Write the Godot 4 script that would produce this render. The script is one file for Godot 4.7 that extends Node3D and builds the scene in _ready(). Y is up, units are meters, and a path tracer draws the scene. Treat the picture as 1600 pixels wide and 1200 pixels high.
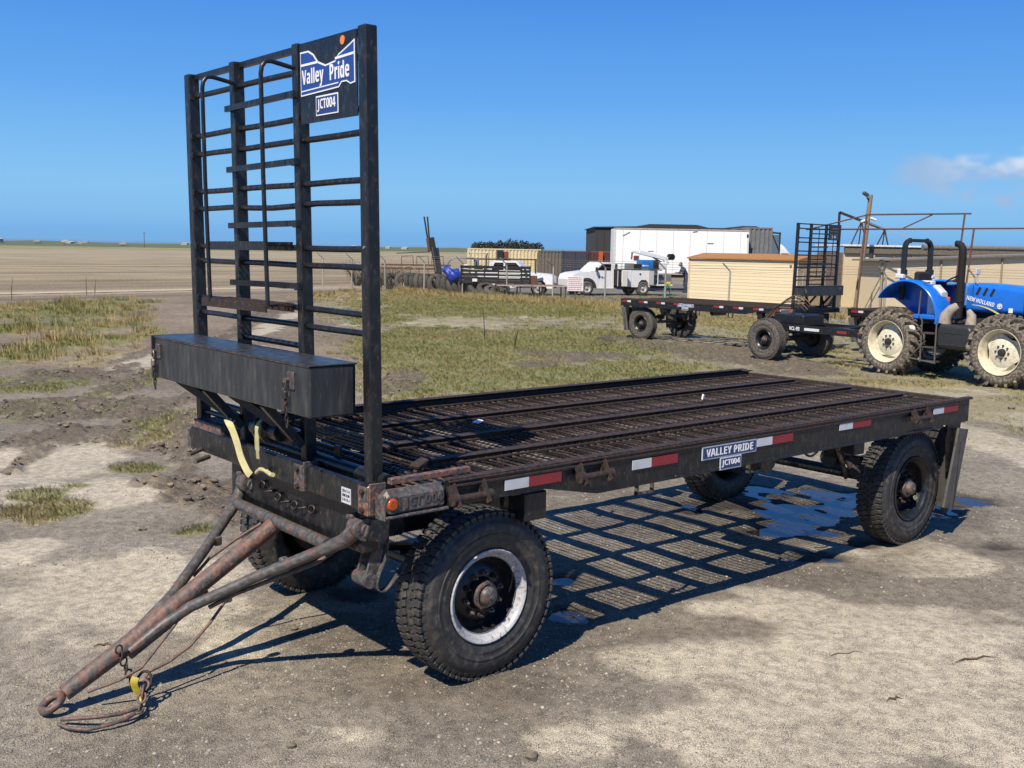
extends Node3D
# A flatbed hay trailer on a dirt yard, seen from about 2.5 m above the ground. y up, metres; -z is away from the photographer.

var M := {}
var rng := RandomNumberGenerator.new()
var taken := {}


# ---------------------------------------------------------------- mesh collector
class MB:
	var v := PackedVector3Array()
	var n := PackedVector3Array()
	var c := PackedColorArray()
	var col := Color(1, 1, 1)
	var xf := Transform3D.IDENTITY

	func tint(r: float, g: float, b: float) -> MB:
		col = Color(pow(r, 1.0 / 2.2), pow(g, 1.0 / 2.2), pow(b, 1.0 / 2.2))
		return self

	func put(p: Vector3, m: Vector3) -> void:
		v.append(xf * p); n.append((xf.basis * m).normalized()); c.append(col)

	func tn(a: Vector3, b: Vector3, d: Vector3, na: Vector3, nb: Vector3, nd: Vector3) -> void:
		var g := (b - a).cross(d - a)
		if g.dot(na + nb + nd) > 0.0:   # counter-clockwise seen from outside: emit clockwise
			put(a, na); put(d, nd); put(b, nb)
		else:
			put(a, na); put(b, nb); put(d, nd)

	func qn(a: Vector3, b: Vector3, d: Vector3, e: Vector3, na: Vector3, nb: Vector3, nd: Vector3, ne: Vector3) -> void:
		tn(a, b, d, na, nb, nd); tn(a, d, e, na, nd, ne)

	func quad(a: Vector3, b: Vector3, d: Vector3, e: Vector3, out: Vector3) -> void:
		var g := (b - a).cross(d - a)
		if g.length_squared() < 1e-14: g = (d - a).cross(e - a)
		g = g.normalized()
		if g.dot(out) < 0.0: g = -g
		qn(a, b, d, e, g, g, g, g)

	func tri(a: Vector3, b: Vector3, d: Vector3, out: Vector3) -> void:
		var g := (b - a).cross(d - a).normalized()
		if g.dot(out) < 0.0: g = -g
		tn(a, b, d, g, g, g)

	# box with chamfered edges
	func box(ctr: Vector3, size: Vector3, ch := 0.0, bas := Basis.IDENTITY) -> MB:
		var h := size * 0.5
		var keep := xf
		xf = xf * Transform3D(bas, ctr)
		if ch <= 0.0:
			for ax in 3:
				var u := (ax + 1) % 3
				var w := (ax + 2) % 3
				for s in [-1.0, 1.0]:
					var pts: Array[Vector3] = []
					for k in [[-1, -1], [1, -1], [1, 1], [-1, 1]]:
						var p := Vector3.ZERO
						p[ax] = s * h[ax]; p[u] = k[0] * h[u]; p[w] = k[1] * h[w]
						pts.append(p)
					var o := Vector3.ZERO
					o[ax] = s
					quad(pts[0], pts[1], pts[2], pts[3], o)
		else:
			ch = minf(ch, 0.49 * minf(h.x, minf(h.y, h.z)) * 2.0)
			for ax in 3:
				var u := (ax + 1) % 3
				var w := (ax + 2) % 3
				for s in [-1.0, 1.0]:
					var pts: Array[Vector3] = []
					for k in [[-1, -1], [1, -1], [1, 1], [-1, 1]]:
						var p := Vector3.ZERO
						p[ax] = s * h[ax]; p[u] = k[0] * (h[u] - ch); p[w] = k[1] * (h[w] - ch)
						pts.append(p)
					var o := Vector3.ZERO
					o[ax] = s
					quad(pts[0], pts[1], pts[2], pts[3], o)
				for s in [-1.0, 1.0]:
					for t in [-1.0, 1.0]:
						var pts2: Array[Vector3] = []
						for k in [[0, -1], [0, 1], [1, 1], [1, -1]]:
							var p := Vector3.ZERO
							p[ax] = k[1] * (h[ax] - ch)
							p[u] = s * (h[u] - (ch if k[0] else 0.0))
							p[w] = t * (h[w] - (0.0 if k[0] else ch))
							pts2.append(p)
						var o := Vector3.ZERO
						o[u] = s; o[w] = t
						quad(pts2[0], pts2[1], pts2[2], pts2[3], o)
			for sx in [-1.0, 1.0]:
				for sy in [-1.0, 1.0]:
					for sz in [-1.0, 1.0]:
						tri(Vector3(sx * h.x, sy * (h.y - ch), sz * (h.z - ch)), Vector3(sx * (h.x - ch), sy * h.y, sz * (h.z - ch)), Vector3(sx * (h.x - ch), sy * (h.y - ch), sz * h.z), Vector3(sx, sy, sz))
		xf = keep
		return self

	# a rectangular bar from p to q, w across, t thick (t along up)
	func bar(p: Vector3, q: Vector3, w: float, t: float, up := Vector3.UP, ch := 0.0) -> MB:
		var d := (q - p).normalized()
		if absf(d.dot(up)) > 0.98: up = Vector3.RIGHT if absf(d.x) < 0.9 else Vector3.BACK
		var sd := d.cross(up).normalized()
		return box((p + q) * 0.5, Vector3((q - p).length(), t, w), ch, Basis(d, sd.cross(d), sd))

	func tube(path: Array, r, sides := 8, caps := true) -> MB:
		var up := Vector3.UP
		var prev: Array[Vector3] = []
		var pn: Array[Vector3] = []
		var cnt := path.size()
		var side := Vector3.ZERO
		for i in cnt:
			var d: Vector3 = (path[mini(i + 1, cnt - 1)] - path[maxi(i - 1, 0)]).normalized()
			if i == 0:
				if absf(d.dot(up)) > 0.95: up = Vector3.RIGHT
				side = d.cross(up).normalized()
			side = (side - d * side.dot(d)).normalized()
			var oth := d.cross(side)
			var rr: float = r[i] if r is Array else r
			var ring: Array[Vector3] = []
			var rn: Array[Vector3] = []
			for k in sides:
				var a := TAU * k / sides
				var m := side * cos(a) + oth * sin(a)
				rn.append(m); ring.append(path[i] + m * rr)
			if i > 0:
				for k in sides:
					var j := (k + 1) % sides
					qn(prev[k], prev[j], ring[j], ring[k], pn[k], pn[j], rn[j], rn[k])
			if caps and (i == 0 or i == cnt - 1):
				var o := -d if i == 0 else d
				for k in sides: tn(path[i], ring[k], ring[(k + 1) % sides], o, o, o)
			prev = ring; pn = rn
		return self

	# a profile of (along z, radius) turned about the z axis through at
	func lathe(pr: Array, at := Vector3.ZERO, segs := 32, from := 0.0, to := TAU) -> MB:
		var m := pr.size()
		var nn := []
		for i in m - 1:
			var d: Vector2 = (pr[i + 1] - pr[i]).normalized()
			nn.append(Vector2(-d.y, d.x))
		var closed: bool = pr[0].distance_to(pr[m - 1]) < 1e-6
		for i in m - 1:
			var a0: Vector2 = nn[i]
			var a1: Vector2 = nn[i]
			if i > 0 or closed:
				var p: Vector2 = nn[(i - 1 + m - 1) % (m - 1)]
				if p.dot(a0) > 0.6: a0 = (a0 + p).normalized()
			if i < m - 2 or closed:
				var p: Vector2 = nn[(i + 1) % (m - 1)]
				if p.dot(a1) > 0.6: a1 = (a1 + p).normalized()
			for k in segs:
				var t0 := from + (to - from) * k / segs
				var t1 := from + (to - from) * (k + 1) / segs
				var c0 := Vector3(cos(t0), sin(t0), 0)
				var c1 := Vector3(cos(t1), sin(t1), 0)
				var z := Vector3(0, 0, 1)
				qn(at + c0 * pr[i].y + z * pr[i].x, at + c1 * pr[i].y + z * pr[i].x, at + c1 * pr[i + 1].y + z * pr[i + 1].x, at + c0 * pr[i + 1].y + z * pr[i + 1].x,
					c0 * a0.y + z * a0.x, c1 * a0.y + z * a0.x, c1 * a1.y + z * a1.x, c0 * a1.y + z * a1.x)
		return self

	# a polygon in the xy plane, z from z0 to z1
	func prism(poly: PackedVector2Array, z0: float, z1: float) -> MB:
		var idx := Geometry2D.triangulate_polygon(poly)
		for z in [z0, z1]:
			var o := Vector3(0, 0, signf(z - (z0 + z1) * 0.5))
			for i in range(0, idx.size(), 3):
				tn(Vector3(poly[idx[i]].x, poly[idx[i]].y, z), Vector3(poly[idx[i + 1]].x, poly[idx[i + 1]].y, z), Vector3(poly[idx[i + 2]].x, poly[idx[i + 2]].y, z), o, o, o)
		var s := -1.0 if Geometry2D.is_polygon_clockwise(poly) else 1.0
		for i in poly.size():
			var a := poly[i]
			var b := poly[(i + 1) % poly.size()]
			var d := (b - a).normalized()
			var o := Vector3(d.y, -d.x, 0) * s
			qn(Vector3(a.x, a.y, z0), Vector3(b.x, b.y, z0), Vector3(b.x, b.y, z1), Vector3(a.x, a.y, z1), o, o, o, o)
		return self

	# a flat strap of width w along a path, wide along side
	func ribbon(path: Array, w: float, side: Vector3, t := 0.003) -> MB:
		var pa := PackedVector3Array()   # smoothed path
		for i in path.size() - 1:
			var p0: Vector3 = path[maxi(i - 1, 0)]
			var p3: Vector3 = path[mini(i + 2, path.size() - 1)]
			for k in 5: pa.append(path[i].cubic_interpolate(path[i + 1], p0, p3, k / 5.0))
		pa.append(path[path.size() - 1])
		var m := pa.size()
		var row := []
		for i in m:
			var d := (pa[mini(i + 1, m - 1)] - pa[maxi(i - 1, 0)]).normalized()
			var sd := (side - d * side.dot(d)).normalized()
			row.append([sd, d.cross(sd).normalized()])
		for i in m - 1:
			var a: Vector3 = row[i][0] * w * .5
			var b: Vector3 = row[i + 1][0] * w * .5
			for s in [-1.0, 1.0]:
				var u: Vector3 = row[i][1] * s
				var v2: Vector3 = row[i + 1][1] * s
				qn(pa[i] - a + u * t * .5, pa[i] + a + u * t * .5, pa[i + 1] + b + v2 * t * .5, pa[i + 1] - b + v2 * t * .5, u, u, v2, v2)
				quad(pa[i] + a * s + row[i][1] * t * .5, pa[i] + a * s - row[i][1] * t * .5, pa[i + 1] + b * s - row[i + 1][1] * t * .5, pa[i + 1] + b * s + row[i + 1][1] * t * .5, a * s)
		return self

	func mesh() -> ArrayMesh:
		var arr := []
		arr.resize(Mesh.ARRAY_MAX)
		arr[Mesh.ARRAY_VERTEX] = v; arr[Mesh.ARRAY_NORMAL] = n; arr[Mesh.ARRAY_COLOR] = c
		var am := ArrayMesh.new()
		am.add_surface_from_arrays(Mesh.PRIMITIVE_TRIANGLES, arr)
		return am


# ---------------------------------------------------------------- scene graph helpers
func mb(r := 1.0, g := 1.0, b := 1.0) -> MB:
	return MB.new().tint(r, g, b)

func numbered(called: String) -> String:
	var k: int = taken.get(called, -1) + 1
	taken[called] = k
	return called if k == 0 else "%s_%03d" % [called, k]

func thing(called: String, label: String, category: String, at := Vector3.ZERO, turn := 0.0, group := "") -> Node3D:
	var o := Node3D.new()
	o.name = numbered(called)
	add_child(o)
	o.position = at; o.rotation.y = turn
	tag(o, label, category, group)
	return o

func tag(o: Node, label: String, category: String, group := "") -> Node:
	o.set_meta("label", label); o.set_meta("category", category)
	if group: o.set_meta("group", group)
	return o

func part(called: String, m, mat: Material, parent: Node, stuff := false) -> MeshInstance3D:
	var o := MeshInstance3D.new()
	o.name = called
	o.mesh = m.mesh() if m is MB else m
	o.material_override = mat
	parent.add_child(o, true)
	if stuff: o.set_meta("kind", "stuff")
	return o

func solo(called: String, m, mat: Material, label: String, category: String, group := "", at := Vector3.ZERO, turn := 0.0) -> MeshInstance3D:
	var o := part(numbered(called), m, mat, self)
	o.position = at; o.rotation.y = turn
	tag(o, label, category, group)
	return o

func copy(o: Node3D, called: String, label: String, at: Vector3, turn := 0.0) -> Node3D:
	var r := o.duplicate() as Node3D
	r.name = numbered(called)
	add_child(r)
	r.position = at; r.rotation.y = turn
	r.set_meta("label", label)
	return r

func structure(called: String, m, mat: Material) -> MeshInstance3D:
	var o := part(called, m, mat, self)
	o.set_meta("kind", "structure")
	return o

var bold: SystemFont
func lettering(called: String, words: String, w: float, h: float, mat: Material, parent: Node, xf: Transform3D, depth := 0.002) -> void:
	if bold == null:
		bold = SystemFont.new()
		bold.font_names = PackedStringArray(["Droid Sans"])
		bold.font_weight = 700
	var t := TextMesh.new()
	t.font = bold; t.text = words; t.font_size = 48; t.pixel_size = 0.01; t.depth = 0.1; t.curve_step = 1.5
	var bb := t.get_aabb()
	var o := part(called, t, mat, parent)
	var s := Vector3(w / maxf(bb.size.x, 0.01), h / maxf(bb.size.y, 0.01), depth / 0.1)
	o.transform = xf * Transform3D(Basis.from_scale(s), -bb.get_center() * s)


# ---------------------------------------------------------------- procedural textures and materials
func noise_bytes(kind: int, freq: float, seed: int, side: int, octaves := 4, ret := -1) -> PackedByteArray:
	var f := FastNoiseLite.new()
	f.noise_type = kind; f.frequency = freq; f.seed = seed
	f.fractal_type = FastNoiseLite.FRACTAL_FBM if octaves > 1 else FastNoiseLite.FRACTAL_NONE
	f.fractal_octaves = octaves
	if ret >= 0:
		f.cellular_return_type = ret
	var im := f.get_seamless_image(side, side, false, false, 0.15, true)
	im.convert(Image.FORMAT_L8)
	return im.get_data()

func lut(stops: Array) -> PackedByteArray:   # stops: [position 0..1, linear r, g, b]; 256 sRGB entries
	var out := PackedByteArray()
	for i in 256:
		var t := i / 255.0
		var k := 0
		while k < stops.size() - 2 and t > stops[k + 1][0]: k += 1
		var a: Array = stops[k]
		var b: Array = stops[k + 1]
		var u := clampf((t - a[0]) / maxf(b[0] - a[0], 1e-5), 0, 1)
		var q := Color(lerpf(a[1], b[1], u), lerpf(a[2], b[2], u), lerpf(a[3], b[3], u)).linear_to_srgb()
		out.append_array([int(clampf(q.r, 0, 1) * 255.0), int(clampf(q.g, 0, 1) * 255.0), int(clampf(q.b, 0, 1) * 255.0)])
	return out

# base colours from one noise, a second set laid over it where a mask noise is high
func two_tone(side: int, seed: int, f1: float, s1: Array, f2: float, s2: Array, lo: float, hi: float, mask_freq: float) -> ImageTexture:
	var a := noise_bytes(FastNoiseLite.TYPE_SIMPLEX, f1, seed, side, 5)
	var b := noise_bytes(FastNoiseLite.TYPE_SIMPLEX, f2, seed + 7, side, 4)
	var m := noise_bytes(FastNoiseLite.TYPE_SIMPLEX, mask_freq, seed + 13, side, 6)
	var la := lut(s1)
	var lb := lut(s2)
	var out := PackedByteArray()
	out.resize(side * side * 3)
	var span := 255.0 / ((hi - lo) * 255.0)
	for i in side * side:
		var k := clampf((m[i] / 255.0 - lo) * span, 0.0, 1.0)
		var p := a[i] * 3
		var q := b[i] * 3
		var o := i * 3
		out[o] = int(lerpf(la[p], lb[q], k)); out[o + 1] = int(lerpf(la[p + 1], lb[q + 1], k)); out[o + 2] = int(lerpf(la[p + 2], lb[q + 2], k))
	return ImageTexture.create_from_image(Image.create_from_data(side, side, false, Image.FORMAT_RGB8, out))

func grey_tex(bytes: PackedByteArray, side: int) -> ImageTexture:
	return ImageTexture.create_from_image(Image.create_from_data(side, side, false, Image.FORMAT_L8, bytes))

func surf(tex: Texture2D, scale: float, rough: float, metal := 0.0, bump: Texture2D = null, bump_cm := 0.0, world := false) -> StandardMaterial3D:
	var m := StandardMaterial3D.new()
	m.vertex_color_use_as_albedo = true
	m.vertex_color_is_srgb = true
	m.roughness = rough; m.metallic = metal
	m.uv1_triplanar = true
	m.uv1_world_triplanar = world
	m.uv1_scale = Vector3.ONE * scale
	m.albedo_texture = tex
	if bump:
		m.heightmap_enabled = true
		m.heightmap_texture = bump
		m.heightmap_scale = bump_cm
	return m

func make_materials() -> void:
	var s := 512
	var b1 := noise_bytes(FastNoiseLite.TYPE_SIMPLEX, 0.03, 3, s, 6)
	var b_rough := grey_tex(b1, s)
	var black := two_tone(s, 11, 0.012, [[0.0, .007, .008, .010], [0.6, .011, .0125, .015], [0.78, .020, .020, .021], [1.0, .055, .05, .043]], 0.05, [[0, .05, .024, .015], [1, .12, .055, .032]], 0.80, 0.90, 0.02)
	var grey_box := two_tone(s, 14, 0.010, [[0.0, .017, .02, .024], [0.5, .028, .032, .037], [0.8, .045, .048, .05], [1.0, .085, .08, .072]], 0.05, [[0, .07, .045, .03], [1, .12, .07, .045]], 0.84, 0.93, 0.02)
	var rusty := two_tone(s, 21, 0.02, [[0.0, .012, .008, .007], [0.5, .032, .018, .013], [1.0, .085, .045, .03]], 0.03, [[0, .012, .011, .011], [1, .03, .025, .022]], 0.5, 0.62, 0.015)
	var flake := two_tone(s, 31, 0.02, [[0.0, .09, .04, .028], [0.5, .16, .075, .055], [1.0, .28, .17, .13]], 0.03, [[0, .022, .022, .024], [1, .13, .12, .112]], 0.42, 0.58, 0.011)
	var flake_dark := two_tone(s, 33, 0.02, [[0.0, .028, .029, .031], [0.5, .065, .063, .062], [1.0, .17, .16, .148]], 0.03, [[0, .12, .045, .034], [1, .17, .075, .05]], 0.68, 0.80, 0.010)
	var rubber := two_tone(s, 41, 0.02, [[0.0, .018, .018, .019], [0.6, .032, .032, .033], [1.0, .062, .06, .056]], 0.03, [[0, .055, .049, .042], [1, .11, .095, .075]], 0.52, 0.8, 0.012)
	var grime := two_tone(s, 51, 0.015, [[0.0, .66, .64, .60], [0.5, .88, .87, .85], [1.0, 1, 1, 1]], 0.06, [[0, .42, .38, .33], [1, .7, .66, .6]], 0.66, 0.9, 0.02)
	var chip := two_tone(s, 61, 0.02, [[0.0, .30, .31, .33], [1.0, .50, .50, .51]], 0.05, [[0, .02, .015, .012], [1, .07, .04, .03]], 0.74, 0.78, 0.012)
	var faint := two_tone(256, 57, 0.02, [[0.0, .90, .90, .885], [0.5, .965, .965, .955], [1.0, 1, 1, 1]], 0.03, [[0, .74, .72, .68], [1, .86, .84, .81]], 0.74, 1.0, 0.012)
	M.black = surf(black, 1.3, 0.36, 0.0, b_rough, 0.15)
	M.box = surf(grey_box, 0.8, 0.38, 0.0, b_rough, 0.1)
	M.box.uv1_scale = Vector3(2.2, .45, 2.2)
	M.black.uv1_scale = Vector3(2.0, .9, 2.0)
	M.rusty = surf(rusty, 1.6, 0.75, 0.0, b_rough, 0.2)
	M.worn_rod = surf(two_tone(256, 23, 0.03, [[0.0, .03, .019, .015], [0.5, .068, .047, .038], [1.0, .25, .20, .165]], 0.05, [[0, .018, .015, .014], [1, .05, .036, .03]], 0.42, 0.6, 0.02), 1.6, 0.6)
	M.flake = surf(flake, 1.9, 0.62, 0.0, b_rough, 0.25)
	M.flake_dark = surf(flake_dark, 1.9, 0.5, 0.0, b_rough, 0.2)
	M.rubber = surf(rubber, 1.5, 0.6, 0.0, b_rough, 0.15)
	M.chip = surf(chip, 3.0, 0.35, 0.0, b_rough, 0.1)
	M.paint = surf(grime, 0.9, 0.45)
	M.gloss = surf(faint, 0.6, 0.22)
	M.matt = surf(grime, 0.7, 0.85)
	M.metal = surf(grime, 1.5, 0.45, 0.8)
	M.print = surf(faint, 1.1, 0.5)
	var st := StandardMaterial3D.new()
	st.vertex_color_use_as_albedo = true
	st.vertex_color_is_srgb = true
	st.roughness = 0.8
	M.plain = st
	M.stone = StandardMaterial3D.new()
	M.stone.albedo_color = Color(0.42, 0.39, 0.34)
	M.stone.roughness = 0.9
	M.clean = StandardMaterial3D.new()
	M.clean.vertex_color_use_as_albedo = true
	M.clean.vertex_color_is_srgb = true
	M.clean.roughness = 0.5
	M.white_ink = StandardMaterial3D.new()
	M.white_ink.albedo_color = Color(0.86, 0.87, 0.88)
	M.white_ink.roughness = 0.5
	M.dark_ink = StandardMaterial3D.new()
	M.dark_ink.albedo_color = Color(0.07, 0.09, 0.2)
	M.red_ink = StandardMaterial3D.new()
	M.red_ink.albedo_color = Color(0.75, 0.2, 0.2)
	var gl := StandardMaterial3D.new()
	gl.albedo_color = Color(0.03, 0.04, 0.05)
	gl.roughness = 0.05
	M.glass = gl
	var leaf := StandardMaterial3D.new()
	leaf.vertex_color_use_as_albedo = true
	leaf.vertex_color_is_srgb = true
	leaf.roughness = 0.7
	leaf.backlight_enabled = true
	leaf.backlight = Color(0.12, 0.14, 0.05)
	M.leaf = leaf


func _ready() -> void:
	rng.seed = 4
	set_camera_and_sky()
	make_materials()
	build_ground()
	build_main_trailer()
	build_yard()
	build_far()


# ---------------------------------------------------------------- camera, sky, sun
func set_camera_and_sky() -> void:
	var cam := Camera3D.new()
	cam.name = "camera"
	add_child(cam)
	cam.position = Vector3(0, 2.5, 0)
	cam.basis = Basis(Vector3.RIGHT, -0.1279) * Basis(Vector3.BACK, 0.0186)
	cam.fov = 40.56
	cam.near = 0.1
	cam.far = 9000.0
	cam.current = true
	var sun := DirectionalLight3D.new()
	sun.name = "sun"
	add_child(sun)
	var to_sun := Vector3(-0.381, 1.0, 0.741).normalized()
	sun.look_at_from_position(to_sun * 50.0, Vector3.ZERO, Vector3.UP)
	sun.light_color = Color(1.0, 0.955, 0.88)
	sun.light_energy = 1.55
	sun.light_angular_distance = 0.53
	sun.shadow_enabled = true
	var env := Environment.new()
	env.background_mode = Environment.BG_SKY
	env.tonemap_mode = Environment.TONE_MAPPER_LINEAR
	env.tonemap_exposure = 1.42
	env.sdfgi_enabled = true
	env.ssao_enabled = true
	env.ssil_enabled = true
	var sky := Sky.new()
	var pano := PanoramaSkyMaterial.new()
	pano.panorama = sky_picture()
	sky.sky_material = pano
	env.sky = sky
	var we := WorldEnvironment.new()
	we.name = "world_environment"
	we.environment = env
	add_child(we)

func sky_picture() -> ImageTexture:
	var w := 2048
	var h := 1024
	var im := Image.create(w, h, false, Image.FORMAT_RGBAF)
	# elevation in degrees, linear colour
	var st := [[-90, 0.1268, 0.1056, 0.0775], [-3, 0.1408, 0.1197, 0.0915], [-0.3, 0.1408, 0.2958, 0.507], [0.6, 0.1338, 0.3099, 0.5634], [1.6, 0.1655, 0.3627, 0.5986], [3, 0.1761, 0.3838, 0.6232], [5, 0.1444, 0.3521, 0.6268], [8, 0.0951, 0.2817, 0.6127], [13.5, 0.0507, 0.1937, 0.5493], [25, 0.0303, 0.1338, 0.4366], [50, 0.0197, 0.0915, 0.3239], [90, 0.0155, 0.0704, 0.2535]]
	for y in h:
		var el := 90.0 - 180.0 * (y + 0.5) / h
		im.fill_rect(Rect2i(0, y, w, 1), ramp(st, el))
	# a low bank of broken cloud to the right of the view, and a fainter one well outside it
	var f := FastNoiseLite.new()
	f.noise_type = FastNoiseLite.TYPE_SIMPLEX_SMOOTH
	f.frequency = 1.0; f.fractal_octaves = 6; f.fractal_gain = 0.55; f.seed = 12
	for y in range(430, 506):
		var el := 90.0 - 180.0 * (y + 0.5) / h
		for x in range(90, 300):   # the picture starts at -z and turns towards +x
			var az := (x + 0.5) / w * 360.0
			var u := (az - 32.0) / 15.0
			var dens := f.get_noise_2d(az * 0.22, el * 0.75 + 3.0) * 0.9 + f.get_noise_2d(az * 0.9 + 40.0, el * 3.2) * 0.9
			var env1 := exp(-pow((el - 4.35 - 0.03 * (az - 24.0)) / 1.15, 2.0)) * clampf((az - 17.6) / 3.6, 0.0, 1) * clampf((46.0 - az) / 12.0, 0, 1)
			var env2 := exp(-pow((el - 2.9) / 0.55, 2.0)) * clampf((az - 21.0) / 4.0, 0, 1) * clampf((50.0 - az) / 12.0, 0, 1) * 0.92
			var a := clampf((dens + 1.3 * maxf(env1, env2) - 0.52) * 1.7, 0, 1) * clampf(env1 + env2, 0, 1)
			if a <= 0.003: continue
			a = a * a * (3.0 - 2.0 * a)
			var top := clampf((el - 3.9 + dens * 1.2) / 1.6, 0, 1) * clampf((az - 21.0) / 4.0, 0.0, 1)
			var cl := Color(.25, .35, .52).lerp(Color(.64, .67, .71), top)
			im.set_pixel(x, y, im.get_pixel(x, y).lerp(cl, minf(a * 0.85, 0.78)))
	return ImageTexture.create_from_image(im)

func ramp(st: Array, t: float) -> Color:
	var k := 0
	while k < st.size() - 2 and t > st[k + 1][0]: k += 1
	var u := clampf((t - st[k][0]) / (st[k + 1][0] - st[k][0]), 0, 1)
	return Color(lerpf(st[k][1], st[k + 1][1], u), lerpf(st[k][2], st[k + 1][2], u), lerpf(st[k][3], st[k + 1][3], u), 1.0)


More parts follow.
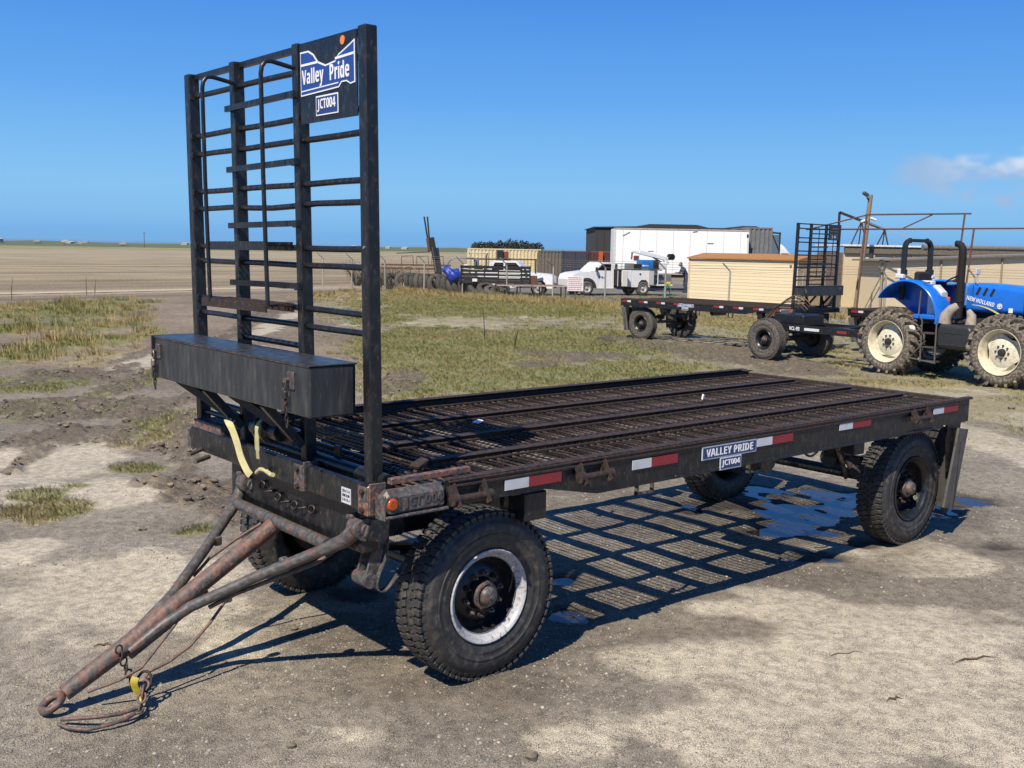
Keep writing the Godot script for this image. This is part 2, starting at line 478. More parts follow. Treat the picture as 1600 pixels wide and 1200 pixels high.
# ---------------------------------------------------------------- ground
const BLOBS := {   # patches of dry dirt, wet dirt, puddles, churned mud, green and straw grass: [x, z, half width, half depth]
"L": [[-2.77, -7.29, 0.95, 0.9], [-5.35, -11.76, 0.88, 1.56], [-4.17, -10.28, 0.84, 0.68], [-7.3, -23.46, 1.35, 2.97], [-4.43, -13.06, 0.43, 0.52], [-3.99, -8.25, 0.35, 0.44], [2.12, -6.34, 1.41, 1.15], [1.31, -5.2, 0.87, 0.44], [2.57, -5.79, 0.82, 1.05], [2, -7.2, 0.73, 0.48], [7.94, -17.44, 0.82, 1.89], [8.23, -19.55, 1.18, 0.95], [-2.22, -35.48, 2.4, 2.17], [-0.79, -40.12, 3.21, 2.37], [-3.09, -31.05, 1.15, 1.43], [1.55, -32.16, 1.39, 1.53], [5.44, -29.63, 1.67, 1.73], [-2.53, -22.63, 0.56, 1.02], [-1.26, -20.27, 0.5, 0.72], [-1.66, -6.28, 0.26, 0.32], [0.33, -5.06, 0.21, 0.13], [-0.76, -5.09, 0.21, 0.14], [1.53, -11.53, 1.17, 0.85], [3.26, -8.54, 0.93, 0.57], [6.69, -13.96, 0.57, 1.94], [-5.11, -34.04, 0.56, 0.9], [-4.77, -35.15, 0.97, 0.74], [-4.13, -35.22, 0.72, 0.87], [-3.65, -35.04, 0.56, 0.74], [-3.23, -36.05, 0.72, 1.11], [-2.48, -35.72, 0.64, 1.13], [-1.81, -34.57, 0.67, 0.91], [-1.11, -34, 0.71, 0.88], [-0.38, -33.66, 0.55, 0.61], [0.4, -33.08, 0.57, 0.95], [1.07, -32.13, 0.83, 0.64], [1.74, -31.35, 0.51, 0.79], [-3.54, -28.79, 0.53, 0.51], [-3.14, -29.6, 0.54, 0.7], [-2.53, -30.25, 0.49, 0.75], [-1.93, -31.37, 0.6, 0.76], [-0.93, -29.89, 0.66, 0.55], [0.14, -28.6, 0.64, 0.53], [-7.06, -18.27, 0.25, 0.62], [-7.2, -19.45, 0.43, 0.53], [-7.16, -20.43, 0.34, 0.69], [-7.19, -21.4, 0.27, 0.65], [-7.23, -22.46, 0.36, 1.01], [-7.15, -23.39, 0.34, 1.14], [-7.03, -23.99, 0.37, 1.03], [-7.11, -25.65, 0.43, 1.17], [-7.19, -27.67, 0.36, 0.97], [-7.36, -30.1, 0.4, 1.83], [-7.71, -33.2, 0.67, 1.6], [-8.14, -37.28, 0.48, 2.58]],
"W": [[2.22, -10.31, 2.13, 1.98], [0.4, -7.46, 0.67, 0.87], [0.88, -6.69, 0.71, 0.3], [2.34, -8.13, 0.81, 0.52], [4.35, -10.14, 0.49, 0.66], [-0.97, -6.55, 0.56, 0.46], [-0.04, -5.68, 0.42, 0.22], [-1.62, -7.63, 0.35, 0.38], [4.24, -8.77, 0.37, 0.3], [-0.41, -6.99, 0.54, 0.77], [1.46, -6.77, 0.54, 0.22], [-0.56, -5.63, 0.18, 0.14], [-0.34, -5.85, 0.31, 0.12], [-0.08, -6.04, 0.23, 0.15], [0.16, -6.24, 0.19, 0.14], [0.43, -6.5, 0.24, 0.21], [0.73, -6.81, 0.23, 0.24], [1.04, -7.12, 0.26, 0.22], [1.39, -7.49, 0.3, 0.24], [1.8, -7.9, 0.25, 0.19], [2.14, -8.01, 0.26, 0.32], [2.47, -8.09, 0.4, 0.23], [2.81, -8.19, 0.26, 0.3]],
"P": [[2.83, -10.13, 0.5, 0.42], [2.6, -10.79, 0.49, 0.27], [3.46, -10.72, 0.39, 0.35], [2.55, -8.46, 0.25, 0.15], [3.09, -8.88, 0.18, 0.16], [4.69, -10.61, 0.33, 0.26], [4.25, -10.09, 0.24, 0.24], [2.38, -11.07, 0.43, 0.19], [0.42, -7.74, 0.23, 0.16], [0.43, -6.96, 0.14, 0.15], [-1.64, -7.46, 0.12, 0.09], [-1.08, -7.28, 0.19, 0.2], [2.54, -9.26, 0.49, 0.2], [1.77, -9.91, 0.1, 0.1], [2.6, -29.36, 0.22, 0.85], [2.48, -28.94, 0.22, 1.04], [4.29, -8.86, 0.25, 0.12], [2.6, -9.61, 0.38, 0.21], [1.9, -8.46, 0.06, 0.06], [2.14, -10.19, 0.4, 0.19]],
"M": [[-6.59, -15.57, 1.26, 1.34], [-5.81, -15.65, 0.62, 1.23], [-5.95, -12.91, 0.53, 0.59], [-5.43, -13.44, 0.63, 0.73], [-3.08, -10.48, 0.41, 0.4], [-4.18, -12.66, 0.33, 0.57], [-5.34, -15.83, 0.26, 1.87], [-8.3, -19.72, 0.93, 0.97], [5.08, -27.64, 2.08, 1.89], [6.28, -22.59, 1.16, 1.02], [-8.78, -19.27, 0.39, 1.84], [-2.96, -10.07, 0.46, 0.31], [-3.69, -10.72, 0.29, 0.27], [-2.14, -19.34, 0.48, 2.04], [0.42, -22.86, 0.64, 0.78], [1.35, -24.41, 0.76, 1.04], [5.42, -25.2, 1.43, 1.57], [1.54, -25.19, 1.56, 0.94], [6.87, -27.91, 1.42, 1.16], [-5.5, -11.19, 0.2, 0.24], [-5.55, -11.57, 0.13, 0.26], [-5.58, -11.96, 0.13, 0.25], [-5.66, -12.39, 0.19, 0.23], [-5.66, -12.84, 0.19, 0.34], [-6.01, -13.93, 0.19, 0.29], [-6.26, -14.96, 0.15, 0.42], [-6.49, -16.06, 0.22, 0.53], [-6.87, -17.55, 0.23, 0.52], [-6.84, -18.19, 0.29, 0.7], [-7.06, -19.23, 0.22, 0.54], [-7.06, -20.06, 0.32, 0.72], [-7.05, -20.83, 0.19, 0.7], [-7.12, -21.81, 0.37, 0.85], [-7.18, -22.59, 0.34, 0.85], [-7.24, -23.73, 0.39, 1.21], [-7.26, -24.78, 0.24, 0.89], [-7.49, -26.91, 0.36, 1.32], [-7.79, -28.86, 0.29, 1.68], [-8.29, -31.93, 0.34, 1.68], [-8.54, -35.04, 0.39, 2.75], [-9.17, -38.24, 0.59, 2.92], [-9.41, -40.38, 0.42, 2.65], [-10.06, -45.29, 0.5, 2.96], [-4.93, -12.92, 0.11, 0.36], [-5.19, -13.8, 0.19, 0.31], [-5.36, -14.63, 0.15, 0.41], [-5.62, -15.51, 0.12, 0.4], [-6.12, -16.5, 0.17, 0.63], [-6.6, -17.51, 0.16, 0.74], [-7.11, -18.39, 0.18, 0.7], [-7.46, -19.58, 0.21, 0.79], [-7.86, -21.01, 0.17, 0.64], [-8.37, -22.69, 0.2, 1.2], [-8.49, -23.69, 0.31, 0.94], [-8.63, -24.9, 0.2, 1.33], [-2.49, -9.2, 0.1, 0.21], [-2.68, -9.51, 0.18, 0.17], [-2.83, -9.76, 0.14, 0.21], [-3.03, -9.99, 0.11, 0.19], [-3.26, -10.35, 0.14, 0.29], [-3.43, -10.87, 0.14, 0.33], [-3.64, -11.35, 0.15, 0.31], [-3.85, -11.95, 0.17, 0.34], [-4.07, -12.63, 0.14, 0.27], [-4.27, -13.3, 0.16, 0.47], [-4.49, -13.95, 0.25, 0.37], [-4.73, -14.71, 0.17, 0.53], [2.9, -30.11, 0.43, 0.94], [3.36, -30.16, 0.73, 0.72], [3.81, -29.44, 0.53, 0.81], [4.08, -28.59, 0.4, 0.66], [4.49, -28.54, 0.51, 0.93], [5.01, -28.19, 0.45, 0.94], [5.32, -27.32, 0.48, 0.76], [5.76, -26.83, 0.51, 0.73], [6.25, -26.48, 0.4, 0.51], [6.55, -25.68, 0.4, 0.77], [6.72, -24.69, 0.58, 0.51], [6.91, -23.84, 0.36, 0.61]],
"G": [[-8.43, -18.35, 0.85, 1.59], [-10.86, -23.18, 0.64, 4.87], [-12.19, -31.48, 0.83, 2.44], [-6.87, -19.24, 0.37, 2.55], [-5.99, -15.58, 0.23, 0.85], [-7.19, -15.43, 0.53, 0.84], [-4.2, -11.49, 0.31, 0.3], [-4.61, -10.07, 0.31, 0.24], [-4.16, -9.47, 0.23, 0.23], [-4.47, -10.5, 0.18, 0.17], [-2.84, -8.89, 0.17, 0.1], [-2.65, -9.01, 0.08, 0.11], [-1.36, -42.69, 4.44, 4], [1.26, -43.08, 3.95, 4.07], [-6.66, -47.81, 1.19, 2.8], [-1.26, -48.9, 5.98, 4.65], [0.63, -20.79, 1.66, 2.35], [2.79, -22.73, 1.41, 1.79], [2.49, -27.17, 2.18, 2.18], [3.24, -20.99, 1.05, 1.1], [-1.49, -24.63, 2.22, 4.38], [0.32, -27.99, 2.72, 3.81], [-0.6, -19.54, 1.44, 1.89], [-1.82, -18.33, 0.69, 0.84], [1.88, -31.21, 2.49, 2.87], [-1.81, -29.5, 2.16, 3.81], [-2.67, -27.97, 1.67, 5.59], [4.25, -19.6, 0.75, 0.58], [-17.55, -43.31, 2.29, 3.21], [-16.11, -37.87, 2.38, 4.87], [-10.34, -27.39, 0.63, 2.58], [-14.1, -31.16, 1.26, 3.32], [-4.73, -36.47, 1.13, 2.61], [-6.83, -14.84, 0.41, 0.56], [-4.96, -14.59, 0.29, 1.34]],
"D": [[-10.87, -25.18, 1.4, 4.58], [-13.36, -32.03, 1.59, 3.99], [-18.23, -40.22, 1.76, 3.56], [-16.29, -40.72, 1.35, 2.44], [-8.92, -22.34, 0.47, 2.22], [-4.83, -14.43, 0.37, 1.77], [-2.65, -25.02, 1.03, 5.88], [-1.33, -22.32, 1.59, 4.75], [-0.61, -24.56, 1.34, 3.67], [0.44, -24.56, 0.9, 2.96], [-1.82, -18.44, 0.8, 1.69], [-3, -27.61, 1.5, 4.77], [-7.38, -54.8, 3.7, 6.53], [-2.55, -50.79, 5.29, 4.4], [1.37, -46.91, 3.45, 3.76], [3.61, -42.72, 1.58, 2.68], [7.53, -40.02, 2.49, 3.52], [6.3, -41.55, 1.55, 3.38], [8.05, -36.66, 1.38, 2.64], [-4.63, -13.08, 0.35, 0.87], [-1.69, -27.56, 1.51, 3.7], [0, -19.59, 1.09, 1.72], [-4.39, -9.47, 0.4, 0.46], [5, -20.2, 0.77, 0.71], [7.65, -20.57, 1.22, 0.53]],
}
const WHEELS_AT := [[-0.19, -5.92], [3.42, -8.97], [-1.45, -7.42], [2.16, -10.47], [7.95, -22.2], [9.45, -19.95], [5.96, -24.75], [7.6, -25.95]]   # where tyres stand
const GX := -30.0
const GZ := -72.0
const GS := 0.15
const GW := 400
const GH := 467
var masks := {}
var nz := {}

func make_noise(called: String, freq: float, seed: int, oct := 4) -> void:
	var f := FastNoiseLite.new()
	f.noise_type = FastNoiseLite.TYPE_SIMPLEX
	f.frequency = freq; f.seed = seed; f.fractal_octaves = oct
	nz[called] = f

func paint_masks() -> void:
	for key in BLOBS:
		var a := PackedFloat32Array()
		a.resize(GW * GH)
		for b in BLOBS[key]:
			var rx: float = b[2] * 1.35 + 0.1
			var rz: float = b[3] * 1.35 + 0.1
			for j in range(maxi(0, int((b[1] - rz - GZ) / GS)), mini(GH - 1, int((b[1] + rz - GZ) / GS) + 1)):
				for i in range(maxi(0, int((b[0] - rx - GX) / GS)), mini(GW - 1, int((b[0] + rx - GX) / GS) + 1)):
					var dx: float = (GX + i * GS - b[0]) / b[2]
					var dz: float = (GZ + j * GS - b[1]) / b[3]
					var t := clampf(1.3 - sqrt(dx * dx + dz * dz) * 0.8, 0.0, 1.0)
					if t > a[j * GW + i]: a[j * GW + i] = t
		masks[key] = a

func mask(key: String, x: float, z: float) -> float:
	var fx := (x - GX) / GS
	var fz := (z - GZ) / GS
	if fx < 0.0 or fz < 0.0 or fx >= GW - 1.001 or fz >= GH - 1.001: return 0.0
	var i := int(fx)
	var j := int(fz)
	var u := fx - i
	var w := fz - j
	var a: PackedFloat32Array = masks[key]
	var k := j * GW + i
	return lerpf(lerpf(a[k], a[k + 1], u), lerpf(a[k + GW], a[k + GW + 1], u), w)

func field_s(x: float, z: float) -> float:   # metres across the furrows
	return 0.79 * x + 0.62 * z

func edge(v: float, n: float) -> float:
	return smoothstep(0.42, 0.62, v + n * 0.32)

func ground_height(x: float, z: float) -> float:
	if z < -75.0 or x < -32.0 or x > 32.0: return 0.0
	var near := clampf((z + 75.0) / 30.0, 0, 1)
	var n1: float = nz.mid.get_noise_2d(x, z)
	var y: float = 0.022 * n1 + 0.0026 * nz.fine.get_noise_2d(x, z)
	var m := edge(mask("M", x, z), n1)
	if m > 0.0: y += m * (0.11 * absf(nz.clod.get_noise_2d(x, z)) - 0.012 + 0.02 * nz.fine.get_noise_2d(x + 40.0, z))
	var p := edge(mask("P", x, z), nz.warp.get_noise_2d(x, z) * 1.2)
	y -= 0.033 * p * (0.78 + 0.95 * nz.fine.get_noise_2d(x * 0.6, z * 0.6 + 9.0) + 0.5 * nz.clod.get_noise_2d(x * 2.6, z * 2.6))
	var w := mask("W", x, z)
	y -= 0.008 * w
	if z > -28.0 and x > -3.0 and x < 11.0 and z < -5.0:   # soil pressed up round the wheels
		for q in WHEELS_AT:
			var dd: float = (x - q[0]) * (x - q[0]) + (z - q[1]) * (z - q[1])
			if dd < 0.5: y = lerpf(y, 0.022 + 0.01 * n1, exp(-dd * 9.0))
	return y * near

func build_ground() -> void:
	make_noise("mid", 0.55, 1, 4)
	make_noise("fine", 3.2, 2, 3)
	make_noise("clod", 2.6, 3, 3)
	make_noise("warp", 0.9, 5, 4)
	make_noise("big", 0.16, 6, 4)
	make_noise("huge", 0.02, 8, 3)
	make_noise("speck", 5.0, 9, 2)
	paint_masks()
	var xs := PackedFloat64Array([0.0])
	while xs[-1] < 7000.0:
		var x := xs[-1]
		xs.append(x + (0.065 if x < 4.0 else 0.065 + 0.011 * (x - 4.0) if x < 30.0 else 0.09 * x))
	var m := xs.size()
	var xx := PackedFloat64Array()
	for i in range(m - 1, 0, -1): xx.append(-xs[i])
	xx.append_array(xs)
	var zz := PackedFloat64Array([6.0, 3.0, 0.0, -2.0, -3.2])
	while zz[-1] > -9000.0:
		var z := -zz[-1]
		zz.append(-(z + maxf(0.062, (0.0050 if z < 70.0 else 0.03) * z)))
	var nx := xx.size()
	var nzr := zz.size()
	var v := PackedVector3Array(); v.resize(nx * nzr)
	var c := PackedColorArray(); c.resize(nx * nzr)
	for j in nzr:
		for i in nx:
			var x: float = xx[i]
			var z: float = zz[j]
			v[j * nx + i] = Vector3(x, ground_height(x, z), z)
			c[j * nx + i] = ground_colour(x, z)
	var nn := PackedVector3Array(); nn.resize(nx * nzr)
	for j in nzr:
		for i in nx:
			var a := v[j * nx + mini(i + 1, nx - 1)] - v[j * nx + maxi(i - 1, 0)]
			var b := v[mini(j + 1, nzr - 1) * nx + i] - v[maxi(j - 1, 0) * nx + i]
			nn[j * nx + i] = a.cross(b).normalized()
	var idx := PackedInt32Array(); idx.resize((nx - 1) * (nzr - 1) * 6)
	var k := 0
	for j in nzr - 1:
		for i in nx - 1:
			var p := j * nx + i   # j + 1 lies farther away (-z)
			idx[k] = p; idx[k + 1] = p + nx; idx[k + 2] = p + 1
			idx[k + 3] = p + 1; idx[k + 4] = p + nx; idx[k + 5] = p + nx + 1
			k += 6
	var arr := []
	arr.resize(Mesh.ARRAY_MAX)
	arr[Mesh.ARRAY_VERTEX] = v; arr[Mesh.ARRAY_NORMAL] = nn; arr[Mesh.ARRAY_COLOR] = c; arr[Mesh.ARRAY_INDEX] = idx
	var am := ArrayMesh.new()
	am.add_surface_from_arrays(Mesh.PRIMITIVE_TRIANGLES, arr)
	structure("ground", am, gravel_material())
	# standing water: a level sheet that the hollows of the ground reach up through
	var wm := StandardMaterial3D.new()
	wm.albedo_color = Color(0.09, 0.08, 0.06, 0.5)
	wm.transparency = BaseMaterial3D.TRANSPARENCY_ALPHA
	wm.roughness = 0.04
	wm.metallic_specular = 0.42
	var i2 := 0
	for w in [[2.9, -9.9, 4.6, 3.6], [-1.1, -7.4, 2.6, 1.8], [0.45, -7.3, 1.2, 2.2], [4.1, -32.4, 3.0, 3.0], [4.6, -8.7, 1.4, 1.0]]:
		var p := mb()
		p.quad(Vector3(w[0] - w[2] / 2, -0.026, w[1] - w[3] / 2), Vector3(w[0] + w[2] / 2, -0.026, w[1] - w[3] / 2), Vector3(w[0] + w[2] / 2, -0.026, w[1] + w[3] / 2), Vector3(w[0] - w[2] / 2, -0.026, w[1] + w[3] / 2), Vector3.UP)
		structure("puddle_water" if i2 == 0 else "puddle_water_%03d" % i2, p, wm)
		i2 += 1
	build_field()
	scatter_stones()
	scatter_grass()

func build_field() -> void:   # the ploughed field: a sheet of furrows that run away to the right
	var ss := [-48.6]
	while ss[-1] > -338.0: ss.append(ss[-1] - (0.34 if ss[-1] > -95.0 else -0.0036 * ss[-1]))
	var cols := 64
	var b := mb()
	var rows := []
	for s: float in ss:
		var row := []
		for k in cols + 1:
			var t := lerpf(.12, 1.75, pow(k / float(cols), 1.15)) * -s
			var x := .79 * s + .62 * t
			var z := .62 * s - .79 * t
			var st: float = nz.huge.get_noise_2d(s * 9.0, t * 0.35)
			var st2: float = nz.huge.get_noise_2d(s * 30.0 + 90.0, t * 0.4)
			var lum: float = 1.0 + 0.22 * nz.big.get_noise_2d(x * 0.5, z * 0.5) + 0.26 * st + 0.36 * st2 + 0.10 * nz.mid.get_noise_2d(x, z)
			var c: Color = Color(.25, .205, .13).lerp(Color(.33, .275, .175), clampf((-s - 55.0) / 140.0, 0, 1)) * lum
			c = c.lerp(Color(.19, .148, .10), exp(-pow((s + 54.0) / 1.5, 2.0)) * 0.8)
			c = c.lerp(Color(.20, .155, .105), exp(-pow((s + 58.5) / 1.2, 2.0)) * 0.7)
			c = c.lerp(Color(.52, .43, .30), exp(-pow((s + 49.6) / 1.2, 2.0)) * 0.9)
			row.append([Vector3(x, .02 + (.035 * sin(s * 6.5) + .03 * st2) * clampf((-s - 50.5) / 2.0, 0, 1) * (1.0 if s > -150.0 else 0.3), z), c.clamp(Color(0, 0, 0), Color(1, 1, 1)).linear_to_srgb()])
		rows.append(row)
	for i in rows.size() - 1:
		for k in cols:
			var a: Array = rows[i][k]
			var c2: Array = rows[i + 1][k + 1]
			var m: Vector3 = (a[0] + c2[0]) * .5
			if (m.x > -13.5 and m.z > -72.0) or (m.x > -4.5 and m.z > -86.0) or m.x > 60.0: continue
			var n: Vector3 = (rows[i + 1][k][0] - a[0]).cross(rows[i][k + 1][0] - a[0]).normalized()
			if n.y < 0.0: n = -n
			var q := [a, rows[i][k + 1], c2, rows[i + 1][k]]
			for tr in [[0, 1, 2], [0, 2, 3]]:
				var o := [q[tr[0]], q[tr[1]], q[tr[2]]]
				if (o[1][0] - o[0][0]).cross(o[2][0] - o[0][0]).y > 0.0: o = [o[0], o[2], o[1]]
				for e in o:
					b.v.append(e[0]); b.n.append(n); b.c.append(e[1])
	var soil := surf(two_tone(256, 81, 0.05, [[0, .62, .61, .6], [.5, .85, .85, .85], [1, 1, 1, 1]], .1, [[0, .5, .48, .46], [1, .7, .68, .66]], .55, .8, .03), 0.5, 0.95, 0.0, null, 0.0, true)
	structure("field", b, soil)

func ground_colour(x: float, z: float) -> Color:
	var s := field_s(x, z)
	var n1: float = nz.mid.get_noise_2d(x, z)
	var nb: float = nz.big.get_noise_2d(x, z)
	var nh: float = nz.huge.get_noise_2d(x, z)
	var col := Color(.235, .203, .155).lerp(Color(.355, .312, .242), clampf(0.5 + nb * 1.1 + n1 * 0.5, 0, 1))
	col = col.lerp(Color(.26, .20, .13) * (1.0 + 0.35 * nb), clampf((-z - 14.0) / 8.0, 0, 1) * clampf((2.0 - x) / 6.0, 0, 1) * 0.8)
	if z > -75.0 and absf(x) < 31.0:
		var sp: float = nz.speck.get_noise_2d(x, z)
		var wn: float = nz.warp.get_noise_2d(x, z)
		col = col * (1.0 + 0.22 * sp)
		col = col.lerp(Color(.60, .53, .395) * (1.0 + 0.16 * sp + 0.14 * n1), edge(mask("L", x, z), wn) * 0.85)
		if z < -13.0:   # the grassed waste ground behind
			var gz := clampf((-z - 13.0) / 4.0, 0, 1) * clampf((x + 2.2 - 0.26 * (z + 17.4) + 1.5 * nb) / 2.0, 0, 1) * clampf((s + 43.5) / 2.0, 0, 1) * clampf((13.0 - x) / 3.0, 0, 1)
			col = col.lerp(Color(.34, .30, .165), gz * clampf(0.72 + n1 * 0.7 + wn * 0.6, 0, 1))
		col = col.lerp(Color(.42, .345, .19) * (1.0 + 0.2 * sp), edge(mask("D", x, z), wn) * 0.75)
		col = col.lerp(Color(.21, .235, .08) * (1.0 + 0.25 * sp), edge(mask("G", x, z), wn) * 0.72)
		col = col.lerp(Color(.135, .108, .08) * (1.0 + 0.4 * sp), edge(mask("M", x, z), n1) * 0.8)
		var w := smoothstep(0.30, 0.75, mask("W", x, z) + wn * 0.28)
		col = col.lerp(Color(.165, .138, .103) * (1.0 + 0.15 * sp), w * 0.78)
		col = col.lerp(Color(.06, .05, .037), smoothstep(0.22, 0.6, mask("P", x, z) + wn * 0.4) * 0.9)
	# the ploughed field, its headland road and the green land beyond
	if x < 40.0 and s < -42.0:
		var st: float = nz.huge.get_noise_2d(s * 9.0, (0.62 * x - 0.79 * z) * 0.35)
		var st2: float = nz.huge.get_noise_2d(s * 26.0 + 90.0, (0.62 * x - 0.79 * z) * 0.5)
		var fld := Color(.33, .25, .155).lerp(Color(.40, .315, .20), clampf((-s - 50.0) / 120.0, 0, 1)) * (1.0 + 0.34 * st + 0.5 * st2 * clampf(1.5 + s / 130.0, 0.1, 1) + 0.10 * sin(s * 2.4 + 2.0 * st) * clampf(2.0 + s / 60.0, 0, 1))
		fld = fld.lerp(Color(.20, .155, .105), exp(-pow((s + 54.5) / 2.2, 2.0)) * 0.75)
		fld = fld.lerp(Color(.19, .15, .105), exp(-pow((s + 59.5) / 1.5, 2.0)) * 0.6)
		fld = fld.lerp(Color(.44, .365, .255), exp(-pow((s + 49.0) / 1.9, 2.0)) * 0.9)
		fld = fld.lerp(Color(.17, .14, .10), exp(-pow((s + 44.8) / 1.6, 2.0)) * 0.8)
		var yard := clampf((x + 4.0) / 2.0, 0, 1) * clampf((s + 52.0) / 2.0, 0.0, 1)
		col = col.lerp(fld, clampf((-42.5 - s + n1) / 1.5, 0, 1) * (1.0 - yard))
		var g := smoothstep(-338.0, -350.0, s + nh * 6.0)
		col = col.lerp(Color(.235, .235, .095).lerp(Color(.36, .33, .16), clampf(0.5 + st * 1.3, 0, 1)), g)
		col = col.lerp(Color(.12, .14, .075), smoothstep(-560.0, -640.0, s))
	if z < -52.0 and x > -5.0 and z > -86.0:   # yard paving behind the fence
		col = col.lerp(Color(.17, .16, .15), clampf((-z - 57.0 + 0.9 * x) / 3.0, 0, 1) * clampf((x + 5.0) / 3.0, 0, 1) * 0.8)
	return col.clamp(Color(0, 0, 0), Color(1, 1, 1)).linear_to_srgb()

func gravel_material() -> StandardMaterial3D:
	var side := 1024
	var cells := noise_bytes(FastNoiseLite.TYPE_CELLULAR, 0.085, 5, side, 1, FastNoiseLite.RETURN_CELL_VALUE)
	var dist := noise_bytes(FastNoiseLite.TYPE_CELLULAR, 0.085, 5, side, 1, FastNoiseLite.RETURN_DISTANCE2_SUB)
	var fine := noise_bytes(FastNoiseLite.TYPE_SIMPLEX, 0.16, 6, side, 3)
	var blot := noise_bytes(FastNoiseLite.TYPE_SIMPLEX, 0.012, 7, side, 5)
	var out := PackedByteArray(); out.resize(side * side * 3)
	var hb := PackedByteArray(); hb.resize(side * side)
	for i in side * side:
		var d := dist[i]
		var stone := clampf((d - 30) / 60.0, 0, 1) * (1.0 if cells[i] > 118 else 0.25)
		var t := 150.0 + (fine[i] - 128) * 1.05 + (blot[i] - 128) * 0.30 + stone * (cells[i] - 150) * 0.75
		hb[i] = int(clampf(80.0 + stone * 95.0 + (fine[i] - 128) * 0.7, 0, 255))
		var o := i * 3
		out[o] = int(clampf(t * 1.32 + 30, 0, 255)); out[o + 1] = int(clampf(t * 1.32 + 30, 0, 255)); out[o + 2] = int(clampf(t * 1.32 + 32, 0, 255))
	var g := surf(ImageTexture.create_from_image(Image.create_from_data(side, side, false, Image.FORMAT_RGB8, out)), 0.62, 0.93, 0.0, grey_tex(hb, side), 0.8, true)
	g.uv1_triplanar_sharpness = 4.0
	return g

func rock_mesh(seed: int) -> ArrayMesh:
	var r := RandomNumberGenerator.new()
	r.seed = seed
	var pts: Array[Vector3] = []
	for i in 4:
		var lat := lerpf(-1.2, 1.2, i / 3.0)
		for k in 6:
			var a := TAU * (k + 0.5 * (i % 2)) / 6.0
			pts.append(Vector3(cos(a) * cos(lat), sin(lat) * 0.62, sin(a) * cos(lat)) * r.randf_range(0.72, 1.15))
	var b := mb()
	for i in 3:
		for k in 6:
			var p := i * 6 + k
			var q := i * 6 + (k + 1) % 6
			b.quad(pts[p], pts[q], pts[q + 6], pts[p + 6], pts[p] + pts[q + 6])
	for k in range(1, 5):
		b.tri(pts[18], pts[18 + k], pts[19 + k], Vector3.UP)
	return b.mesh()

func multi(called: String, mesh: Mesh, mat: Material, tf: Array[Transform3D], cl: PackedColorArray) -> void:
	var mm := MultiMesh.new()
	mm.transform_format = MultiMesh.TRANSFORM_3D
	mm.use_colors = true
	mm.mesh = mesh
	mm.instance_count = tf.size()
	for i in tf.size():
		mm.set_instance_transform(i, tf[i])
		mm.set_instance_color(i, cl[i])
	var o := MultiMeshInstance3D.new()
	o.name = numbered(called)
	o.multimesh = mm
	o.material_override = mat
	add_child(o)
	o.set_meta("kind", "stuff")

func scatter_stones() -> void:
	for kind in 3:
		var tf: Array[Transform3D] = []
		var cl := PackedColorArray()
		var count: int = [80000, 60000, 12000][kind]
		for i in count:
			var z := -3.5 - 19.0 * pow(rng.randf(), 1.9)
			var x := rng.randf_range(-1, 1) * (1.2 - z * 0.56)
			var keep: float = 0.55 + 0.9 * nz.mid.get_noise_2d(x * 0.8, z * 0.8)
			var m := edge(mask("M", x, z), 0.0)
			if kind < 2:
				keep -= 0.75 * edge(mask("L", x, z), 0.0)
				keep -= 0.5 * edge(mask("P", x, z), 0.0)
			else:
				keep = -0.25 + 1.35 * m
			if rng.randf() > keep: continue
			var s: float = [rng.randf_range(0.003, 0.008), rng.randf_range(0.004, 0.012) * rng.randf_range(0.7, 1.2), rng.randf_range(0.012, 0.04)][kind]
			if kind == 2 and rng.randf() < 0.25: s *= 1.7
			var b := Basis.from_euler(Vector3(rng.randf_range(-0.4, 0.4), rng.randf() * TAU, rng.randf_range(-0.4, 0.4))).scaled(Vector3(s, s * rng.randf_range(0.6, 1.0), s))
			tf.append(Transform3D(b, Vector3(x, ground_height(x, z) + s * 0.15, z)))
			var t := rng.randf()
			var k := Color(.17, .155, .13).lerp(Color(.39, .355, .30), t * t) if kind < 2 else Color(.10, .08, .058).lerp(Color(.22, .175, .125), t)
			if kind < 2 and rng.randf() < 0.3: k = Color(.14, .13, .12)
			cl.append(k.linear_to_srgb())
		multi(["gravel", "gravel", "dirt_clods"][kind], rock_mesh(50 + kind), M.plain, tf, cl)

func tuft_mesh(seed: int, blades: int, spread: float, lean: float, slim := 1.0) -> ArrayMesh:
	var r := RandomNumberGenerator.new()
	r.seed = seed
	var b := mb()
	for i in blades:
		var a := r.randf() * TAU
		var root := Vector3(cos(a), 0, sin(a)) * r.randf() * spread
		var dir := Vector3(cos(a), 0, sin(a)) * lean * r.randf_range(0.3, 1.3) + Vector3(r.randf_range(-1, 1), 0, r.randf_range(-1, 1)) * lean * 0.6
		var hh := r.randf_range(0.55, 1.0)
		var w := r.randf_range(0.013, 0.028) * slim
		var sd := Vector3(-sin(a + 0.8), 0, cos(a + 0.8)) * w
		var p1 := root + dir * 0.35 * hh + Vector3.UP * hh * 0.55
		var p2 := root + dir * hh + Vector3.UP * hh
		var o := (dir + Vector3.UP * 0.5).normalized()
		var t := r.randf_range(0.75, 1.0)
		b.tint(t, t, t)
		b.qn(root - sd, root + sd, p1 + sd * 0.8, p1 - sd * 0.8, o, o, o, o)
		b.tn(p1 - sd * 0.8, p1 + sd * 0.8, p2, o, o, o)
	return b.mesh()

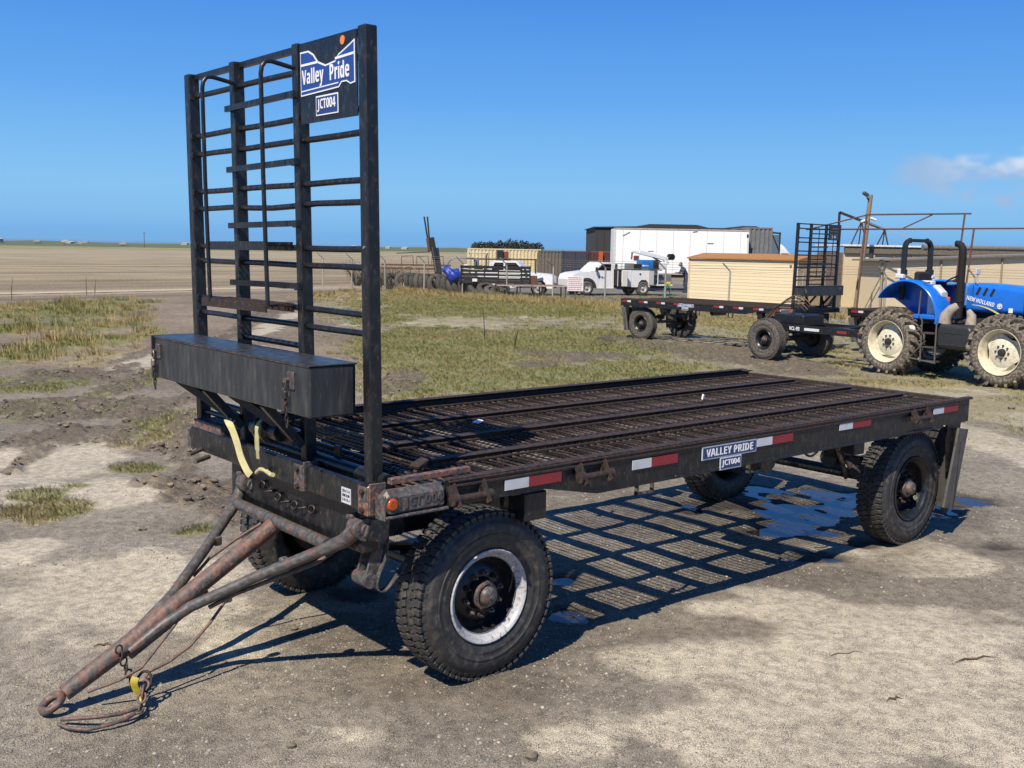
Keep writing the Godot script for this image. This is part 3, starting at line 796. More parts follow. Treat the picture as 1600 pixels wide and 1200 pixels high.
func scatter_grass() -> void:
	var tf := [[], [], []]
	var cl := [PackedColorArray(), PackedColorArray(), PackedColorArray()]
	for i in 330000:
		var z := -8.0 - 54.0 * pow(rng.randf(), 1.25)
		var x := rng.randf_range(-1, 1) * (2.0 - z * 0.54)
		var s := field_s(x, z)
		if s < -43.0 and x < -12.0: continue
		if x > 16.0 or s < -62.0: continue
		var wn: float = nz.warp.get_noise_2d(x, z)
		var g := edge(mask("G", x, z), wn)
		var d := edge(mask("D", x, z), wn)
		var w := 0.0
		if z < -12.5: w = clampf((-z - 12.5) / 4.0, 0, 1) * clampf(0.26 + wn * 1.25, 0, 0.6) * clampf(1.3 - maxf(x - 5.0, 0.0) * 0.1, 0.25, 1.0) * clampf((x + 2.2 - 0.26 * (z + 17.4) + wn) / 2.0, 0, 1)
		w *= 1.0 - 0.9 * edge(mask("L", x, z), wn)
		var bare := edge(mask("M", x, z), wn)
		var keep: float = maxf(g, maxf(d, w)) * (1.0 - 0.85 * bare) * (0.75 + 0.5 * nz.mid.get_noise_2d(x + 30.0, z))
		if x < -7.0 and z < -18.0: keep *= clampf(0.45 + 1.1 * nz.warp.get_noise_2d(x * 0.9 + 20.0, z * 0.45), 0.05, 0.9)
		if rng.randf() > keep: continue
		# along the fence the dry grass stands tall
		var fence := exp(-pow((z - fence_z(x) - 1.2) / 1.7, 2.0)) if x > -14.0 else 0.0
		var left_weeds := clampf((-x - 8.2 + 1.5 * wn) / 1.5, 0, 1) * clampf((-z - 20.0) / 3.0, 0, 1)
		var straw: bool = rng.randf() < (0.92 if d > g else 0.5) + nz.mid.get_noise_2d(x * 0.5 + 80.0, z * 0.5) * 0.5
		if fence > 0.3: straw = rng.randf() < 0.9
		var hgt := rng.randf_range(0.035, 0.085) + clampf((-z - 14.0) / 30.0, 0, 1) * 0.05
		hgt += fence * rng.randf_range(0.12, 0.42) + left_weeds * (0.03 + 0.36 * rng.randf() * rng.randf() * clampf(0.5 + 1.6 * nz.mid.get_noise_2d(x * 0.6, z * 0.6), 0.1, 1.3)) * maxf(d, g * 0.8)
		if left_weeds > 0.3 and rng.randf() > 0.62 + 0.9 * nz.mid.get_noise_2d(x * 0.7 + 50.0, z * 0.35): continue
		if not straw: hgt *= 0.85
		var kind := 1 if straw else 0
		if fence > 0.3 or left_weeds > 0.4: kind = 2 if straw else 0
		var wide := hgt * rng.randf_range(0.9, 1.5) * (1.0 if hgt < 0.25 else 0.7)
		var b := Basis(Vector3.UP, rng.randf() * TAU).scaled(Vector3(wide, hgt, wide))
		tf[kind].append(Transform3D(b, Vector3(x, ground_height(x, z) - 0.008, z)))
		var t := rng.randf()
		var k := Color(.12, .155, .035).lerp(Color(.30, .315, .09), t)
		if straw: k = Color(.27, .215, .085).lerp(Color(.56, .44, .22), t) if fence > 0.3 or left_weeds > 0.3 else Color(.30, .26, .10).lerp(Color(.52, .44, .22), t)
		cl[kind].append(k.linear_to_srgb())
	var meshes := [tuft_mesh(1, 13, 0.6, 0.8), tuft_mesh(2, 13, 0.7, 1.0), tuft_mesh(3, 24, 0.6, 0.5, 0.5)]
	for k in 3:
		var a: Array[Transform3D] = []
		a.assign(tf[k])
		multi(["grass", "dry_grass", "dry_grass"][k], meshes[k], M.leaf, a, cl[k])

func fence_z(x: float) -> float:
	var pts := [[-14.0, -70.0], [-12.35, -67.5], [-7.84, -63.6], [-5.07, -58.9], [-2.77, -56.2], [-0.35, -53.8], [1.92, -51.5], [4.32, -49.3], [9.42, -45.7], [15.3, -43.0], [24.0, -39.5]]
	for i in pts.size() - 1:
		if x <= pts[i + 1][0]: return lerpf(pts[i][1], pts[i + 1][1], (x - pts[i][0]) / (pts[i + 1][0] - pts[i][0]))
	return -39.5


# ---------------------------------------------------------------- flatbed trailers (x rearward, +z the side that faces the photographer on the near one)
func tyre_mesh(r: float, w: float, rim: float, blocks: int, dusty: bool) -> ArrayMesh:
	var b := mb()
	if dusty: b.tint(1, 1, 1)
	var k := r / 0.51
	var pr := [Vector2(-w + .03, rim), Vector2(-w + .004, rim + .03 * k), Vector2(-w, r - .11 * k), Vector2(-w + .012, r - .05 * k), Vector2(-w + .035, r - .022 * k), Vector2(-w + .05, r - .014 * k), Vector2(-.05, r - .014 * k), Vector2(-.035, r - .022 * k), Vector2(-.016, r - .045 * k), Vector2(-.013, r - .058 * k), Vector2(-.009, r - .060 * k), Vector2(-.004, r - .085 * k), Vector2(0.0, r - .11 * k), Vector2(-.001, r - .125 * k), Vector2(.003, r - .128 * k), Vector2(.003, r - .136 * k), Vector2(-.001, r - .139 * k), Vector2(-.003, rim + .062 * k), Vector2(-.001, rim + .058 * k), Vector2(-.005, rim + .045 * k), Vector2(-.012, rim + .03 * k), Vector2(-.014, rim + .018 * k), Vector2(-.03, rim), Vector2(-w + .03, rim)]
	b.lathe(pr, Vector3.ZERO, 72)
	var rows := [[-w + .052, .07], [-w * .5 - .042, .055], [-w * .5 + .042, .055], [-.052, .07]]
	for q in rows.size():
		for i in blocks:
			var a := TAU * (i + 0.5 * (q % 2) + 0.16 * q) / blocks
			var outer: bool = q == 0 or q == 3
			var d := Vector3(cos(a), sin(a), 0)
			var tg := Vector3(-sin(a), cos(a), 0)
			var ctr: Vector3 = d * (r - .011 * k) + Vector3(0, 0, rows[q][0])
			var bas := Basis(d, tg, Vector3.BACK)
			if outer:   # shoulder lugs bend down over the sidewall
				b.box(ctr, Vector3(.020 * k, TAU * r / blocks * 0.74, rows[q][1]), 0.004, bas)
				var out: float = -1.0 if q == 0 else 1.0
				b.box(d * (r - .034 * k) + Vector3(0, 0, rows[q][0] + out * .027), Vector3(.034 * k, TAU * r / blocks * 0.5, .010), 0.0, bas.rotated(tg, out * 0.45))
			else:
				b.box(ctr, Vector3(.022 * k, TAU * r / blocks * 0.72, rows[q][1]), 0.003, bas.rotated(d, 0.35))
	return b.mesh()

# a wheel on a stub at "at", facing out along +z * side; the part itself is the tyre
func wheel(parent: Node3D, at: Vector3, side: float, r: float, style: Dictionary) -> Node3D:
	var rim_r: float = style.get("rim", r * .55)
	var w: float = style.get("width", .27)
	var key := "tyre%.3f_%.3f" % [r, w]
	if not M.has(key): M[key] = tyre_mesh(r, w, rim_r, 62, false)
	var o := part("wheel", M[key], style.get("rubber", M.rubber), parent)
	o.position = at
	o.rotation = Vector3(0, 0.0 if side > 0 else PI, style.get("spin", 0.4))
	if side < 0: o.rotation = Vector3(0, PI, style.get("spin", 0.4))
	var q := rim_r
	var ring := mb()
	ring.lathe([Vector2(-.035, q), Vector2(-.012, q + .006), Vector2(-.006, q), Vector2(-.010, q - .012), Vector2(-.018, q - .017), Vector2(-.034, q - .026), Vector2(-.05, q - .05)], Vector3.ZERO, 56)
	part("rim_ring", ring, style.get("ring", M.black), o)
	var disc := mb()
	disc.lathe([Vector2(-.045, q - .048), Vector2(-.11, q - .056), Vector2(-.135, q - .07), Vector2(-.13, q - .10), Vector2(-.10, q - .125), Vector2(-.10, .10), Vector2(-.075, .09), Vector2(-.06, .085), Vector2(-.06, .0)], Vector3.ZERO, 48)
	disc.lathe([Vector2(-.16, q - .02), Vector2(-w + .05, q - .02), Vector2(-w + .03, q - .002)], Vector3.ZERO, 40)
	part("rim", disc, M.black, o)
	var hub := mb()
	hub.lathe([Vector2(-.07, .082), Vector2(-.045, .078), Vector2(-.04, .06), Vector2(-.012, .056), Vector2(-.002, .046), Vector2(.004, .03), Vector2(.004, 0)], Vector3.ZERO, 24)
	hub.tube([Vector3(0, 0, 0), Vector3(0, 0, .016)], .014, 6)
	part("hub", hub, style.get("hub", M.flake_dark), o)
	if style.get("arc", false):
		var arc := mb()
		arc.lathe([Vector2(-.05, .088), Vector2(-.026, .088), Vector2(-.026, .074), Vector2(-.05, .074)], Vector3.ZERO, 14, 1.3, 3.9)
		part("hub_clip", arc, M.flake, o)
	var nut := mb()
	nut.tube([Vector3(0, 0, -.104), Vector3(0, 0, -.072)], .017, 6)
	nut.tube([Vector3(0, 0, -.075), Vector3(0, 0, -.050)], .009, 6)
	var nm := nut.mesh()
	for i in 10:
		var a := TAU * i / 10.0
		var nn := part("lug_nut", nm, M.flake if style.get("arc", false) and i % 3 != 1 else M.rusty, o)
		nn.position = Vector3(cos(a), sin(a), 0) * (q - .15)
	var drum := mb()
	drum.lathe([Vector2(-w - .10, 0.0), Vector2(-w - .10, .19), Vector2(-w + .06, .20), Vector2(-w + .06, 0.0)], Vector3.ZERO, 28)
	part("brake_drum", drum, M.rusty, o)
	return o

func side_xf(s: float, x: float, y: float, z: float) -> Transform3D:   # lettering that faces out on side s
	return Transform3D(Basis(Vector3(s, 0, 0), Vector3.UP, Vector3(0, 0, s)), Vector3(x, y, z * s))

func front_xf(x: float, y: float, z: float) -> Transform3D:
	return Transform3D(Basis(Vector3.BACK, Vector3.UP, Vector3.LEFT), Vector3(x, y, z))

# strap winch bolted to a side rail
func winch(t: Node3D, x: float, y: float, s: float, z := 1.225) -> void:
	var b := mb()
	b.tube([Vector3(x - .10, y - .02, s * (z + .045)), Vector3(x + .10, y - .02, s * (z + .045))], .021, 10)
	b.tube([Vector3(x - .14, y - .02, s * (z + .045)), Vector3(x - .10, y - .02, s * (z + .045))], .034, 10)
	b.tube([Vector3(x + .10, y - .02, s * (z + .045)), Vector3(x + .135, y - .02, s * (z + .045))], .030, 9)
	for e in [-.105, .10]:
		b.bar(Vector3(x + e, y + .055, s * (z + .005)), Vector3(x + e - .01, y - .055, s * (z + .08)), .012, .035, Vector3(0, .7, s))
		b.bar(Vector3(x + e, y + .07, s * (z + .002)), Vector3(x + e, y - .05, s * (z + .002)), .04, .010, Vector3(0, 0, s))
	b.bar(Vector3(x - .13, y + .05, s * (z + .01)), Vector3(x - .13, y - .05, s * (z + .055)), .03, .02)
	part("strap_winch", b, M.rusty, t)
	var hole := mb(.012, .012, .012)
	hole.box(Vector3(x, y + .052, s * (z + .003)), Vector3(.16, .045, .006))
	part("winch_slot", hole, M.matt, t)

func tape(t: Node3D, x0: float, x1: float, y: float, s: float, z := 1.2275, share := .41, h := .06) -> void:
	var xm := lerpf(x0, x1, share)
	var a := mb(.52, .55, .6).box(Vector3((x0 + xm) / 2, y, s * (z + .002)), Vector3(xm - x0, h, .004))
	part("white_reflector_tape", a, M.print, t)
	var b := mb(.24, .022, .03).box(Vector3((x1 + xm) / 2, y, s * (z + .002)), Vector3(x1 - xm, h, .004))
	part("red_reflector_tape", b, M.print, t)

func name_plate(t: Node3D, x0: float, x1: float, y: float, h: float, s: float, words: String, z := 1.2275) -> void:
	var xc := (x0 + x1) / 2
	var w := x1 - x0
	part("name_plate_border", mb(.62, .65, .7).box(Vector3(xc, y, s * (z + .002)), Vector3(w, h, .004)), M.print, t)
	part("name_plate", mb(.022, .045, .15).box(Vector3(xc, y, s * (z + .004)), Vector3(w - .018, h - .018, .005)), M.print, t)
	lettering("plate_lettering", words, w * .86, h * .56, M.white_ink, t, side_xf(s, xc, y, z + .0075), .002)

func poly_plate(pts: Array, z0: float, z1: float) -> MB:
	var b := mb()
	b.prism(PackedVector2Array(pts), z0, z1)
	return b

func flatbed(t: Node3D, p: Dictionary) -> void:
	var x0 := -.81
	var x1: float = p.rear
	var mid_x := x1 * 0.5
	var low: float = p.get("low", 1.035)
	# ---- side rails
	for s in [1.0, -1.0]:
		var web := PackedVector2Array([Vector2(-.40, 1.118), Vector2(.31, 1.122), Vector2(.74, low), Vector2(x1 - 1.35, low), Vector2(x1 - 1.0, low + .028), Vector2(x1 - .1, low + .015), Vector2(x1, low + .02), Vector2(x1, 1.256), Vector2(-.40, 1.256)])
		var b := mb()
		b.prism(web, s * 1.222 if s < 0 else 1.202, s * 1.202 if s < 0 else 1.222)
		part("side_rail", b, M.black, t)
		var band := mb()
		band.box(Vector3((x1 - .38) / 2, 1.232, s * 1.2235), Vector3(x1 + .36, .042, .008), .003)
		band.box(Vector3((x1 + 1.0) / 2, low + .012, s * 1.2), Vector3(x1 - 1.9, .024, .06), .006)
		part("rail_flange", band, M.black, t)
		var lip := mb()
		lip.box(Vector3((x1 - .36) / 2, 1.266, s * 1.205), Vector3(x1 + .44, .012, .05), .003)
		lip.box(Vector3((x1 - .36) / 2, 1.256, s * 1.232), Vector3(x1 + .44, .012, .010), .003)
		part("rail_lip", lip, M.rusty, t)
		# rounded channel at the front corner
		var cb := mb()
		cb.box(Vector3(-.605, 1.182, s * 1.185), Vector3(.41, .144, .10), .034)
		cb.box(Vector3(-.605, 1.120, s * 1.19), Vector3(.40, .014, .115), .004)
		cb.box(Vector3(-.808, 1.17, s * 1.195), Vector3(.012, .135, .09), .004)
		part("corner_channel", cb, M.flake_dark, t)
		var tb := mb()
		tb.bar(Vector3(-.72, 1.285, s * 1.14), Vector3(-.20, 1.292, s * 1.15), .04, .034, Vector3.UP, .004)
		part("corner_tube", tb, M.flake, t)
		var lens := mb(.42, .075, .012)
		lens.lathe([Vector2(0, .034), Vector2(.010, .034), Vector2(.016, .028), Vector2(.018, .018), Vector2(.016, .012), Vector2(.019, 0)], Vector3.ZERO, 20)
		var lo := part("marker_light", lens, M.gloss, t)
		lo.transform = Transform3D(Basis.IDENTITY if s > 0 else Basis(Vector3.UP, PI), Vector3(-.765, 1.187, s * 1.235))
		var lr := mb()
		lr.lathe([Vector2(0, .050), Vector2(.008, .049), Vector2(.008, .036), Vector2(0, .036)], Vector3.ZERO, 20)
		var lro := part("light_ring", lr, M.flake_dark, t)
		lro.transform = lo.transform
		for wx in p.winches: winch(t, wx, 1.185, s)
		for tp in p.tapes: tape(t, tp[0], tp[1], tp[2] if tp.size() > 2 else 1.185, s)
		name_plate(t, p.sign_x, p.sign_x + p.sign_w, 1.172, .092, s, "VALLEY PRIDE")
		name_plate(t, p.sign_x + p.sign_w * .33, p.sign_x + p.sign_w * .72, 1.080, .088, s, p.code)
		# mudflap and its bracket behind the rear wheel
		var fb := mb()
		fb.prism(PackedVector2Array([Vector2(x1 - .33, 1.06), Vector2(x1 - .08, 1.06), Vector2(x1 - .16, .62), Vector2(x1 - .27, .62)]), s * 1.19 - .01, s * 1.19 + .01)
		part("mudflap_bracket", fb, M.black, t)
		var mf := mb(.045, .043, .04)
		mf.box(Vector3(x1 - .19, .64, s * 1.03), Vector3(.014, .72, .44), 0.0, Basis(Vector3.BACK, -.10))
		part("mudflap", mf, M.matt, t)
		var sl := mb(.10, .10, .097)
		sl.bar(Vector3(x1 - .13, 1.0, s * 1.245), Vector3(x1 - .245, .29, s * 1.215), .020, .17, Vector3.RIGHT)
		part("mudflap_edge", sl, M.matt, t)
	# ---- cross members, end rails, raised bars, grating
	var xb := -.30
	var cross := 0
	while xb < x1 - .1:
		var b := mb()
		b.box(Vector3(xb, 1.155, 0), Vector3(.075, .10, 2.38))
		part("cross_member", b, M.black, t)
		xb += .415 if cross % 3 != 2 else .56
		cross += 1
	var er := mb()
	er.box(Vector3(x1 - .01, 1.165, 0), Vector3(.05, .17, 2.38), .006)
	part("rear_rail", er, M.rusty, t)
	var bars := [-1.205, -.52, .14, .69, 1.175]
	for i in 5:
		var fx: float = [-.2, .25, -.05, -.18, -.36][i]
		var b := mb()
		var hh := .070 if i == 0 else .040
		b.box(Vector3((fx + x1 - .1 - .02 * i) / 2, 1.226 + hh / 2, bars[i] - .022), Vector3(x1 - .1 - .02 * i - fx, hh, .012), .003)
		b.box(Vector3((fx + x1 - .1 - .02 * i) / 2, 1.226 + hh - .004, bars[i] + .018), Vector3(x1 - .1 - .02 * i - fx, .008, .062), .003)
		b.box(Vector3((fx + x1 - .1) / 2, 1.229, bars[i] + .05), Vector3(x1 - .1 - fx, .016, .02), .003)
		if i > 0 and i < 4:   # crumpled end of the bar
			b.box(Vector3(fx - .03, 1.25, bars[i] + .01), Vector3(.12, .03, .075), .008, Basis(Vector3.BACK, .3).rotated(Vector3.UP, .2 * (i - 2)))
		part("deck_bar", b, M.rusty, t)
	for i in 4:
		var za: float = bars[i] + .05
		var zb: float = bars[i + 1] - .02
		var b := mb()
		var x := -.72
		while x < x1 - .04:
			b.tint(1, 1, 1) if int(x * 31.0) % 3 else b.tint(.3, .3, .3)
			b.box(Vector3(x, 1.221, (za + zb) / 2), Vector3(.007, .009, zb - za))
			x += .062
		var cnt := int((zb - za) / .047)
		for k in cnt + 1:
			var z := za + (zb - za) * k / cnt
			b.tint(.4, .4, .4)
			b.box(Vector3((x1 - .74) / 2, 1.2135, z), Vector3(x1 + .68, .004, .004))
		part("deck_grating", b, M.worn_rod, t, true)
	# ---- axles, springs, hangers
	for ax in [0.0, p.wheelbase]:
		var b := mb()
		b.tube([Vector3(ax, p.r + .03, -.9), Vector3(ax, p.r + .03, .9)], .048, 14)
		part("axle", b, M.black, t)
		for s in [1.0, -1.0]:
			var sp := mb()
			for k in 5:
				var len := .52 - .085 * k
				for e in [-1.0, 1.0]:
					sp.bar(Vector3(ax, p.r + .13 + .018 * (4 - k) + .0, s * .66), Vector3(ax + e * len, p.r + .13 + .018 * (4 - k) + .09 * len / .5, s * .66), .075, .015)
			sp.box(Vector3(ax, p.r + .10, s * .66), Vector3(.14, .24, .11), .01)
			part("leaf_spring", sp, M.black, t)
			for e in [-1.0, 1.0]:
				var hg := mb()
				hg.prism(PackedVector2Array([Vector2(ax + e * .58 - .13, 1.09), Vector2(ax + e * .58 + .13, 1.09), Vector2(ax + e * .55 + .05, .78), Vector2(ax + e * .55 - .05, .78)]), s * .66 - .055, s * .66 + .055)
				hg.tube([Vector3(ax + e * .55, .82, s * .66 - .08), Vector3(ax + e * .55, .82, s * .66 + .08)], .03, 10)
				part("spring_hanger", hg, M.black, t)
	for s in [1.0, -1.0]:
		for e in [[.28, .12], [p.wheelbase - 1.0, .10]]:
			var b := mb()
			b.box(Vector3(e[0], 1.015, s * 1.10), Vector3(e[1] + .05, .17, .16), .008)
			part("outrigger", b, M.black, t)
	# air tank, brake chambers, hoses and brackets seen below the rail
	var tank := mb()
	tank.tube([Vector3(p.wheelbase - 1.75, .93, .25), Vector3(p.wheelbase - 1.75, .93, .85)], .11, 18)
	part("air_tank", tank, M.black, t)
	for s in [1.0, -1.0]:
		for bx in [p.wheelbase - 3.3, p.wheelbase - 2.1]:
			var br := mb()
			for e in [-.075, .075]: br.bar(Vector3(bx + e, 1.06, s * .98), Vector3(bx + e, .90, s * .98), .03, .012)
			br.bar(Vector3(bx - .085, .90, s * .98), Vector3(bx + .085, .90, s * .98), .03, .012)
			part("strap_bracket", br, M.flake_dark, t)
		var ch := mb()
		ch.tube([Vector3(p.wheelbase - .45, .74, s * .55), Vector3(p.wheelbase - .27, .72, s * .55)], .085, 14)
		part("brake_chamber", ch, M.black, t)
		part("slack_adjuster", mb().tube([Vector3(p.wheelbase - .62, .80, s * .85), Vector3(p.wheelbase - .62, .66, s * .95)], .04, 8), M.rusty, t)
		part("brake_line", mb().tube([Vector3(p.wheelbase - .72, .90, s * .8), Vector3(p.wheelbase - .66, .72, s * .84), Vector3(p.wheelbase - .56, .62, s * .8)], .02, 8), M.rusty, t)
	var hose := mb(.02, .02, .02)
	var pts := []
	for i in 13:
		var u := i / 12.0
		pts.append(Vector3(p.wheelbase - 1.55 + .3 * u, 1.02 - .085 * sin(PI * u), 1.0))
	hose.tube(pts, .010, 6)
	part("air_hose", hose, M.matt, t)

func headboard(t: Node3D, code: String, full: bool) -> void:
	var tilt := Transform3D(Basis(Vector3.BACK, .018), Vector3.ZERO)
	tilt.origin = Vector3(-.757, 2.3, 0) - tilt.basis * Vector3(-.757, 2.3, 0)
	var post := [-1.13, -.465, .325, 1.02]
	for i in 4:
		var b := mb()
		b.xf = tilt
		var y0: float = [1.16, 1.16, 1.12, 1.14][i]
		b.box(Vector3(-.757, (3.605 + y0) / 2, post[i]), Vector3(.074, 3.605 - y0, .074 if i % 3 == 0 else .062), .006)
		var o := part("post", b, M.black, t)
		if i == 3:
			var seam := mb(.5, .5, .5)
			seam.xf = tilt
			seam.tube([Vector3(-.793, 2.50, post[i]), Vector3(-.800, 2.50, post[i])], .008, 8)
			part("rivet", seam, M.metal, o)
	var bar_y := [3.585, 3.46, 3.205, 3.085, 2.845, 2.735, 2.49, 2.395, 2.15, 2.05]
	for i in bar_y.size():
		var b := mb()
		b.xf = tilt
		var y: float = bar_y[i]
		var path := []
		for k in 9:
			var z := lerpf(-1.09, 1.0, k / 8.0)
			path.append(Vector3(-.757 + (.0 if i else .02), y + .0018 * sin(k * 1.7 + i * 2.1) - .012 * (1.0 if i == 5 else 0.0) * sin(PI * clampf((k - 2.0) / 4.0, 0, 1)), z))
		if i == 0: b.bar(path[0], path[8], .036, .032)
		else:
			b.tube(path, .0175, 10)
			b.tube([Vector3(-.775, y, -1.085), Vector3(-.775, y, -1.065)], .024, 8)
		part("cross_bar", b, M.black, t)
	for y in [1.93, 1.45, 1.37]:
		var b := mb()
		b.xf = tilt
		b.tube([Vector3(-.757, y, -.465 if y > 1.8 else -1.1), Vector3(-.757, y, .32 if y > 1.8 else -.47)], .018, 10)
		part("cross_bar", b, M.black, t)
	for y in [3.33, 2.965, 2.625, 2.275]:   # flat ladder rungs in front of the middle posts
		var b := mb()
		b.xf = tilt
		b.bar(Vector3(-.81, y - .004, -.515), Vector3(-.81, y + .004, .36), .022, .034)
		b.bar(Vector3(-.79, y, .335), Vector3(-.822, y, .335), .04, .04)
		part("ladder_rung", b, M.black, t)
	for y in [2.50, 2.155]:   # step treads
		var b := mb()
		b.xf = tilt
		var z0 := -.40 if y > 2.3 else -.55
		b.bar(Vector3(-.99, y, z0), Vector3(-.99, y + .004, .30), .012, .05)
		b.bar(Vector3(-.82, y, z0), Vector3(-.82, y, .30), .012, .05)
		for k in 5: b.bar(Vector3(-.96 + .032 * k, y + .018, z0), Vector3(-.96 + .032 * k, y + .018, .30), .010, .008)
		for k in 12:
			var z := lerpf(z0, .30, k / 11.0)
			b.bar(Vector3(-.99, y + .016, z), Vector3(-.82, y + .016, z), .012, .012)
		part("step_tread", b, M.rusty if y < 2.3 else M.black, t)
	for z in [-.43, .325]:   # hand rails
		var b := mb()
		b.xf = tilt
		var y1 := 3.485
		b.tube([Vector3(-.80, y1 - .01, z), Vector3(-.93, y1 + .012, z), Vector3(-.965, y1 + .008, z), Vector3(-.988, y1 - .02, z), Vector3(-.995, y1 - .06, z), Vector3(-.995, 2.9, z - .005), Vector3(-.992, 2.17, z)], .0125, 10)
		part("hand_rail", b, M.black, t)
	# sign board between the two near posts
	var bd := mb()
	bd.xf = tilt
	bd.box(Vector3(-.792, 3.375, .686), Vector3(.006, .42, .585))
	bd.box(Vector3(-.775, 3.587, .686), Vector3(.04, .012, .585), .003)
	var sign_board := part("sign_board", bd, M.black, t)
	var f := tilt * Transform3D(Basis(Vector3.BACK, Vector3.UP, Vector3.LEFT), Vector3(-.7955, 0, 0)) * Transform3D(Basis.from_scale(Vector3(.94, 1, 1)), Vector3(.0525, 0, 0))
	if full:
		var outer := [Vector2(.375, 3.312), Vector2(.80, 3.322), Vector2(.83, 3.345), Vector2(.88, 3.345), Vector2(.92, 3.328), Vector2(.97, 3.332), Vector2(.97, 3.545), Vector2(.92, 3.527), Vector2(.85, 3.505), Vector2(.80, 3.49), Vector2(.765, 3.462), Vector2(.66, 3.452), Vector2(.575, 3.478), Vector2(.525, 3.522), Vector2(.47, 3.545), Vector2(.375, 3.546)]
		var inner := Geometry2D.offset_polygon(PackedVector2Array(outer), -.009)[0]
		var o1 := part("sign_border", poly_plate(outer, .001, .003), M.white_ink, sign_board)
		o1.transform = f
		var bl := mb(.018, .06, .27)
		bl.prism(inner, .002, .005)
		part("sign_face", bl, M.print, sign_board).transform = f
		var st := mb(.75, .77, .8)
		st.prism(PackedVector2Array([Vector2(.383, 3.468), Vector2(.575, 3.468), Vector2(.575, 3.480), Vector2(.383, 3.480)]), .004, .0065)
		st.prism(PackedVector2Array([Vector2(.77, 3.464), Vector2(.963, 3.470), Vector2(.963, 3.482), Vector2(.77, 3.476)]), .004, .0065)
		st.prism(PackedVector2Array([Vector2(.383, 3.334), Vector2(.80, 3.343), Vector2(.80, 3.349), Vector2(.383, 3.340)]), .004, .0065)
		part("sign_stripe", st, M.print, sign_board).transform = f
		lettering("sign_lettering", "Valley", .245, .105, M.white_ink, sign_board, f * Transform3D(Basis.IDENTITY, Vector3(.522, 3.398, .007)))
		lettering("sign_lettering", "Pride", .205, .086, M.white_ink, sign_board, f * Transform3D(Basis.IDENTITY, Vector3(.815, 3.408, .007)))
		var dot := mb(.75, .22, .06)
		dot.tube([Vector3(.845, 3.553, .001), Vector3(.845, 3.553, .004)], .023, 18)
		part("orange_dot", dot, M.print, sign_board).transform = f
	else:
		for k in 4:
			var pl := mb(.10, .10, .11)
			pl.box(Vector3(.668, 3.24 + .085 * k, .003), Vector3(.46, .045, .004))
			part("sign_stripe", pl, M.print, sign_board).transform = f
	part("sign_border", poly_plate([Vector2(.545, 3.196), Vector2(.79, 3.196), Vector2(.79, 3.299), Vector2(.545, 3.299)], .001, .003), M.white_ink, sign_board).transform = f
	var cb := mb(.018, .05, .2)
	cb.prism(PackedVector2Array([Vector2(.553, 3.204), Vector2(.782, 3.204), Vector2(.782, 3.291), Vector2(.553, 3.291)]), .002, .005)
	part("sign_face", cb, M.print, sign_board).transform = f
	lettering("sign_lettering", code, .20, .066, M.white_ink, sign_board, f * Transform3D(Basis.IDENTITY, Vector3(.668, 3.2475, .007)))
	# tool box across the front
	var bx := mb()
	bx.box(Vector3(-.935, 1.755, -.105), Vector3(.262, .268, 2.07), .007)
	var box := part("tool_box", bx, M.box, t)
	var lid := mb()
	lid.box(Vector3(-.93, 1.893, -.13), Vector3(.29, .008, 2.13), .002)
	lid.box(Vector3(-.935, 1.757, -1.152), Vector3(.30, .285, .012), .003)
	part("box_lid", lid, M.box, box)
	var ed := mb()
	ed.box(Vector3(-1.0685, 1.888, -.105), Vector3(.008, .010, 2.06), .002)
	part("worn_edge", ed, M.flake, box)
	var ends := mb()
	ends.box(Vector3(-.80, 1.755, .90), Vector3(.02, .27, .045), .003)
	part("box_mount", ends, M.black, box)
	part("box_mount", mb().box(Vector3(-.80, 1.755, -.95), Vector3(.02, .27, .3), .003), M.black, box)
	for z in [.74, -1.07]:
		var h := mb()
		h.box(Vector3(-1.071, 1.80, z), Vector3(.012, .095, .07), .003)
		h.tube([Vector3(-1.075, 1.80, z - .02), Vector3(-1.105, 1.80, z - .02)], .014, 8)
		part("hasp", h, M.flake_dark, box)
		var lk := mb(.35, .32, .28)
		var ring := []
		for k in 13: ring.append(Vector3(-1.10, 1.775 - .03 * cos(TAU * k / 12.0), z - .02 + .02 * sin(TAU * k / 12.0)))
		lk.tube(ring, .005, 6)
		lk.box(Vector3(-1.10, 1.725, z - .02), Vector3(.02, .045, .04), .006)
		part("padlock", lk, M.metal if z < 0 else M.flake_dark, box)
		for k in 5:
			var l := mb()
			var rg := []
			for q in 9: rg.append(Vector3(-1.095 + (.008 * sin(TAU * q / 8.0) if k % 2 else 0.0), 1.69 - .03 * k + .022 * cos(TAU * q / 8.0), z - .02 + (0.0 if k % 2 else .009 * sin(TAU * q / 8.0)) + .004 * k))
			l.tube(rg, .0042, 5)
			part("chain_link", l, M.rusty, box)
	for z in [-.45, .33]:   # gusset braces below the box
		var b := mb()
		b.bar(Vector3(-1.0, 1.63, z - .45), Vector3(-.80, 1.40, z), .05, .05)
		b.bar(Vector3(-1.02, 1.62, z), Vector3(-.79, 1.36, z), .04, .05)
		part("box_brace", b, M.black, t)

func torus_path(c: Vector3, r: float, ax: Vector3, bx: Vector3, n := 20) -> Array:
	var o := []
	for k in n + 1: o.append(c + (ax * cos(TAU * k / n) + bx * sin(TAU * k / n)) * r)
	return o

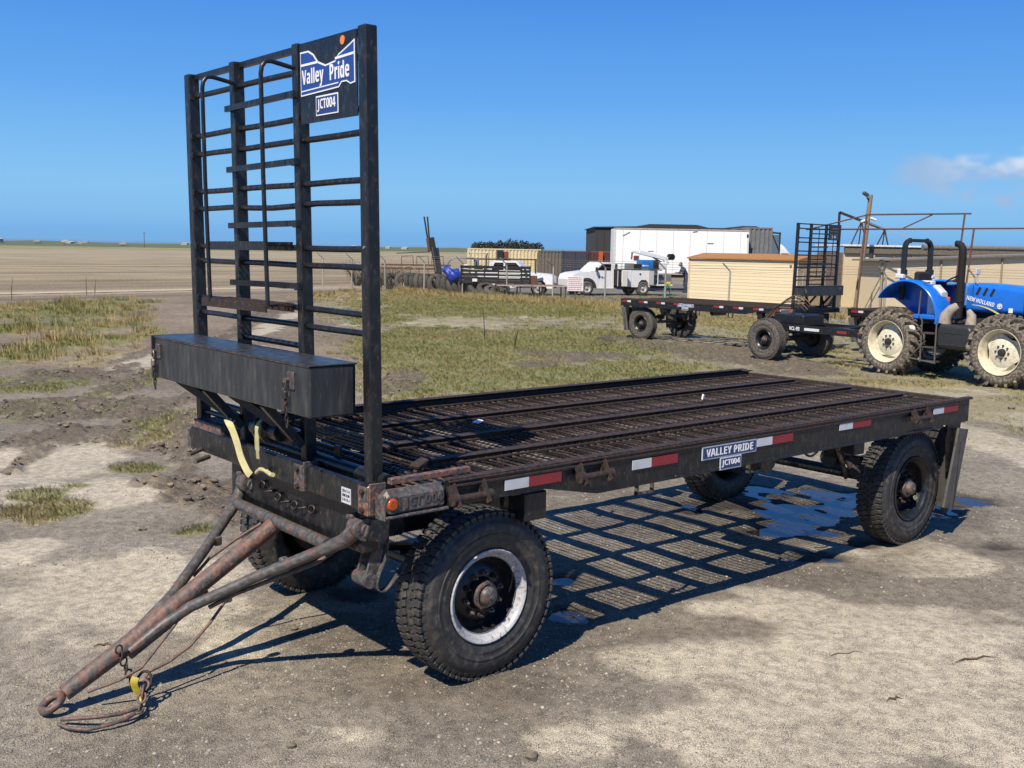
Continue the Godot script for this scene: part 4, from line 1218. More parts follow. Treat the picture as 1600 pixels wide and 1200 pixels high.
func build_main_trailer() -> void:
	var at := Vector3(-0.0976, 0, -5.8184) + Vector3(sin(.7018), 0, cos(.7018)) * -1.12
	var t := thing("flatbed_trailer", "long black flatbed trailer with tall slatted headboard and grey tool box, nearest on the gravel", "trailer", at, .7018)
	flatbed(t, {"rear": 5.42, "wheelbase": 4.729, "r": .503, "winches": [-.264, .68, 4.54], "sign_x": 1.71, "sign_w": .59, "code": "JCT004",
		"tapes": [[-.003, .43], [1.036, 1.465, 1.175], [2.312, 2.738], [3.343, 3.785, 1.20], [4.775, 5.2, 1.198]]})
	headboard(t, "JCT004", true)
	wheel(t, Vector3(0, .503, 1.12), 1, .503, {"ring": M.chip, "arc": true, "spin": .2})
	wheel(t, Vector3(4.729, .503, 1.12), 1, .503, {"hub": M.flake, "spin": .7})
	wheel(t, Vector3(0, .503, -1.12), -1, .503, {"spin": .1})
	wheel(t, Vector3(4.729, .503, -1.12), -1, .503, {"spin": .5})
	# weld-bead letters on the front corner
	lettering("weld_lettering", "JCT 004", .25, .062, M.flake_dark, t, side_xf(1, -.565, 1.183, 1.236), .006)
	# front frame
	var fs := mb()
	fs.box(Vector3(-.80, 1.19, -.03), Vector3(.05, .15, 2.26), .008)
	part("front_sill", fs, M.black, t)
	var pipe := mb()
	pipe.tube([Vector3(-.70, 1.275, -.75), Vector3(-.70, 1.275, 1.1)], .04, 14)
	part("front_pipe", pipe, M.black, t)
	var hs := mb()
	hs.box(Vector3(-.70, .98, .12), Vector3(.10, .27, 1.62), .01)
	hs.box(Vector3(-.55, .93, .12), Vector3(.36, .14, 1.3), .01)
	part("head_stock", hs, M.black, t)
	var tt := mb()
	tt.lathe([Vector2(-.06, .0), Vector2(-.06, .5), Vector2(.06, .5), Vector2(.06, 0)], Vector3.ZERO, 36)
	var tto := part("turntable", tt, M.rusty, t)
	tto.transform = Transform3D(Basis(Vector3.RIGHT, -PI / 2), Vector3(0, 1.03, 0))
	var sb := mb()
	sb.box(Vector3(-.3, .86, 0), Vector3(.9, .10, 1.2), .01)
	sb.box(Vector3(0, .84, 0), Vector3(1.3, .12, .9), .01)
	part("steering_frame", sb, M.black, t)
	for z in [.325, 1.02]:   # bolted foot plates of the posts
		var fp := mb()
		fp.box(Vector3(-.835, 1.185, z + .055), Vector3(.012, .15, .10), .003)
		fp.box(Vector3(-.79, 1.20, z + .115), Vector3(.10, .17, .012), .003)
		var fo := part("foot_plate", fp, M.flake_dark if z < .5 else M.flake, t)
		for y in [1.135, 1.235]:
			var bo := mb()
			bo.tube([Vector3(-.84, y, z + .055), Vector3(-.858, y, z + .055)], .016, 6)
			part("bolt", bo, M.rusty, fo)
	var gp := mb()
	gp.box(Vector3(-.66, 1.30, .52), Vector3(.02, .15, .06), .003)
	gp.box(Vector3(-.60, 1.33, .55), Vector3(.02, .02, .85), .003)
	part("gate_stop", gp, M.black, t)
	part("serial_sticker", mb(.55, .57, .6).box(Vector3(-.8265, 1.175, .885), Vector3(.003, .085, .095)), M.print, t)
	for k in 3:
		lettering("sticker_lettering", ["VIN 4 T 6 8", "GVWR 20 000", "S N 0 0 4"][k], .075, .016, M.dark_ink, t, front_xf(-.8285, 1.20 - .024 * k, .885), .001)
	# step of punched plate at the far corner
	var sp := mb()
	for k in 6: sp.box(Vector3(-.80 + .055 * k, 1.318, -.90), Vector3(.026, .012, .40), .003)
	for k in 9: sp.box(Vector3(-.66, 1.319, -1.09 + .047 * k), Vector3(.30, .010, .018), .002)
	sp.box(Vector3(-.815, 1.295, -.90), Vector3(.012, .06, .42), .003)
	sp.box(Vector3(-.66, 1.295, -.695), Vector3(.32, .06, .012), .003)
	part("corner_step", sp, M.flake, t)
	var pins := mb(.3, .27, .22)
	pins.tube([Vector3(-.83, 1.13, -.98), Vector3(-.95, 1.12, -.90)], .015, 8)
	pins.tube([Vector3(-.83, 1.10, -.86), Vector3(-.96, 1.095, -.78)], .017, 8)
	part("hitch_pin", pins, M.metal, t)
	# spool with strap on the headboard
	var spool := mb()
	spool.tube([Vector3(-.86, 1.42, -.10), Vector3(-.86, 1.42, .22)], .05, 16)
	spool.tube([Vector3(-.86, 1.42, -.01), Vector3(-.86, 1.42, .015)], .078, 18)
	spool.tube([Vector3(-.86, 1.42, .08), Vector3(-.86, 1.42, .105)], .078, 18)
	spool.box(Vector3(-.80, 1.40, .26), Vector3(.10, .08, .14), .01)
	part("strap_spool", spool, M.black, t)
	part("strap_roll", mb(.50, .50, .24).tube([Vector3(-.86, 1.42, .018), Vector3(-.86, 1.42, .077)], .068, 18), M.matt, t)
	# chain of links hanging along the head stock
	for k in 7:
		var u := k / 6.0
		var c := Vector3(-.765, 1.02 - .03 * u - .03 * sin(PI * u), -.22 + .62 * u)
		var l := mb(.32, .30, .28)
		l.tube(torus_path(c, .024, Vector3(0, .25, 1).normalized() * 1.5, Vector3.LEFT if k % 2 else Vector3.UP, 10), .008, 6)
		part("chain_link", l, M.flake_dark, t)
	# ---- drawbar
	var cz := .03
	var db := mb()
	db.tube([Vector3(-2.06, .095, cz), Vector3(-1.75, .265, cz), Vector3(-1.35, .51, cz), Vector3(-.78, .845, cz)], [.045, .052, .052, .050], 18)
	db.bar(Vector3(-1.72, .235, cz), Vector3(-1.25, .505, cz), .05, .07)
	var bar := part("drawbar", db, M.flake, t)
	var eye := mb()
	var dir := Vector3(.86, .51, 0)
	eye.tube(torus_path(Vector3(-2.125, .058, cz), .056, dir, Vector3.BACK, 24), .022, 10)
	part("towing_eye", eye, M.flake, bar)
	var rt := mb()
	rt.tube([Vector3(-1.72, .265, cz + .05), Vector3(-1.55, .385, cz + .085), Vector3(-1.40, .475, cz + .13), Vector3(-1.12, .655, .40), Vector3(-.86, .82, .66), Vector3(-.79, .90, .80), Vector3(-.76, .965, .87)], [.026, .030, .032, .032, .034, .042, .05], 14)
	part("drawbar_arm", rt, M.flake_dark, bar)
	var lt := mb()
	lt.tube([Vector3(-1.72, .265, cz - .05), Vector3(-1.55, .385, cz - .085), Vector3(-1.40, .475, cz - .13), Vector3(-1.12, .65, -.285), Vector3(-.82, .84, -.50), Vector3(-.74, .93, -.56), Vector3(-.70, .98, -.55)], [.026, .030, .032, .032, .034, .042, .048], 14)
	part("drawbar_arm", lt, M.flake_dark, bar)
	var xb := mb()
	xb.tube([Vector3(-.81, .855, -.53), Vector3(-.81, .85, .66)], .037, 14)
	part("drawbar_cross_tube", xb, M.flake_dark, bar)
	for z in [.89, -.47]:
		var e := mb()
		e.tube([Vector3(-.74, .985, z - .05), Vector3(-.74, .985, z + .055)], .062, 18)
		e.tube([Vector3(-.74, .985, z + .055), Vector3(-.74, .985, z + .075)], .035, 12)
		e.tube([Vector3(-.76, 1.03, z - .09), Vector3(-.76, 1.05, z - .02)], .02, 8)
		e.bar(Vector3(-.72, .98, z - .02), Vector3(-.60, .96, z - .02), .16, .12)
		e.box(Vector3(-.745, .985, z + .072), Vector3(.07, .02, .02), .004, Basis(Vector3.BACK, 1.2))
		part("drawbar_pivot", e, M.flake_dark, bar)
	for e in [[Vector3(-.98, .73, .47), .03], [Vector3(-1.19, .49, .17), .03], [Vector3(-1.02, .68, -.33), .028]]:
		part("cable_clamp", mb().box(e[0], Vector3(.05, .06, .05), .008), M.flake_dark, bar)
	# brake rod and sagging steel cables
	var cab := func(called: String, pts: Array, r: float, m: Material, par: Node) -> void:
		var b := mb()
		b.tube(pts, r, 7)
		part(called, b, m, par)
	cab.call("brake_rod", [Vector3(-.70, .80, .60), Vector3(-.83, .725, .57), Vector3(-1.0, .655, .47), Vector3(-1.2, .545, .30), Vector3(-1.32, .47, .22)], .013, M.flake, bar)
	cab.call("steel_cable", [Vector3(-1.19, .475, .17), Vector3(-1.30, .36, .18), Vector3(-1.42, .26, .19), Vector3(-1.55, .20, .20), Vector3(-1.67, .175, .21), Vector3(-1.69, .15, .22)], .009, M.flake, bar)
	cab.call("steel_cable", [Vector3(-1.42, .425, .10), Vector3(-1.52, .37, .17), Vector3(-1.70, .20, .19), Vector3(-1.82, .155, .18), Vector3(-1.96, .10, .10)], .008, M.flake, bar)
	cab.call("steel_cable", [Vector3(-.80, .80, -.15), Vector3(-.95, .70, -.22), Vector3(-1.10, .60, -.26), Vector3(-1.22, .52, -.22)], .010, M.flake, bar)
	cab.call("safety_cable", [Vector3(-2.15, .02, .22), Vector3(-2.12, .018, .30), Vector3(-2.06, .018, .37), Vector3(-1.95, .02, .39), Vector3(-1.86, .022, .38), Vector3(-1.78, .03, .345)], .011, M.flake, bar)
	cab.call("safety_cable", [Vector3(-2.13, .03, .20), Vector3(-2.07, .045, .27), Vector3(-1.98, .05, .33), Vector3(-1.88, .045, .35), Vector3(-1.79, .045, .34)], .011, M.flake, bar)
	for k in 5:
		var c := Vector3(-1.775 + .018 * k, .03 + .022 * k * (1 if k > 1 else 0), .34 - .025 * k)
		var l := mb()
		l.tube(torus_path(c, .022, Vector3(.4, .5 if k > 1 else 0.0, -.6).normalized() * 1.45, Vector3.UP if k % 2 else Vector3(.8, 0, .6), 10), .0075, 6)
		part("chain_link", l, M.flake, bar)
	for k in 7:
		var l := mb()
		l.tube(torus_path(Vector3(-1.79 + .01 * k, .30 - .035 * k, cz + .075 + .006 * k), .018, Vector3(.1, 1, 0).normalized() * 1.3, Vector3.BACK if k % 2 else Vector3.RIGHT, 10), .0055, 5)
		part("chain_link", l, M.rusty, bar)
	var hk := mb()
	hk.tube(torus_path(Vector3(-1.695, .125, .21), .046, Vector3(.3, 1, -.1).normalized() * 1.25, Vector3(.5, 0, .85).normalized(), 16), .008, 6)
	part("cable_loop", hk, M.rusty, bar)
	# hanging stand leg and its bent strap
	var st := mb()
	for dz in [-.045, .045]: st.bar(Vector3(-.60, .95, .85 + dz), Vector3(-.68, .69, .85 + dz), .016, .07, Vector3.RIGHT)
	st.tube([Vector3(-.69, .68, .78), Vector3(-.69, .68, .92)], .042, 14)
	st.box(Vector3(-.61, .93, .85), Vector3(.10, .12, .12), .01)
	part("stand_leg", st, M.flake_dark, t)
	var bs := mb()
	bs.ribbon([Vector3(-.585, .90, .915), Vector3(-.60, .80, .915), Vector3(-.645, .70, .915), Vector3(-.655, .645, .915), Vector3(-.635, .615, .915), Vector3(-.59, .62, .915), Vector3(-.50, .70, .915), Vector3(-.46, .75, .915)], .04, Vector3.BACK, .006)
	part("bent_strap", bs, M.flake_dark, t)
	# ---- loose straps and the hook on the ground
	var ys := mb(.50, .47, .25)
	ys.ribbon([Vector3(-.85, 1.40, -.47), Vector3(-.89, 1.418, -.43), Vector3(-.91, 1.408, -.37), Vector3(-.915, 1.37, -.31), Vector3(-.915, 1.30, -.25), Vector3(-.915, 1.22, -.20), Vector3(-.91, 1.15, -.135), Vector3(-.90, 1.12, -.10)], .044, Vector3(.5, .25, .85).normalized(), .004)
	var o := solo("ratchet_strap", ys, M.matt, "wide pale yellow strap drooping from the corner step to the drawbar pivot", "strap", "", at, .7018)
	part("strap_knot", mb(.46, .43, .24).tube([Vector3(-.86, 1.13, -.10), Vector3(-.87, 1.165, -.03), Vector3(-.87, 1.17, .03), Vector3(-.86, 1.15, .09), Vector3(-.87, 1.16, .13)], .014, 7), M.matt, o)
	part("strap_end", mb(.75, .76, .78).tube([Vector3(-.84, 1.365, -.515), Vector3(-.855, 1.39, -.475), Vector3(-.87, 1.405, -.44)], [.018, .028, .03], 8), M.matt, o)
	var y2 := mb(.48, .45, .25)
	y2.ribbon([Vector3(-.925, 1.43, .048), Vector3(-.93, 1.36, .05), Vector3(-.928, 1.30, .05)], .052, Vector3.BACK, .004)
	y2.ribbon([Vector3(-.928, 1.30, .05), Vector3(-.926, 1.25, .053)], .034, Vector3.BACK, .004)
	solo("strap_tail", y2, M.matt, "short yellow strap tail hanging from the black spool under the tool box", "strap", "", at, .7018)
	var yh := mb(.42, .35, .04)
	yh.ribbon([Vector3(-1.742, .168, .22), Vector3(-1.755, .14, .225), Vector3(-1.745, .10, .23), Vector3(-1.725, .06, .24), Vector3(-1.735, .035, .25)], .045, Vector3(.6, 0, .8), .006)
	solo("yellow_hook_strap", yh, M.paint, "short yellow sling around the cable loop beside the drawbar", "sling", "", at, .7018)
	var paper := mb(.85, .85, .85)
	paper.box(Vector3(1.05, 1.236, -.35), Vector3(.09, .006, .045), 0.0, Basis(Vector3.UP, .5).rotated(Vector3.RIGHT, .15))
	solo("paper_scrap", paper, M.plain, "small white scrap lying on the rusty deck grating", "litter", "", at, .7018)
	var hook := mb(.75, .75, .72)
	hook.tube([Vector3(3.35, 1.245, -.13), Vector3(3.37, 1.285, -.14), Vector3(3.40, 1.275, -.15), Vector3(3.40, 1.25, -.15)], .008, 6)
	solo("bent_wire", hook, M.plain, "small white bent wire sticking up from the middle of the deck", "litter", "", at, .7018)


# ---------------------------------------------------------------- the yard behind: tractor, parked trailers, fence, tyres, machines
func loft(b: MB, rings: Array, caps := true) -> MB:
	var m: int = rings[0].size()
	var cnt := rings.size()
	var nn := []
	for i in cnt:
		var row := []
		for k in m:
			var a: Vector3 = rings[i][(k + 1) % m] - rings[i][(k + m - 1) % m]
			var d: Vector3 = rings[mini(i + 1, cnt - 1)][k] - rings[maxi(i - 1, 0)][k]
			row.append(a.cross(d).normalized())
		nn.append(row)
	var ctr := Vector3.ZERO
	for p in rings[0]: ctr += p / m
	var flip := 1.0 if nn[0][0].dot(rings[0][0] - ctr) > 0 else -1.0
	for i in cnt - 1:
		for k in m:
			var j := (k + 1) % m
			b.qn(rings[i][k], rings[i][j], rings[i + 1][j], rings[i + 1][k], nn[i][k] * flip, nn[i][j] * flip, nn[i + 1][j] * flip, nn[i + 1][k] * flip)
	if caps:
		for e in [0, cnt - 1]:
			var c := Vector3.ZERO
			for p in rings[e]: c += p / m
			var o: Vector3 = (c - ctr) if e else Vector3.ZERO
			if e == 0:
				var c2 := Vector3.ZERO
				for p in rings[1]: c2 += p / m
				o = c - c2
			for k in m: b.tri(c, rings[e][k], rings[e][(k + 1) % m], o)
	return b

# ring in the yz plane at x: half width w, from y0 up to y1, corners rounded by r
func ring_yz(x: float, w: float, y0: float, y1: float, r: float, zc := 0.0) -> Array:
	var o := []
	for q in 4:
		var cz := (w - r) * (1 if q in [0, 3] else -1)
		var cy := y1 - r if q in [0, 1] else y0 + r
		for k in 4:
			var a := PI / 2 * (q + k / 3.0)
			o.append(Vector3(x, cy + sin(a) * r, zc + cz + cos(a) * r))
	return o

func ag_tyre() -> ArrayMesh:
	var b := mb()
	var w := .38
	b.lathe([Vector2(-w + .03, .44), Vector2(-w, .50), Vector2(-w - .005, .57), Vector2(-w + .03, .645), Vector2(-w + .10, .675), Vector2(-.10, .675), Vector2(-.03, .645), Vector2(.005, .57), Vector2(0, .50), Vector2(-.03, .44), Vector2(-w + .03, .44)], Vector3.ZERO, 48)
	for i in 40:
		var a := TAU * i / 40.0
		var s := 1.0 if i % 2 else -1.0
		for k in 4:   # each lug sweeps back from the middle over the shoulder
			var u0 := k / 4.0
			var u1 := (k + 1) / 4.0
			var p := func(u: float) -> Vector3:
				var an := a + s * 0.0 + (0.02 + .24 * u)
				var rr := .715 - .055 * u * u * u - (0.02 if u > .95 else 0.0)
				return Vector3(cos(an) * rr, sin(an) * rr, -w / 2 + s * (.01 + .195 * u))
			var m := (a + .02 + .24 * (u0 + u1) / 2)
			b.bar(p.call(u0), p.call(u1), .052, .075, Vector3(cos(m), sin(m), s * .5 * u1 * u1).normalized())
	return b.mesh()

func tractor_wheel(t: Node3D, x: float, z: float, s: float, spin: float) -> void:
	if not M.has("ag"): M.ag = ag_tyre()
	var o := part("wheel", M.ag, M.mud_rubber, t)
	o.position = Vector3(x, .71, z)
	o.rotation = Vector3(0, 0.0 if s > 0 else PI, spin)
	var r := mb(.62, .57, .43)
	r.lathe([Vector2(-.36, .44), Vector2(-.33, .42), Vector2(-.22, .39), Vector2(-.12, .41), Vector2(-.03, .435), Vector2(-.005, .45), Vector2(0, .445), Vector2(-.008, .43), Vector2(-.03, .415), Vector2(-.09, .395), Vector2(-.12, .385), Vector2(-.14, .37), Vector2(-.20, .365)], Vector3.ZERO, 48)
	part("rim", r, M.paint, o)
	var d := mb(.70, .66, .54)
	var pl := PackedVector2Array()
	for k in 24:
		var a := TAU * k / 24.0
		var q := fposmod(a + .3, TAU / 3.0) / (TAU / 3.0)
		pl.append(Vector2(cos(a), sin(a)) * (.365 if q < .5 else .365 - .075 * sin(PI * (q - .5) / .5)))
	d.prism(pl, -.165, -.150)
	d.lathe([Vector2(-.15, .30), Vector2(-.135, .28), Vector2(-.13, .20), Vector2(-.115, .17), Vector2(-.115, 0)], Vector3.ZERO, 32)
	part("wheel_disc", d, M.paint, o)
	var h := mb(.02, .02, .02)
	h.lathe([Vector2(-.115, .075), Vector2(-.06, .07), Vector2(-.05, .05), Vector2(-.05, 0)], Vector3.ZERO, 16)
	part("hub", h, M.matt, o)
	var nm := mb(.05, .05, .05).tube([Vector3(0, 0, -.115), Vector3(0, 0, -.09)], .02, 6).mesh()
	for k in 8: part("wheel_bolt", nm, M.matt, o).position = Vector3(cos(TAU * k / 8.0), sin(TAU * k / 8.0), 0) * .135

func build_tractor() -> void:
	var t := thing("tractor", "blue open-platform tractor with cream wheels and black roll bar, facing right beside the tan building", "tractor", Vector3(8.78, 0, -22.76), -0.9883)
	for s in [1.0, -1.0]:
		tractor_wheel(t, 0.02, s * .98, s, .3 + s)
		tractor_wheel(t, 2.62, s * .98, s, .9 - s)
	var blue := Color(.014, .145, .62)
	var body := mb(.02, .02, .022)
	body.box(Vector3(.9, .85, 0), Vector3(2.4, .5, .55), .04)
	body.box(Vector3(2.6, .82, 0), Vector3(1.5, .4, .5), .04)
	body.box(Vector3(.02, .75, 0), Vector3(.45, .5, .9), .05)
	part("chassis", body, M.matt, t)
	for x in [.02, 2.62]:
		part("axle", mb(.02, .02, .022).tube([Vector3(x, .71, -.8), Vector3(x, .71, .8)], .11, 14), M.matt, t)
	for s in [1.0, -1.0]:
		var f := mb(blue.r, blue.g, blue.b)
		f.lathe([Vector2(-.30, .775), Vector2(.20, .80), Vector2(.25, .785), Vector2(.26, .76), Vector2(.22, .755), Vector2(-.30, .745), Vector2(-.30, .775)], Vector3(.35, 1.25, 0), 30, -.12, 2.62)
		var pl := PackedVector2Array([Vector2(.35, 1.25)])
		for k in 17: pl.append(Vector2(.35, 1.25) + Vector2.from_angle(lerpf(-.12, 2.62, k / 16.0)) * .76)
		f.prism(pl, -.30, -.28)
		f.box(Vector3(.85, 1.28, -.1), Vector3(.7, .10, .5), .02)
		var o := part("fender", f, M.gloss, t)
		o.transform = Transform3D(Basis.IDENTITY if s > 0 else Basis.from_scale(Vector3(1, 1, 1)), Vector3(0, 0, .62 if s > 0 else -.58))
		var lamp := mb(.6, .62, .64)
		lamp.box(Vector3(-.05, 2.10, s * .52), Vector3(.2, .10, .12), .02)
		lamp.box(Vector3(-.09, 2.20, s * .50), Vector3(.08, .12, .09), .015)
		part("work_lamp", lamp, M.gloss, t)
	var rb := mb(.016, .019, .022)
	var hoop := [Vector3(-.03, 1.6, .46), Vector3(-.03, 2.2, .46), Vector3(-.03, 2.62, .45)]
	for k in 9: hoop.append(Vector3(-.03, 2.70 + .17 * sin(PI * k / 8.0 * .5) + 0.0, .45 - .17 * (1 - cos(PI * k / 16.0))))
	for k in range(8, -1, -1): hoop.append(Vector3(-.03, 2.70 + .17 * sin(PI * k / 16.0), -.45 + .17 * (1 - cos(PI * k / 16.0))))
	hoop.append_array([Vector3(-.03, 2.2, -.46), Vector3(-.03, 1.6, -.46)])
	for i in hoop.size() - 1: rb.bar(hoop[i], hoop[i + 1] + (hoop[i + 1] - hoop[i]).normalized() * .012, .11, .07, Vector3(0, 0.01, 1) if absf(hoop[i + 1].z - hoop[i].z) < .06 else Vector3.UP, .008)
	for s in [1.0, -1.0]: rb.box(Vector3(-.03, 2.19, s * .46), Vector3(.15, .12, .11), .01)
	part("roll_bar", rb, M.paint, t)
	var hood := mb(blue.r, blue.g, blue.b)
	loft(hood, [ring_yz(1.48, .40, 1.42, 1.98, .10), ring_yz(1.60, .42, 1.42, 2.02, .11), ring_yz(2.3, .41, 1.42, 1.985, .11), ring_yz(3.1, .38, 1.40, 1.88, .11), ring_yz(3.5, .34, 1.34, 1.74, .12), ring_yz(3.62, .28, 1.30, 1.60, .12)])
	part("hood", hood, M.gloss, t)
	var eng := mb(.025, .025, .027)
	eng.box(Vector3(2.3, 1.2, 0), Vector3(1.7, .55, .56), .03)
	eng.box(Vector3(3.5, 1.1, 0), Vector3(.25, .45, .6), .03)
	part("engine", eng, M.matt, t)
	for k in 3:
		var v := mb(.012, .012, .014)
		v.xf = Transform3D(Basis(Vector3.BACK, -.45), Vector3(1.74 + .15 * k, 1.86 - .012 * k, .423 - .004 * k))
		v.box(Vector3.ZERO, Vector3(.055, .17, .008), .003)
		part("hood_vent", v, M.matt, t)
	lettering("hood_lettering", "NEW HOLLAND", .62, .085, M.white_ink, t, Transform3D(Basis(Vector3.BACK, -.20), Vector3(1.80, 1.655, .426)), .003)
	var em := mb(.8, .82, .85)
	em.lathe([Vector2(0, .055), Vector2(.003, .055), Vector2(.003, .04), Vector2(0, .04)], Vector3(2.22, 1.575, .424), 20)
	for a in [-.5, 0.0, .5]: em.box(Vector3(2.22 + .03 * a, 1.575, .426), Vector3(.014, .075 - .02 * absf(a), .004), 0.0, Basis(Vector3.BACK, -a))
	part("hood_emblem", em, M.print, t)
	var sw := mb(.62, .60, .16)
	for k in 7: sw.bar(Vector3(1.62 + .095 * k, 1.575 - .004 * k * k, .424), Vector3(1.715 + .095 * k, 1.575 - .004 * (k + 1) * (k + 1), .424), .004, .012 + .004 * k, Vector3.UP)
	part("hood_stripe", sw, M.print, t)
	part("hood_badge", mb(.75, .76, .75).box(Vector3(2.45, 1.50, .415), Vector3(.09, .09, .01), .003), M.print, t)
	for x in [1.62, 2.72]: part("panel_gap", mb(.01, .02, .06).box(Vector3(x, 1.72, .418), Vector3(.012, .5, .012)), M.matt, t)
	var gr := mb(.03, .03, .035)
	gr.box(Vector3(3.05, 1.62, .395), Vector3(.30, .30, .02), .004)
	part("grille", gr, M.matt, t)
	var ex := mb(.055, .045, .042)
	ex.tube([Vector3(1.45, 1.30, .60), Vector3(1.45, 2.60, .60), Vector3(1.44, 2.70, .60), Vector3(1.40, 2.765, .60), Vector3(1.33, 2.80, .60), Vector3(1.29, 2.80, .60)], [.075, .075, .072, .07, .068, .068], 14, false)
	ex.tube([Vector3(1.45, 1.62, .60), Vector3(1.45, 1.72, .60)], .085, 14)
	part("exhaust_stack", ex, M.rusty_pipe, t)
	var el := mb(.36, .33, .28)
	el.tube([Vector3(1.2, 1.17, .68), Vector3(1.22, 1.32, .67), Vector3(1.32, 1.46, .64), Vector3(1.45, 1.55, .60)], [.14, .13, .11, .09], 12)
	el.tube([Vector3(1.75, 1.17, .62), Vector3(1.74, 1.36, .60), Vector3(1.66, 1.46, .58)], [.11, .09, .05], 12)
	part("exhaust_elbow", el, M.matt, t)
	var can := mb(.03, .031, .034)
	loft(can, [ring_yz(1.18, .20, .72, 1.10, .08, .66), ring_yz(1.24, .24, .66, 1.17, .08, .66), ring_yz(1.86, .24, .66, 1.17, .08, .66), ring_yz(1.92, .20, .72, 1.10, .08, .66)])
	for y in [.75, 1.0]: can.box(Vector3(1.55, y, .902), Vector3(.6, .02, .012), .003)
	part("fuel_tank", can, M.paint, t)
	for k in 3:
		part("step", mb(.06, .045, .04).box(Vector3(.99 + .03 * (2 - k), .38 + .29 * k, .85), Vector3(.30, .03, .22), .004), M.matt, t)
	var sf := mb(.09, .085, .08)
	for dx in [-.17, .17]:
		sf.tube([Vector3(1.05 + dx, .36, .96), Vector3(1.0 + dx, 1.2, .90)], .018, 7)
	sf.tube([Vector3(.83, 1.2, .9), Vector3(.72, 1.35, .88), Vector3(.70, 1.8, .82), Vector3(.72, 1.98, .78), Vector3(.82, 2.0, .7)], .016, 7)
	sf.tube([Vector3(.62, .42, .96), Vector3(1.24, .36, .96)], .016, 7)
	sf.tube([Vector3(.62, .42, .96), Vector3(.95, .80, .92)], .016, 7)
	part("step_frame", sf, M.matt, t)
	var fl := mb(.04, .04, .042)
	fl.box(Vector3(.9, 1.22, 0), Vector3(1.2, .06, 1.2), .01)
	part("platform", fl, M.matt, t)
	var cs := mb(.60, .63, .66)
	loft(cs, [ring_yz(.66, .10, 1.30, 1.86, .03, .42), ring_yz(.80, .11, 1.28, 1.95, .03, .42), ring_yz(.98, .10, 1.28, 1.80, .03, .42)])
	cs.box(Vector3(.55, 1.95, .38), Vector3(.25, .16, .16), .02)
	part("side_console", cs, M.gloss, t)
	var st := mb(.015, .015, .016)
	st.box(Vector3(.35, 1.72, 0), Vector3(.48, .12, .48), .04)
	st.box(Vector3(.12, 1.98, 0), Vector3(.12, .46, .46), .04)
	part("seat", st, M.matt, t)
	var stw := mb(.012, .012, .013)
	stw.tube(torus_path(Vector3(.90, 2.05, 0), .20, Vector3(.85, .5, 0).normalized(), Vector3.BACK, 24), .018, 8)
	for a in 3: stw.bar(Vector3(.90, 2.05, 0), Vector3(.90, 2.05, 0) + (Vector3(.85, .5, 0).normalized() * cos(2.1 * a) + Vector3.BACK * sin(2.1 * a)) * .19, .03, .02)
	stw.tube([Vector3(.90, 2.05, 0), Vector3(1.10, 1.70, 0), Vector3(1.2, 1.3, 0)], .045, 10)
	part("steering_wheel", stw, M.matt, t)
	var ds := mb(.10, .22, .42)
	ds.box(Vector3(1.26, 1.75, 0), Vector3(.26, .5, .5), .05)
	ds.box(Vector3(1.05, 1.98, .2), Vector3(.2, .06, .3), .02)
	part("dashboard", ds, M.gloss, t)
	part("turn_light", mb(.55, .12, .015).box(Vector3(.99, 1.65, .33), Vector3(.12, .11, .05), .015), M.gloss, t)
	part("mirror", mb(.5, .52, .52).box(Vector3(1.72, 2.25, .46), Vector3(.03, .12, .16), .01).tube([Vector3(1.70, 2.0, .42), Vector3(1.72, 2.25, .46)], .012, 6), M.gloss, t)
	part("round_reflector", mb(.75, .75, .7).tube([Vector3(.60, 1.02, .90), Vector3(.60, 1.02, .94)], .085, 16), M.gloss, t)

